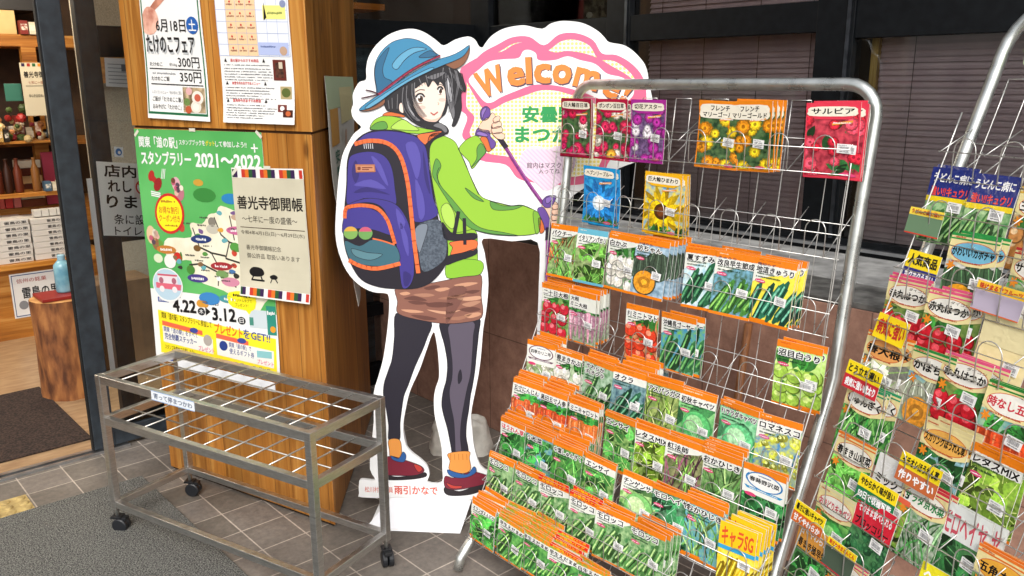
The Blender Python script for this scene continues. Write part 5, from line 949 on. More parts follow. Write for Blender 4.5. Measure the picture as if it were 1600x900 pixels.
    S.p(zA([(640, 246), (700, 222), (760, 178), (792, 138), (790, 180), (764, 236), (722, 270), (690, 276), (664, 264)]), ink('#8a5a40'), 16); S.p(zA([(92, 540), (150, 526), (210, 490), (252, 470), (244, 505), (180, 538), (120, 548)]), ink('#8a5a40'), 16)
    S.p(zA([(212, 450), (196, 390), (186, 320), (188, 262), (206, 205), (245, 150), (300, 106), (360, 86), (410, 82), (470, 96), (530, 130), (570, 168), (602, 205), (500, 250), (400, 310), (300, 390)]), HT, 17)
    S.p(zA([(214, 440), (198, 380), (188, 310), (196, 250), (230, 190), (280, 140), (262, 200), (240, 270), (250, 330), (300, 360), (240, 420)]), HD, 18); S.p(zA([(300, 250), (360, 180), (440, 140), (520, 150), (440, 175), (380, 220), (330, 280)]), HL, 18); S.p(zA([(470, 200), (540, 160), (585, 190), (520, 205)]), HD, 18)
    S.p(zA([(88, 538), (130, 498), (190, 458), (240, 428), (320, 375), (410, 315), (500, 262), (600, 215), (680, 190), (740, 160), (790, 126), (786, 152), (752, 196), (700, 224), (620, 256), (520, 300), (430, 345), (350, 392), (270, 452), (200, 505), (130, 536)]), HT, 19); S.p(zA([(130, 520), (220, 455), (330, 385), (430, 325), (540, 272), (560, 280), (430, 345), (320, 412), (220, 486), (150, 528)]), HL, 20)
    S.st(zA([(216, 438), (300, 372), (400, 298), (500, 240), (606, 192)]), [4.0, 3.0], ink('#a02c4a'), 21); S.st(zA([(216, 432), (300, 366), (400, 292), (500, 235), (604, 188)]), 1.2, ink('#5a1c30'), 22)
    S.st(zA([(212, 436), (170, 420), (132, 412)]), 2.2, ink('#4a2030'), 20); S.st(zA([(212, 440), (160, 452), (104, 464)]), 2.2, ink('#4a2030'), 20)
part('head_and_hat', head)

# ---------------------------------------------------------------- weight bag behind the cutout and leaning pole
b = MB(); _r = random.Random(21); n, m_ = 22, 12; V = []
for i in range(m_+1):
    t = i/m_
    for j in range(n):
        a = 2*math.pi*j/n; sq = 1/max(abs(math.cos(a)), abs(math.sin(a)))**0.6
        r_ = (0.13*(1-0.25*t) if t < 0.75 else 0.10*(1-t)/0.25*0.95+0.01)*sq*(1+0.05*math.sin(3*a+4*t)+0.035*math.sin(7*a+9*t)+_r.uniform(-0.025, 0.025))
        V.append((r_*1.25*math.cos(a), r_*0.75*math.sin(a), 0.17*min(1, t*1.2)+0.015*math.sin(5*a)*t))
b.raw(V, [(i*n+j, i*n+(j+1) % n, (i+1)*n+(j+1) % n, (i+1)*n+j) for i in range(m_) for j in range(n)]+[tuple(range(m_*n, m_*n+n))], mottled('#b9b6ad', '#dedbd2', 14, 0.45, bump=0.5))
o = b.build('weight_bag', smooth=True); o.location = gz(700, 735)+Vector((0.16, 0.12, 0)); o.location.z = 0.001; o.rotation_euler = (0, 0, R(-46)); o.scale = (0.82, 0.82, 0.85); tag(o, 'crumpled pale plastic weight bag on the tiles behind the hiker cutout', 'bag')
p0 = gx(1164, 545, 2.235); p1 = Vector((2.10, p0.y-0.02, 0.012)); d_ = (p0-p1)
b = MB(); b.tube([p1, p1+d_*1.12], 0.013, wood_mat('pole_wood', '#6a4228', '#94623e', '#b58458', 2, 2), 10); tag(b.build('wooden_pole', origin=p1, smooth=True), 'brown wooden pole leaning on the low wall behind the wire rack', 'pole')

# ---------------------------------------------------------------- seed packets
def leafp(u, v, L, W, a):
    c, s_ = math.cos(a), math.sin(a); P = [(0, 0), (0.25, 0.42), (0.5, 0.5), (0.78, 0.3), (1, 0), (0.78, -0.3), (0.5, -0.5), (0.25, -0.42)]
    return [(u+(x*L*c-y*W*s_)*1.5, v+(x*L*s_+y*W*c)) for x, y in P]
def veg(S, style, cA, cB, rr, reg):
    S.cliprect = reg; u0, v0, u1, v1 = reg; U = lambda: rr.uniform(u0-0.05, u1+0.05); W_ = lambda: rr.uniform(v0-0.05, v1+0.05)
    def sh(c, k):
        l = [int(c[i:i+2], 16) for i in (1, 3, 5)]
        f_ = lambda q: '#%02x%02x%02x' % tuple(max(0, min(255, int(x*k*q)//6*6)) for x in l)
        return mottled(f_(0.84), f_(1.06), 140, 0.32, 2, 0.36, 0.64)
    if style == 'leaf':
        for i in range(48):
            a = rr.uniform(0.2, 2.9); L = rr.uniform(0.12, 0.26); x, y = U(), W_()-0.1; k = rr.choice([0.42, 0.55, 0.75, 1.0, 1.15, 1.35]); S.poly(leafp(x, y, L, L*0.95, a), sh(cA, k), 2+i % 4); S.stroke([(x, y), (x+1.5*L*0.9*math.cos(a), y+L*0.9*math.sin(a))], 0.012, sh(cB, 1.1), 2+i % 4+0.4)
    elif style == 'grass':
        for i in range(60):
            a = rr.uniform(0.9, 2.3); L = rr.uniform(0.3, 0.6); x, y = U(), W_()-0.25; S.stroke([(x, y), (x+L*0.5*math.cos(a)*1.5, y+L*0.5*math.sin(a)), (x+L*math.cos(a)*1.7, y+L*0.9*math.sin(a))], [0.035, 0.03, 0.008], sh(cA if i % 3 else cB, rr.choice([0.5, 0.7, 1.0, 1.3])), 2+(i % 5)*0.6)
    elif style == 'long':
        for i in range(7):
            x = u0-0.05+(u1-u0)*i/6; y = v0+rr.uniform(-0.1, 0.06); L = rr.uniform(0.55, 0.78)*(v1-v0)/0.8; a = rr.uniform(0.95, 1.25); P = [(x+t*L*math.cos(a)*1.5, y+t*L*math.sin(a)) for t in (0, 0.15, 0.5, 0.85, 1)]
            S.stroke(P, [0.05, 0.15, 0.17, 0.15, 0.05], sh(cA, rr.choice([0.6, 0.8, 1.0])), 2+i*0.5); S.stroke([(p[0]-0.02, p[1]+0.015) for p in P[1:4]], 0.035, sh(cB, 1.1), 2.3+i*0.5); S.stroke([(p[0]+0.035, p[1]-0.012) for p in P[1:4]], 0.03, sh(cA, 0.5), 2.3+i*0.5)
    elif style == 'round':
        for i in range(8):
            veg_l = leafp(U(), v1-0.25, 0.3, 0.12, rr.uniform(0.9, 2.2)); S.poly(veg_l, sh('#3f8a3a', rr.choice([0.6, 0.9, 1.2])), 2)
        for i in range(9):
            x = u0+(0.18+0.32*(i % 3)+rr.uniform(-0.06, 0.06))*(u1-u0); y = v0+(0.12+0.24*(i//3)+rr.uniform(-0.05, 0.05))*(v1-v0); r_ = 0.19*(u1-u0)*rr.uniform(0.85, 1.1); a = r_*0.66
            S.poly(ell(x, y, r_, a, 18), sh(cA, 0.62), 3+i*0.5); S.poly(ell(x-0.01, y+0.006, r_*0.9, a*0.9, 18), sh(cA, 1), 3.15+i*0.5); S.poly(ell(x-r_*0.3, y+a*0.35, r_*0.42, a*0.36, 12), sh(cB, 1), 3.3+i*0.5); S.poly(ell(x+0.02, y+a*0.8, 0.05, 0.02, 8), sh('#4a8a3a', 1), 3.4+i*0.5)
    elif style == 'flower':
        for i in range(18): S.poly(leafp(U(), W_(), 0.2, 0.1, rr.uniform(0, 6)), sh('#2f6a34', rr.choice([0.5, 0.8, 1.1])), 2)
        for i in range(22):
            x, y = U(), W_(); r_ = rr.uniform(0.10, 0.19); c = rr.choice([cA, cA, cB, cB] + (['#f2e3d2', '#e8a83a', '#b81f5a'] if cB == '#d8305e' else [])); n_ = 11
            for q, k in ((1, 0.7), (0.78, 1.0), (0.5, 1.2), (0.25, 0.75)): S.poly([(x+r_*q*(1 if j % 2 else 0.86)*math.cos(math.pi*j/n_), y+r_*q*0.66*(1 if j % 2 else 0.86)*math.sin(math.pi*j/n_)) for j in range(2*n_)], sh(c, k), 3+i*0.3+(1-q)*0.25)
    elif style == 'bigflower':
        x, y = (u0+u1)/2, v0+(v1-v0)*0.45
        for rad, k in ((0.62, 0.75), (0.5, 1.0), (0.36, 1.15)):
            for j in range(12): S.poly(leafp(x, y, rad*0.72, 0.2*rad, j*0.524+rad*3), sh(cA, k*(0.9 if j % 2 else 1.05)), 3+(0.62-rad)*8)
        S.poly(ell(x, y, 0.2, 0.13, 18), sh(cB, 1), 6); S.poly(ell(x, y, 0.12, 0.08, 14), sh(cB, 1.5), 6.5)
        for i in range(12): S.poly(leafp(U(), v0-0.06, 0.2, 0.08, rr.uniform(0.8, 2.3)), sh('#3f8a3a', rr.choice([0.5, 0.8, 1.1])), 7)
    elif style == 'root':
        for i in range(22): S.poly(leafp(U(), v1-0.28, rr.uniform(0.2, 0.3), 0.09, rr.uniform(0.7, 2.4)), sh('#3f9040', rr.choice([0.5, 0.8, 1.1, 1.3])), 2)
        for i in range(6):
            x = u0+(u1-u0)*(0.1+i*0.16); top = v1-0.22+rr.uniform(-0.06, 0.02); bot = v0-0.05+rr.uniform(0, 0.15); w_ = rr.uniform(0.09, 0.12)
            S.poly([(x-w_, top-0.03), (x-w_*0.6, top), (x+w_*0.6, top), (x+w_, top-0.03), (x+w_*0.7, (top+bot)/2), (x+0.02, bot), (x-0.02, bot), (x-w_*0.7, (top+bot)/2)], sh(cA, rr.choice([0.8, 0.92, 1.05])), 3+i*0.5); S.poly([(x-w_*0.5, top-0.04), (x-w_*0.2, top-0.03), (x-w_*0.1, (top+bot)/2), (x-w_*0.4, (top+bot)/2)], sh(cB, 1), 3.25+i*0.5)
            for q in range(3): yy = top-0.1-q*0.1; S.quad(x-w_*0.6, yy, x+w_*0.1, yy+0.008, sh(cA, 0.65), 3.3+i*0.5)
    elif style == 'cabbage':
        for i in range(10): S.poly(leafp(U(), W_(), 0.42, 0.34, rr.uniform(0, 6.2)), sh(cA, rr.choice([0.55, 0.7, 0.85])), 2)
        x, y = u0+(u1-u0)*0.56, v0+(v1-v0)*0.46
        S.poly(ell(x, y, 0.42, 0.27, 26), sh(cA, 0.85), 3); S.poly(ell(x-0.02, y+0.012, 0.38, 0.245, 26), sh(cA, 1.1), 3.4); S.poly(ell(x-0.08, y+0.05, 0.24, 0.15, 20), sh(cB, 1), 3.8)
        for a in (0.4, 0.9, 1.5, 2.1, 2.7): S.stroke([(x, y-0.22), (x+0.3*math.cos(a), y-0.05+0.18*math.sin(a))], [0.03, 0.01], sh(cB, 1.12), 4.2)
        S.poly(ell(u0+0.26, v0+0.12, 0.2, 0.12, 18), sh(cB, 0.85), 5); S.poly(ell(u0+0.26, v0+0.12, 0.15, 0.09, 18), sh(cB, 1.1), 5.4)
        for k in range(5): S.stroke([(u0+0.16+k*0.05, v0+0.05), (u0+0.2+k*0.03, v0+0.17)], 0.012, sh(cA, 0.9), 5.8)
    elif style == 'floret':
        for i in range(70): r_ = rr.uniform(0.05, 0.09); x, y = U(), W_(); S.poly(ell(x, y, r_, r_*0.66, 8), sh(cA, rr.choice([0.6, 0.8, 1, 1.15])), 2+i*0.06); S.poly(ell(x-r_*0.2, y+r_*0.2, r_*0.5, r_*0.33, 6), sh(cB, 1), 2.05+i*0.06)
    elif style == 'pumpkin':
        for i in range(3):
            x, y, r_ = [(0.72, 0.62, 0.42), (0.22, 0.55, 0.36), (0.40, 0.26, 0.36)][i]; x = u0+(u1-u0)*x; y = v0+(v1-v0)*y
            if i < 2:
                S.poly(ell(x, y, r_, r_*0.6, 22), sh(cA, 0.9), 3+i)
                for k in range(-3, 4): S.stroke([(x+k*r_*0.25, y-r_*0.45), (x+k*r_*0.3, y), (x+k*r_*0.2, y+r_*0.5)], 0.02, sh(cA, 0.55 if k % 2 else 1.5), 3.3+i)
            else: S.poly(ell(x, y, r_, r_*0.62, 22), sh(cA, 0.8), 5); S.poly(ell(x, y, r_*0.9, r_*0.55, 22), sh(cB, 1), 5.4); S.poly(ell(x, y, r_*0.5, r_*0.28, 18), sh(cB, 0.78), 5.8); S.poly(ell(x, y, r_*0.25, r_*0.14, 12), sh(cB, 1.15), 6.1)
    S.cliprect = None
PW, PH = 0.1165, 0.165
PCOUNT = 0
PROTO_ST = {}
def bend(x, t, A, B_, Cc): return A*math.sin(math.pi*t)+B_*x*(t-0.4)*1.5+(Cc*(t-0.7)**2 if t > 0.7 else 0)
def packet_mesh(title, style, cA, cB, kind='o', sub='', w_=PW, h_=PH, band='#f08418', bandmix=None, bgc=('#2f6a38', '#7fb560'), tcol='#151515', lines=None, badge='#e0487a', promo=False, extra=None):
    """one printed seed packet, origin at its bottom middle, front facing -y"""
    global PCOUNT
    PCOUNT += 1; rr = random.Random(PCOUNT*7+1)
    S = Sheet(lambda u, v, d: Vector(((u-0.5)*w_, -0.0008-d, v*h_)), 0.00016); S.strips = 10
    paper = gloss('#e9e7df', 0.26, 0.8)
    for k in range(10):
        a_, b_ = h_*k/10, h_*(k+1)/10; x_, y_ = w_/2, 0.0007
        S.face([(-x_, -y_, a_), (x_, -y_, a_), (x_, -y_, b_), (-x_, -y_, b_)], paper); S.face([(x_, y_, a_), (-x_, y_, a_), (-x_, y_, b_), (x_, y_, b_)], paper)
        S.face([(x_, -y_, a_), (x_, y_, a_), (x_, y_, b_), (x_, -y_, b_)], paper); S.face([(-x_, y_, a_), (-x_, -y_, a_), (-x_, -y_, b_), (-x_, y_, b_)], paper)
    S.face([(-w_/2, 0.0007, 0), (w_/2, 0.0007, 0), (w_/2, -0.0007, 0), (-w_/2, -0.0007, 0)], paper); S.face([(-w_/2, -0.0007, h_), (w_/2, -0.0007, h_), (w_/2, 0.0007, h_), (-w_/2, 0.0007, h_)], flat(band, 0.3, 0, 0.86, 0.5) if kind in 'ofwc' else paper)
    S.quad(0, 0, 1, 1, paper, 0)
    def I(c): return gloss(c)
    bgm = mottled(bgc[0], bgc[1], 55+rr.random()*40, 0.3, 5, 0.35, 0.66)
    lines = lines or [title]
    def titles(u0, u1, vtop, hh, col=tcol, layer=9.5, halo=False):
        for i, t_ in enumerate(lines):
            V_ = vtop-(i+1)*hh; wfit = min(u1-u0, 0.135*len(t_)*(hh/0.085))
            S.text(t_, u0, V_, u0+wfit, V_+hh*0.88, I(col), layer, 0.036, halo=(I('#f6f6f2'), 0.15) if halo else None)
    if kind == 'o':             # orange headed vegetable packets
        S.quad(0, 0.045, 1, 0.9, bgm, 1); veg(S, style, cA, cB, rr, (0.0, 0.045, 1, 0.86))
        wz = rr.random()
        if promo: S.poly([(0, 0.9), (1, 0.9), (1, 0.80), (0.5, 0.70), (0, 0.62)], I('#eef0e6'), 7)
        elif wz < 0.4: S.poly([(0, 0.9), (1, 0.9), (1, 0.87), (0.86, 0.82), (0.62, 0.78 if len(lines) == 1 else 0.70), (0.40, 0.74), (0.22, 0.70), (0, 0.62)], I('#eef0e6'), 7)
        elif wz < 0.6: S.quad(0, 0.9-0.125*len(lines), 1, 0.9, I('#eef0e6'), 7)
        S.quad(0, 0.9, 1, 1, mottled(band, bandmix, 90, 0.3, 3, 0.45, 0.6) if bandmix else I(band), 8); S.quad(0, 0.0, 1, 0.045, I(band), 8)
        if not promo: fine_print(S, 0.08, 0.6 if rr.random() < 0.5 else 0.3, 0.955, 0.022, 0, I(rr.choice(['#d8501a', '#fbe6c8', '#c8641a'])), 8.6, rr)
        for k in range(7): S.poly([(k/7, 0.9), (k/7+0.05, 0.9), (k/7+0.02, 0.893)], I(band), 8)
        titles(0.05, 0.96, 0.895, 0.118 if len(lines) == 1 else 0.10, halo=True)
        vv = 0.885-0.105*len(lines)-0.03
        for q in range(2): fine_print(S, 0.07, 0.07+rr.uniform(0.4, 0.6), vv-q*0.05, 0.03, 0, I('#2a4a34'), 9, rr)
        S.poly(ell(0.19, vv-0.10, 0.13, 0.028, 16, -0.05), I(badge), 9); fine_print(S, 0.09, 0.29, vv-0.11, 0.018, 0, I('#ffffff'), 9.5, rr)
        if sub: S.text(sub, 0.06, 0.885, 0.5, 0.925, I('#1c2a5a'), 10, 0.01)
        if promo:
            S.poly([(0, 1.0), (1, 1.0), (1, 0.93), (0, 0.95)], I('#e23222'), 10); S.text('お徳用パック', 0.12, 0.945, 0.9, 0.99, I('#ffd21e'), 11, 0.03)
    elif kind == 'f':           # flower packets
        S.quad(0, 0, 1, 1, I(band), 1); S.quad(0.03, 0.035, 0.97, 0.93, bgm, 2); veg(S, style, cA, cB, rr, (0.03, 0.035, 0.97, 0.80 if style == 'bigflower' else 0.86))
        S.poly([(0, 0.86), (0, 1), (1, 1), (1, 0.86), (0.8, 0.78), (0.2, 0.78)], I(band), 11)
        hh = 0.11 if len(lines) == 1 else 0.19
        S.poly(smooth_poly([(0.06, 0.94-hh), (0.04, 0.94-hh/2), (0.08, 0.94), (0.5, 0.95), (0.90, 0.94), (0.95, 0.94-hh/2), (0.92, 0.94-hh), (0.5, 0.93-hh)], 2), I('#f6efdc'), 12)
        for i, t_ in enumerate(lines): S.text(t_, 0.10 if len(lines) == 1 or i else 0.28, 0.945-0.09*(i+1)-0.005, 0.90 if len(lines) == 1 or i else 0.72, 0.93-0.09*i, I('#161616'), 13, 0.03)
        S.poly([(0.50, 0.70), (0.88, 0.74), (0.88, 0.77), (0.50, 0.73)], I('#f2a24a'), 12); fine_print(S, 0.52, 0.85, 0.725, 0.02, 0, I('#ffffff'), 12.6, rr)
        S.poly(ell(0.8, 0.06, 0.13, 0.022, 14), I(badge), 12)
    elif kind == 'w':           # blue oval label
        S.quad(0, 0.045, 1, 0.9, bgm, 1); veg(S, style, cA, cB, rr, (0, 0.045, 1, 0.62)); S.quad(0, 0.56, 1, 0.9, I('#f4f5ee'), 7); S.quad(0, 0.9, 1, 1, I(band), 8); S.quad(0, 0, 1, 0.045, I(band), 8)
        S.poly(ell(0.5, 0.79, 0.44, 0.135, 26), I('#2f7fc0' if not extra else extra), 9); S.poly(ell(0.5, 0.79, 0.40, 0.12, 26), I('#fbfbf8'), 9.5); S.text(lines[0], 0.14, 0.755, 0.86, 0.83, I('#161616'), 10.5, 0.035); fine_print(S, 0.35, 0.65, 0.855, 0.025, 0, I('#3a5a8a'), 10.5, rr)
        S.poly([(0.1, 0.63), (0.9, 0.63), (0.96, 0.665), (0.04, 0.665)], I('#2f9ad0' if not extra else extra), 9.7); fine_print(S, 0.16, 0.84, 0.637, 0.02, 0, I('#ffffff'), 10.5, rr); S.poly(ell(0.2, 0.55, 0.14, 0.028, 14), I(badge), 9)
    elif kind == 'c':           # cream packets of the right-hand rack
        S.quad(0, 0, 1, 1, I('#f3e7b4'), 1); S.quad(0, 0.0, 1, 0.66, bgm, 2); veg(S, style, cA, cB, rr, (0.0, 0.0, 1, 0.66)); S.poly([(0, 1), (1, 1), (1, 0.66), (0.75, 0.61), (0.45, 0.60), (0.2, 0.64), (0, 0.70)], I('#f1e2a4'), 8)
        S.poly([(0, 0.965), (1, 0.965), (1, 1), (0, 1)], I(band), 9); S.quad(0, 0.92, 1, 0.94, I(band), 9); fine_print(S, 0.06, 0.3, 0.94, 0.025, 0, I('#d0402f'), 9.5, rr)
        S.poly(ell(0.52, 0.775, 0.47, 0.135, 26), I('#d86a3a'), 8.6); S.poly(ell(0.52, 0.775, 0.455, 0.125, 26), I(extra or '#f7f4ea'), 9); S.text(lines[-1], 0.08, 0.71, 0.95, 0.835, I(tcol), 10.5, 0.045)
        if len(lines) > 1: S.text(lines[0], 0.52, 0.845, 0.92, 0.885, I('#3a2a2a'), 10.5, 0.01)
        fine_print(S, 0.12, 0.75, 0.635, 0.025, 0, I('#c0442f'), 10, rr)
        for j in range(6): S.poly(leafp(0.12, 0.585, 0.07, 0.03, j*1.05), I('#f0922a'), 10)
    elif kind == 'p':           # plain printed block header
        S.quad(0, 0, 1, 0.66, bgm, 1); veg(S, style, cA, cB, rr, (0, 0, 1, 0.62)); S.quad(0, 0.60, 1, 1, I(band), 8); hh = 0.36/len(lines)
        for i, t_ in enumerate(lines): S.text(t_, 0.07, 0.965-hh*(i+1)+0.02, 0.93, 0.955-hh*i-0.02, I(['#ffffff', tcol, '#ffffff'][i] if tcol != '#151515' and len(lines) > 1 else tcol), 9.5, 0.035)
        if extra: S.quad(0, 0.55, 1, 0.62, I(extra), 9)
    me = S.mesh('seed_packet')
    A, B_, Cc = rr.uniform(-0.004, 0.005), rr.uniform(-0.012, 0.012), rr.uniform(-0.012, 0.012)
    for v_ in me.vertices:
        v_.co.y += bend(v_.co.x, v_.co.z/h_, A, B_, Cc)
    me.update()
    return me, (A, B_, Cc, w_, h_)
# price sticker shared by all
def sticker_mesh():
    S = Sheet(lambda u, v, d: Vector(((u-0.5)*0.032, -d, (v-0.5)*0.021)), 0.00015)
    sheet_body(S, flat('#f4f4f2', 0.35, 0, 0.9)); rr = random.Random(2); x = 0.14
    while x < 0.86: w_ = rr.choice([0.012, 0.02, 0.03]); S.quad(x, 0.32, x+w_, 0.72, flat('#6a6a70', 0.5), 1); x += w_+rr.choice([0.014, 0.024])
    fine_print(S, 0.1, 0.7, 0.78, 0.14, 0, flat('#8a8a90', 0.5), 1, rr); fine_print(S, 0.2, 0.85, 0.1, 0.16, 0, flat('#6a6a70', 0.5), 1, rr)
    return S.mesh('price_sticker')
ST_ME = sticker_mesh()
def link(o, parent=None):
    COL.objects.link(o)
    if parent: o.parent = parent
    return o
_pr = random.Random(77)
TOTAL = 0
def stack(frame, desc, args, x, z, y, n, where, tilt=6, dy=0.0075, dz=0.003, fan=0.0, stick=(0.28, 0.40), group=None, fl=None):
    """n packets of one kind in a pocket: the front one at (x left edge, y front, z top), the rest behind it. frame = rack matrix"""
    global TOTAL
    kw = dict(args[4]) if len(args) > 4 else {}
    me, (A, B_, Cc, w_, h_) = packet_mesh(*args[:4], **kw)
    for i in range(n):
        TOTAL += 1
        o = bpy.data.objects.new('seed_packet', me); link(o)
        jx, jt = (_pr.uniform(-0.005, 0.005) if i else 0), R(_pr.uniform(-2.2, 2.2))
        tl = R(-(tilt+_pr.uniform(-2.2, 2.2))); h0 = h_*math.cos(tl)
        M = frame @ Matrix.Translation((x+w_/2+jx+fan*i, y+dy*(i+(_pr.uniform(-0.3, 0.3) if i else 0))+h_*math.sin(tl)*1.0*1, z-h0+dz*i+(_pr.uniform(-0.0045, 0.0045) if i else 0))) @ Euler((tl, jt*0.7, R(_pr.uniform(-4.5, 4.5)))).to_matrix().to_4x4()
        o.matrix_world = M
        o.location = M.to_translation(); o.rotation_euler = M.to_euler()
        tag(o, (fl or '%s seed packet, %s' % (desc, where)) if i == 0 else 'rear %s seed packet, %s' % (desc, where), 'seed packet', group or 'seed packets on the %s' % ('right-hand rack' if 'right-hand' in where else 'large rack'))
        if i == 0 or fan:
            s_ = bpy.data.objects.new('price_sticker', ST_ME); link(s_, o)
            u, t = stick[0], stick[1]
            yy = bend(u*w_, t, A, B_, Cc)
            s_.location = (u*w_-0.004, yy-0.0046, t*h_); s_.rotation_euler = (R(2), R(_pr.uniform(2, 7)), 0)

def rack(name, label, loc, rz, prof, frame_path, rad, ncol, pitch, x0, rows, zr):
    o = empty(name, loc, (0, 0, rz), label=label, cat='display rack')
    chrome = metal_mat('rack_tube', '#d9dcd8', 0.27, 0.10, 22, 0.9); ww_ = metal_mat('rack_wire', '#d2d1cd', 0.28, 0.05, 60, 0.8)
    b = MB(); b.tube(frame_path, rad, chrome, 14); b.build('tube_frame', o, smooth=True)
    b = MB()
    z1, z0 = zr
    def rear(z): return prof(z)-0.004
    zs = [z1-(z1-z0)*i/16 for i in range(17)]
    for c in range(ncol):
        for dx in (0.030, 0.082): b.tube([(x0+c*pitch+dx, rear(z), z) for z in zs], 0.0012, ww_, 5)
        b.tube([(x0+c*pitch+0.030, rear(z1), z1), (x0+c*pitch+0.082, rear(z1), z1)], 0.0012, ww_, 5)
    for xe in (x0-0.006, x0+ncol*pitch-0.004):
        b.tube([(xe, rear(z)-0.056, z) for z in zs[1:]], 0.0018, ww_, 5); b.tube([(xe, rear(z)-0.002, z) for z in zs], 0.0018, ww_, 5)
    b.build('back_wires', o, smooth=True)
    pm = None
    for (zb, yb) in rows:
        b = MB(); yr = rear(zb+0.07)
        b.tube([(x0-0.008, yb, zb+0.058), (x0+ncol*pitch, yb, zb+0.058)], 0.00125, ww_, 5); b.tube([(x0-0.008, yr, zb+0.072), (x0+ncol*pitch, yr, zb+0.072)], 0.00125, ww_, 5); b.tube([(x0-0.008, yb+0.004, zb), (x0+ncol*pitch, yb+0.004, zb)], 0.00125, ww_, 5)
        for c in range(ncol+1): xx = x0+c*pitch-0.004; b.tube([(xx, yb-0.002, zb+0.056), (xx, rear(zb+0.105), zb+0.105)], 0.0012, ww_, 5)
        b.build('row_wires', o, smooth=True)
        dep = yr-yb
        for c in range(ncol):
            b = MB(); W2 = 0.026
            arc = [(W2*math.cos(t), 0, 0.062+W2*math.sin(t)) for t in [math.pi*k/8 for k in range(9)]]
            P = [(W2, dep, 0.055), (W2, dep*0.85, 0.040), (W2, 0.004, 0.002), (W2, 0, 0.004)]+arc+[(-W2, 0, 0.004), (-W2, 0.004, 0.002), (-W2, dep*0.85, 0.040), (-W2, dep, 0.055)]
            b.tube([(p[0], p[1], p[2]) for p in P], 0.00125, ww_, 5)
            q = b.build('pocket', o, smooth=True); q.location = (x0+c*pitch+0.056, yb, zb)
    return o
def arc_pts(cx, cz, r_, a0, a1, n, y): return [(cx+r_*math.cos(R(a0+(a1-a0)*i/n)), y, cz+r_*math.sin(R(a0+(a1-a0)*i/n))) for i in range(n+1)]
# ---- large rack
def tubeX(z): return 1.863+0.127*(z-0.785) if z >= 0.785 else 1.863-0.478*(0.785-z)
P1 = lambda z: tubeX(z)-1.9
Wd = 0.956; rr_ = 0.07; zt = 1.490
side = [(-0.452, 0.014), (-0.440, 0.05), (-0.405, 0.085), (P1(0.13), 0.13), (P1(0.45), 0.45), (P1(0.75), 0.75), (P1(0.80)+0.002, 0.80), (P1(1.1), 1.1), (P1(zt-rr_), zt-rr_)]
path = [(0, y, z) for y, z in side]+arc_pts(rr_, zt-rr_, rr_, 180, 90, 6, P1(zt))[1:]+arc_pts(Wd-rr_, zt-rr_, rr_, 90, 0, 6, P1(zt))+[(Wd, y, z) for y, z in side[::-1]][1:]
ROWS = {1: (1.450, 1.868), 2: (1.255, 1.858), 3: (1.070, 1.842), 4: (0.886, 1.802), 5: (0.712, 1.745), 6: (0.600, 1.682), 7: (0.485, 1.622), 8: (0.379, 1.575), 9: (0.243, 1.500)}
hts = {9: 0.128, 8: 0.150, 7: 0.158}
F1 = Matrix.Translation((1.9, 1.856, 0)) @ Matrix.Rotation(R(-90), 4, 'Z')
rows1 = []
for r_ in range(1, 10): zt_, X_ = ROWS[r_]; rows1.append((zt_-hts.get(r_, 0.165)+0.004, X_-1.9-0.012-(0.165*math.sin(R(5)) if r_ > 4 else 0.006)))
rack('packet_rack', 'large leaning wire rack with chrome tube frame full of seed packets', (1.9, 1.856, 0), R(-90), lambda z: P1(z), path, 0.0155, 8, 0.1175, 0.012, rows1, (1.452, 0.11))
ORD = ['', 'top row', 'second row', 'third row', 'fourth row', 'fifth row', 'sixth row', 'seventh row', 'eighth row', 'bottom row']
LG = '#4f9a3e'; YG = '#b8dc5a'
def R1(row, col, desc, args, n, **k):
    zt_, X_ = ROWS[row]; a = list(args)+([{}] if len(args) == 4 else []); a[4] = dict(a[4])
    if row in hts: a[4].setdefault('h_', hts[row])
    if row <= 2: a[4].setdefault('w_', 0.127); a[4].setdefault('h_', 0.172)
    stack(F1, desc, a, 0.014+0.1175*(col-1), zt_, X_-1.9, n, ORD[row]+' of the large rack', tilt={1: 1, 2: 2, 3: 7, 4: 3}.get(row, 6), dy={1: 0.009, 2: 0.009, 3: 0.0075, 4: 0.0075}.get(row, 0.0082), dz={1: 0.0, 2: -0.001, 3: 0.002, 4: 0.003}.get(row, 0.0042), **k)
fbg = ('#1f3a24', '#5a7a4a')
R1(1, 1.05, 'crimson mixed zinnia', ('巨大輪百日草', 'flower', '#c21e4a', '#d8305e', dict(kind='f', band='#a01238', bgc=fbg)), 2)
R1(1, 2.25, 'red pompon zinnia', ('ポンポン百日草', 'flower', '#d8345a', '#d8305e', dict(kind='f', band='#b81a40', bgc=fbg)), 3, fan=0.012)
R1(1, 3.4, 'purple aster', ('切花アスター', 'flower', '#b0389a', '#efe6ee', dict(kind='f', band='#b0309a', bgc=('#3a2a4a', '#8a6a9a'))), 1)
R1(1, 5.35, 'left orange marigold', ('フレンチマリーゴールド', 'flower', '#e8921e', '#f4d02a', dict(kind='f', band='#ee8a1e', bgc=fbg, lines=['フレンチ', 'マリーゴールド'])), 1, fl='orange marigold seed packet half covered by its neighbour, top row of the large rack')
R1(1, 6.15, 'orange marigold', ('フレンチマリーゴールド', 'flower', '#e8921e', '#f4d02a', dict(kind='f', band='#ee8a1e', bgc=fbg, lines=['フレンチ', 'マリーゴールド'])), 4, fan=0.006, fl='front orange marigold seed packet of the fanned stack, top row of the large rack')
R1(1, 8.0, 'red salvia', ('サルビア', 'flower', '#d8283e', '#ee5468', dict(kind='f', band='#e83a52', bgc=('#7a1a2a', '#d84a5a'))), 4, fan=0.004)
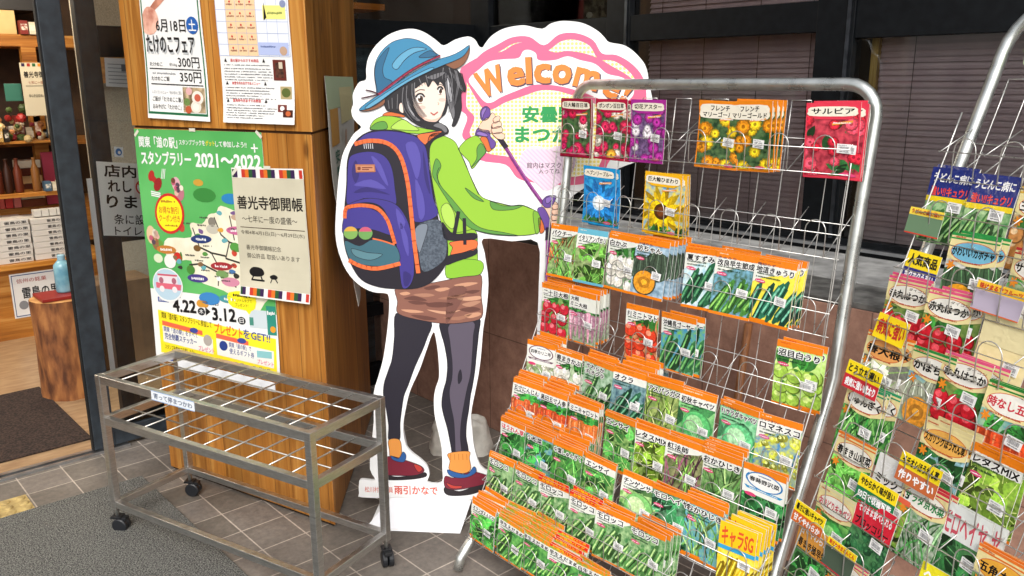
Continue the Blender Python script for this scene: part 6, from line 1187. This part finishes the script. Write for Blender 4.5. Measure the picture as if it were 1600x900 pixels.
R1(2, 1.95, 'blue morning glory', ('ヘブンリーブルー', 'bigflower', '#2f8fe0', '#d8ecf8', dict(kind='f', band='#1f9ad8', bgc=('#1a6ab0', '#3aa8e0'))), 2, fan=0.012)
R1(2, 3.95, 'yellow sunflower', ('巨大輪ひまわり', 'bigflower', '#f4c81e', '#5a3418', dict(kind='f', band='#f4b81e', bgc=('#5aa0d0', '#f0d83a'))), 4, fan=0.005)
R1(3, 1, 'coriander', ('パクチー', 'grass', '#6fb050', '#c86a3a', dict(bgc=('#5a7a4a', '#a8c080'))), 1)
R1(3, 2.0, 'Italian parsley', ('イタリアンパセリ', 'leaf', '#6aa848', '#9acb6a', dict(bgc=('#5a6a40', '#a8c080'), band='#6ab8d0')), 1)
R1(3, 3.0, 'white turnip', ('白かぶ', 'round', '#e9e6dc', '#ffffff', dict(bgc=('#4a6a48', '#9ab890'))), 2)
R1(3, 3.9, 'small pumpkin', ('坊ちゃん', 'pumpkin', '#4a5a4a', '#f0a030', dict(bgc=('#6a8aa0', '#b0c8d8'), sub='かぼちゃ')), 6, fan=0.009)
R1(3, 5.4, 'dark green long cucumber', ('夏すずみ', 'long', '#2c6a48', '#5a9a6a', dict(bgc=('#a8d0e0', '#e0eee8'))), 3)
R1(3, 6.2, 'short cucumber', ('改良早生節成', 'long', '#4a8a3a', '#8ac060', dict(bgc=('#3a5a3a', '#7ab0c8'), sub='きゅうり')), 4)
R1(3, 7.15, 'ground cucumber', ('地這きゅうり', 'long', '#2f7a60', '#7ac0a0', dict(bgc=('#f0d83a', '#f4e85a'), sub='霜知らず')), 5, fan=0.003)
R1(4, 1, 'red radish', ('二十日大根', 'round', '#c8283e', '#f07a86', dict(bgc=('#4a7a3a', '#9ac070'))), 6)
R1(4, 2.0, 'pink turnip', ('大根', 'root', '#e8a8c0', '#f8e0e8', dict(bgc=('#5a6a50', '#b0c0a0'), lines=['大根', 'ミニ大根'])), 7, fan=0.002)
R1(4, 3.95, 'mini tomato', ('F1ミニトマト', 'round', '#e0442a', '#f89a7a', dict(bgc=('#8a4a2a', '#e8a070'))), 1)
R1(4, 5.0, 'bitter gourd', ('沖縄長ゴーヤー', 'long', '#3a7a4a', '#7ab86a', dict(bgc=('#3a8ac0', '#7ab85a'))), 2, fan=0.022)
R1(4, 8.0, 'pale oriental melon', ('沼目白うり', 'round', '#a8d050', '#d8f090', dict(bgc=('#a8d858', '#d8f0a0'))), 2, fan=0.006)
R1(5, 1, 'cauliflower', ('四季カリ二号', 'floret', '#d8d8c0', '#f4f4e8', dict(kind='w', extra='#7a5a6a', bgc=('#6a8a50', '#c0d0a0'))), 5, fan=0.004)
R1(5, 2.0, 'white spring turnip', ('春まきかぶ', 'round', '#e4e8d8', '#ffffff', dict(bgc=('#90b080', '#d0e0c0'))), 2)
R1(5, 3.0, 'round okra', ('やわらか丸オクラ', 'long', '#4a8a4a', '#9ac880', dict(bgc=('#5a8a5a', '#c0d8c0'), lines=['やわらか', '丸オクラ'])), 4)
R1(5, 4.0, 'okra', ('オクラ', 'long', '#2f6a4a', '#7ab890', dict(bgc=('#3a5a6a', '#8ab0b0'))), 9, fan=0.003)
R1(5, 5.05, 'asparagus', ('アスパラガス', 'grass', '#8ab048', '#c8d888', dict(bgc=('#5a7a40', '#b0c070'))), 2)
R1(5, 6.0, 'early autumn cabbage', ('初秋キャベツ', 'cabbage', '#5ab068', '#a8e0a0', dict(bgc=('#4a9a50', '#9ad890'))), 2)
R1(5, 7.0, 'salad cabbage', ('F1サラダキャベツ', 'cabbage', '#6ac888', '#c0f0c0', dict(bgc=('#5ab878', '#a8e8b8'), sub='甘くてやわらか')), 2)
R1(5, 8.0, 'romanesco', ('ロマネスコ', 'floret', '#c8cc4a', '#eaf09a', dict(bgc=('#4a8ac0', '#c8d060'), sub='カリフラワー', badge='#d86a9a')), 1)
R1(6, 1, 'five inch carrot', ('五寸にんじん', 'root', '#ee6a3a', '#f8a070', dict(bgc=('#8ab8d8', '#d8e8f0'))), 5)
R1(6, 2.0, 'Kuroda carrot', ('黒田五寸人参', 'root', '#e85a2e', '#f89060', dict(bgc=('#6a80b8', '#c8b8d0'))), 7)
R1(6, 3.05, 'mini carrot', ('ミニキャロット', 'root', '#f0803a', '#f8b080', dict(bgc=('#5a9a50', '#e8a070'))), 3)
R1(6, 4.2, 'water spinach', ('エンサイ', 'leaf', '#5aa850', '#c0e090', dict(bgc=('#3a6a30', '#9ac070'))), 2)
R1(6, 5.15, 'lettuce mix', ('レタスMIX', 'leaf', '#9ac840', '#e0f0a0', dict(bgc=('#4a6a2a', '#a0b860'))), 2)
R1(6, 6.05, 'red mizuna', ('紅法師', 'grass', '#8a4a6a', '#7ab050', dict(bgc=('#4a5a34', '#a0a070'))), 3)
R1(6, 7.0, 'upper saltwort', ('おかひじき', 'grass', '#6aa050', '#a8d080', dict(bgc=('#3a6a34', '#8ab070'))), 5, fl='saltwort seed packet with green needles, sixth row of the large rack')
R1(6, 8.05, 'nozawana', ('春蒔野沢菜', 'leaf', '#3a8a4a', '#6ab870', dict(kind='w', bgc=('#2f7a44', '#5aa060'))), 2)
R1(7, 1, 'spinach', ('ほうれん草', 'leaf', '#3f9a44', '#7ac870', dict(tcol='#d8283e', bgc=('#2f6a30', '#6aa860'))), 6)
R1(7, 2.0, 'komatsuna', ('小松菜', 'leaf', '#4aa850', '#a0e090', dict(bgc=('#3a7ab0', '#8ac0a0'))), 7)
R1(7, 3.0, 'garland chrysanthemum', ('中葉しゅんぎく', 'grass', '#3f8a3a', '#7ac060', dict(bgc=('#2f6a34', '#6aa050'))), 8)
R1(7, 4.05, 'second water spinach', ('エンサイ', 'leaf', '#5aa850', '#c0e090', dict(bgc=('#3a6a30', '#9ac070'))), 2, fl='water spinach seed packet with pale leaves, seventh row of the large rack')
R1(7, 5.25, 'pak choi', ('チンゲンサイ', 'cabbage', '#7ab868', '#d0f0b0', dict(bgc=('#6aa050', '#c8e8a0'))), 1)
R1(7, 6.15, 'mulukhiyah', ('モロヘイヤ', 'leaf', '#3f8a58', '#a0d8b0', dict(bgc=('#2f5a3a', '#6a9a78'))), 2)
R1(7, 7.0, 'lower saltwort', ('おかひじき', 'grass', '#6aa050', '#a8d080', dict(bgc=('#4a9ac0', '#8ac0a0'))), 4, fl='saltwort seed packet with a blue lower edge, seventh row of the large rack')
R1(7, 8.0, 'bright yellow corn', ('キャラSG', 'long', '#f0c81e', '#fbe85a', dict(kind='p', band='#f2c61c', tcol='#e0562a', lines=['キャラSG'], bgc=('#f0d020', '#f8e860'))), 5, dz=0.002) if False else None
stack(F1, 'bright yellow corn', ('キャラSG', 'long', '#efc41a', '#fbe85a', dict(kind='p', band='#f4ca1c', tcol='#e0562a', lines=['キャラSG'], bgc=('#e8c21a', '#f8e860'), h_=0.15, w_=0.098, extra='#3aa8d8')), 0.014+0.1175*7.0, 0.470, ROWS[7][1]-1.9-0.012, 6, 'seventh row of the large rack', tilt=4, dy=0.008, dz=0.004, fan=0.004)
bean = ('モロッコ', 'long', '#5f9a52', '#b8d890')
bwhere = ['first', 'second', 'third', 'fourth', 'fifth', 'sixth']
for i, (cx_, n, pr) in enumerate([(1.0, 2, False), (2.0, 2, False), (2.9, 2, True), (3.95, 3, True), (4.85, 3, False), (5.85, 5, False)]):
    R1(8, cx_, 'flat green bean', bean+(dict(bgc=('#3f7a44', '#a8c890'), sub='つるあり', promo=pr),), n, fl='%s flat green bean seed packet from the left in the eighth row' % bwhere[i], group='green bean packets in the eighth row', fan=0.006 if i == 5 else 0)
for i, (ttl, cx_, n, pr) in enumerate([('オランダえんどう', 1.0, 7, False), ('早生えだまめ', 2.05, 7, False), ('早生えだまめ', 2.95, 8, False), ('早生えだまめ', 3.9, 6, True), ('白生えだまめ', 4.85, 2, False), ('枝豆', 5.8, 2, False), ('茶豆', 6.8, 3, False)]):
    R1(9, cx_, ['snow pea', 'green soybean', 'green soybean', 'green soybean with red strip', 'white soybean', 'soybean', 'brown soybean'][i], (ttl, 'leaf' if i == 0 else 'long', ['#4fae48', '#5aa048', '#4f9a48', '#5aa050', '#5aa058', '#6aa850', '#6a9a50'][i], '#a8dc78', dict(bgc=('#2f7a3a', '#7ac060'), promo=pr, bandmix=None if i == 0 else '#8aa83a')), n, fl=['snow pea seed packet at the left end of the bottom row', 'green soybean packet next to the snow peas in the bottom row', 'green soybean packet third from the left in the bottom row', 'green soybean packet with red promotional strip in the bottom row', 'white soybean packet fifth from the left in the bottom row', 'soybean packet sixth from the left in the bottom row', 'brown soybean packet seventh from the left in the bottom row'][i])

# ---- right-hand rack
TT = Vector((2.0, 0.682, 0)); RZ2 = math.atan2(-math.cos(R(20)), -math.sin(R(20)))
M2 = 0.372
def P2(z): return -M2*(1.478-max(z, 0.42))
F2 = Matrix.Translation(TT) @ Matrix.Rotation(RZ2, 4, 'Z')
W2_ = 0.98; zt2 = 1.655; r2 = 0.10
side = [(P2(0.42), 0.012), (P2(0.42), 0.36), (P2(0.45), 0.46), (P2(0.9), 0.9), (P2(zt2-r2), zt2-r2)]
path = [(0, y, z) for y, z in side]+[(p[0], P2(p[2]), p[2]) for p in arc_pts(r2, zt2-r2, r2, 180, 90, 6, 0)[1:]]+[(p[0], P2(p[2]), p[2]) for p in arc_pts(W2_-r2, zt2-r2, r2, 90, 0, 6, 0)]+[(W2_, y, z) for y, z in side[::-1]][1:]
def y2(z): return P2(z)-0.062
rows2 = [(z-0.145, y2(z-0.145)-0.0) for z in (1.44, 1.315, 1.197, 1.085, 0.968, 0.852, 0.742, 0.635, 0.53)]
rk2 = rack('packet_rack', 'second leaning wire rack with pale green frame at the right edge', TT, RZ2, P2, path, 0.0135, 8, 0.108, 0.012, rows2, (1.50, 0.42))
b = MB(); pg = mottled('#b5cf96', '#c9dcae', 200, 0.5); b.box(0.045, W2_-0.045, 0.0, 0.003, 1.53, 1.62, pg); b.box(0.045, W2_-0.045, -0.003, -0.0005, 1.555, 1.585, flat('#8fbe4a', 0.5))
o = b.build('header_panel', rk2); o.location = (0, P2(1.58)-0.002, 0)
def R2(z, x, desc, args, n, row, **k):
    a = list(args); a[4] = dict(a[4]); a[4].setdefault('w_', 0.106); a[4].setdefault('h_', 0.160)
    stack(F2, desc, a, x, z, y2(z)+0.004, n, row+' of the right-hand rack', tilt=12, dy=0.007, dz=0.002, **k)
mil = ('うどんこ病に強い', 'long', '#4a8a48', '#9ac878', dict(kind='p', band='#1f2f7e', lines=['うどんこ病に', '強い!!キュウリ'], tcol='#f04a3a', extra='#f4d81e', bgc=('#4a8a50', '#b8d8a0')))
R2(1.318, -0.010, 'mildew-proof cucumber', mil, 2, 'second row', fl='navy headed cucumber seed packet with a yellow card before it', stick=(0.22, 0.5))
R2(1.315, 0.092, 'navy cucumber', mil, 1, 'second row', fl='navy headed cucumber seed packet right of the carded one', stick=(0.25, 0.5), group='seed packets on the right-hand rack')
R2(1.300, 0.200, 'brown onion', ('玉ねぎ', 'round', '#c88a4a', '#f0d0a0', dict(kind='c', band='#e0b03a', bgc=('#6a5a3a', '#c0a878'))), 1, 'second row')
R2(1.197, 0.098, 'cute pumpkin', ('かわいいカボチャ', 'pumpkin', '#4a6a4a', '#f0a828', dict(kind='c', band='#2f9a4a', bgc=('#9a9a90', '#e0e0d8'), extra='#7ac0dc')), 2, 'third row', fan=0.012)
R2(1.190, 0.232, 'salad turnip', ('サラダかぶ', 'round', '#eeeae0', '#ffffff', dict(kind='c', band='#c83a3a', bgc=('#5a7a4a', '#a8b890'))), 1, 'third row')
rad_ = lambda: ('赤丸はつか', 'round', '#c8202e', '#f0606a', dict(kind='c', band='#ee5a8a', lines=['ダイコン', '赤丸はつか'], bgc=('#3a6a30', '#8a9a50')))
R2(1.088, -0.012, 'red radish', rad_(), 3, 'fourth row', stick=(0.26, 0.52), fl='red radish seed packet directly under the yellow and navy card', group='red radish packets on the right-hand rack')
R2(1.085, 0.094, 'red radish', rad_(), 2, 'fourth row', stick=(0.26, 0.52), fan=0.018, fl='red radish seed packet left of the plain cream packet', group='red radish packets on the right-hand rack')
R2(1.07, 0.225, 'plain cream', ('', 'none', '#e8d8a8', '#f0e8c0', dict(kind='p', band='#efe2b0', lines=[''], tcol='#8a6a4a', bgc=('#e6d49c', '#eedcaa'))), 1, 'fourth row')
R2(0.968, -0.018, 'spring daikon', ('春大根', 'leaf', '#e8e4d0', '#8ab858', dict(kind='c', band='#ee7a2a', extra='#f0a860', bgc=('#5a8a3a', '#d8d8b0'))), 2, 'fifth row', fan=0.016)
R2(0.968, 0.104, 'white pumpkin', ('かぼちゃ', 'pumpkin', '#b8c0a8', '#f0a038', dict(kind='c', band='#2f9a4a', bgc=('#6aa0c0', '#a8c8a0'))), 1, 'fifth row')
R2(0.978, 0.178, 'red radish', rad_(), 2, 'fifth row', stick=(0.26, 0.52), fan=0.02, fl='red radish seed packet in front of the white pumpkin packet', group='red radish packets on the right-hand rack')
R2(0.955, 0.288, 'evergreen carrot', ('時なし五寸', 'root', '#e8542a', '#f89060', dict(kind='c', band='#2f8a3a', tcol='#d03a4a', bgc=('#5a9aa0', '#a8c8a0'))), 2, 'fifth row')
R2(0.857, -0.018, 'edible chrysanthemum', ('しゅんぎく', 'grass', '#3f9a44', '#8ad070', dict(kind='c', band='#2f9a6a', bgc=('#2f6a34', '#7ab860'))), 3, 'sixth row', fan=0.01)
R2(0.850, 0.190, 'strong spinach', ('スカリングほうれん草', 'leaf', '#2f6a38', '#5a9a60', dict(kind='c', band='#e8d8a0', extra='#f0b458', bgc=('#3a6a50', '#a8d0e0'))), 2, 'sixth row', fan=0.016)
R2(0.842, 0.302, 'mixed lettuce', ('レタスMIX', 'leaf', '#9ac848', '#d8f090', dict(kind='o', band='#f08418', bandmix=None, bgc=('#5a7a30', '#b0d060'))), 2, 'sixth row')
R2(0.752, 0.005, 'Santo cabbage', ('春まき山東菜', 'leaf', '#6ab850', '#a8e080', dict(kind='c', band='#ee7a2a', bgc=('#4a8a3a', '#9ad070'))), 1, 'seventh row')
R2(0.748, 0.115, 'salad lettuce', ('ミックス', 'leaf', '#6a8a3a', '#9a4a5a', dict(kind='p', band='#f4f4f0', lines=['サラダレタス', 'ミックス5'], tcol='#22242a', extra='#ee6a4a', bgc=('#5a6a34', '#a8a870'))), 1, 'seventh row')
R2(0.735, 0.196, 'mizuna', ('サラダ京水菜', 'grass', '#4a8a48', '#9ac890', dict(kind='c', band='#d83a4a', tcol='#2f8a4a', bgc=('#4a7a4a', '#c0c8b8'))), 2, 'seventh row', fan=0.014)
R2(0.728, 0.292, 'white headed mulukhiyah', ('モロヘイヤ', 'leaf', '#3a7a44', '#6aa868', dict(kind='p', band='#eef2ee', lines=['モロヘイヤ'], tcol='#d85a6a', bgc=('#2f6a3a', '#5a9058'))), 2, 'seventh row', fan=0.02)
R2(0.690, 0.385, 'five-sided okra', ('五角オクラ', 'long', '#3f8a48', '#8ac878', dict(kind='c', band='#ee7a2a', extra='#f0b040', bgc=('#3a6a3a', '#8ab070'))), 3, 'seventh row')
R2(0.636, 0.008, 'pale green cabbage', ('おきどりキャベツ', 'cabbage', '#4aa850', '#a0e088', dict(kind='c', band='#e8e0b0', tcol='#d04a5a', bgc=('#3a7a3a', '#7ac060'))), 1, 'eighth row')
R2(0.655, 0.108, 'broccoli', ('ブロッコリー', 'floret', '#2f6a40', '#4a8a58', dict(kind='p', band='#e0283e', lines=['そのまま食べられる', 'ブロッコリー'], tcol='#1c1418', bgc=('#2f5a3a', '#5a9a60'))), 1, 'eighth row', stick=(0.28, 0.52))
R2(0.612, 0.300, 'yellow edged bean', ('ヘルシー', 'long', '#5aa048', '#a8d880', dict(kind='p', band='#f2e62a', lines=['ヘルシー', 'ビーンズ'], tcol='#20242a', bgc=('#3a7a44', '#8ac078'))), 1, 'eighth row')
R2(0.548, -0.012, 'spring head cabbage', ('春まき極早生', 'leaf', '#3f9a48', '#7ac870', dict(kind='p', band='#f0a848', lines=['甘くやわらか', '春まき極早生'], tcol='#20201c', bgc=('#2f6a3a', '#6aa860'))), 1, 'ninth row')
R2(0.535, 0.095, 'pink edged mustard', ('わさび菜', 'leaf', '#4a9a50', '#90d080', dict(kind='c', band='#e84a7a', bgc=('#3a6a3a', '#8aa870'))), 1, 'ninth row')
R2(0.520, 0.215, 'red headed beet', ('赤かぶ', 'round', '#b8283e', '#e86a7a', dict(kind='p', band='#d82a3a', lines=['あかかぶ'], tcol='#ffffff', bgc=('#5a6a3a', '#a89a70'))), 1, 'ninth row')
# shelf cards clipped in front of packets
def card(x, z, w_, h_, y, parts, label, rot=0):
    S = Sheet(lambda u, v, d: Vector(((u-0.5)*w_, -d, (v-0.5)*h_)), 0.0003); sheet_body(S, flat('#f0f0ec', 0.4))
    for (v0, v1, bgc_, txt, tc) in parts:
        S.quad(0, v0, 1, v1, ink(bgc_), 1)
        if txt: S.text(txt, 0.06, v0+(v1-v0)*0.18, 0.94, v1-(v1-v0)*0.16, ink(tc), 3, 0.05)
    o = S.build('shelf_card'); M = F2 @ Matrix.Translation((x+w_/2, y, z-h_/2)) @ Euler((R(-12), R(rot), R(2))).to_matrix().to_4x4(); o.location = M.to_translation(); o.rotation_euler = M.to_euler(); tag(o, label, 'shelf card', 'shelf cards on the right-hand rack')
card(0.003, 1.145, 0.082, 0.068, y2(1.11)+0.012, [(0.45, 1, '#ffe21e', '人気商品', '#151515'), (0, 0.45, '#2a2f80', 'ホクホクうまい', '#ffffff')], 'yellow and navy shelf card above the left red radish packet', 3)
card(-0.012, 1.235, 0.084, 0.056, y2(1.20)-0.012, [(0.72, 1, '#ffe24a', 'うどんこ病に強い', '#d03a2a'), (0.05, 0.72, '#6a8a6a', '', ''), (0, 0.05, '#d03a2a', '', '')], 'yellow shelf card with two photographs before the navy cucumber packet', 2)
card(0.008, 1.012, 0.080, 0.055, y2(0.99)-0.014, [(0, 1, '#ffde1a', '病気に強い', '#c82a2a')], 'yellow shelf card with red writing under the left radish packet', 6)
card(-0.022, 0.902, 0.094, 0.062, y2(0.88)-0.016, [(0.5, 1, '#ffe21e', 'とう立ち遅い', '#151515'), (0, 0.5, '#d02a38', '病気に強い総太り', '#ffffff')], 'yellow and red shelf card before the spring daikon packet', 4)
card(0.186, 0.782, 0.094, 0.06, y2(0.76)-0.018, [(0.5, 1, '#ffe21e', 'イチオシほうれん草', '#151515'), (0, 0.5, '#c86a3a', '作りやすい', '#ffffff')], 'yellow and orange shelf card before the spinach packet', 4)
card(0.103, 0.700, 0.098, 0.055, y2(0.68)-0.004, [(0.5, 1, '#ffe21e', 'やわらかく味が良い', '#151515'), (0, 0.5, '#1f7a4a', '50日で収穫可能', '#ffffff')], 'yellow and green shelf card above the red broccoli packet', 3)
card(-0.022, 0.588, 0.09, 0.05, y2(0.57)-0.014, [(0.5, 1, '#ffe21e', '暑さに強いキャベツ', '#151515'), (0, 0.5, '#d86a2a', '甘くやわらか', '#ffffff')], 'yellow and orange shelf card before the spring head cabbage packet', 4)
card(0.092, 0.56, 0.078, 0.064, y2(0.54)-0.014, [(0.75, 1, '#ffdf1e', '草丈わきまとんとん', '#d03a2a'), (0.04, 0.75, '#4a5a4a', '', ''), (0, 0.04, '#c82a3a', '', '')], 'yellow bordered photo card before the mustard packet', 4)
card(0.200, 1.122, 0.10, 0.058, y2(1.10)-0.012, [(0.7, 1, '#ffcf3a', '味はまるでフルーツ', '#d03a2a'), (0.04, 0.7, '#c0b4c8', '', ''), (0, 0.04, '#e0642a', '', '')], 'orange headed photo card before the plain cream packet', 3)
print('packets', TOTAL)
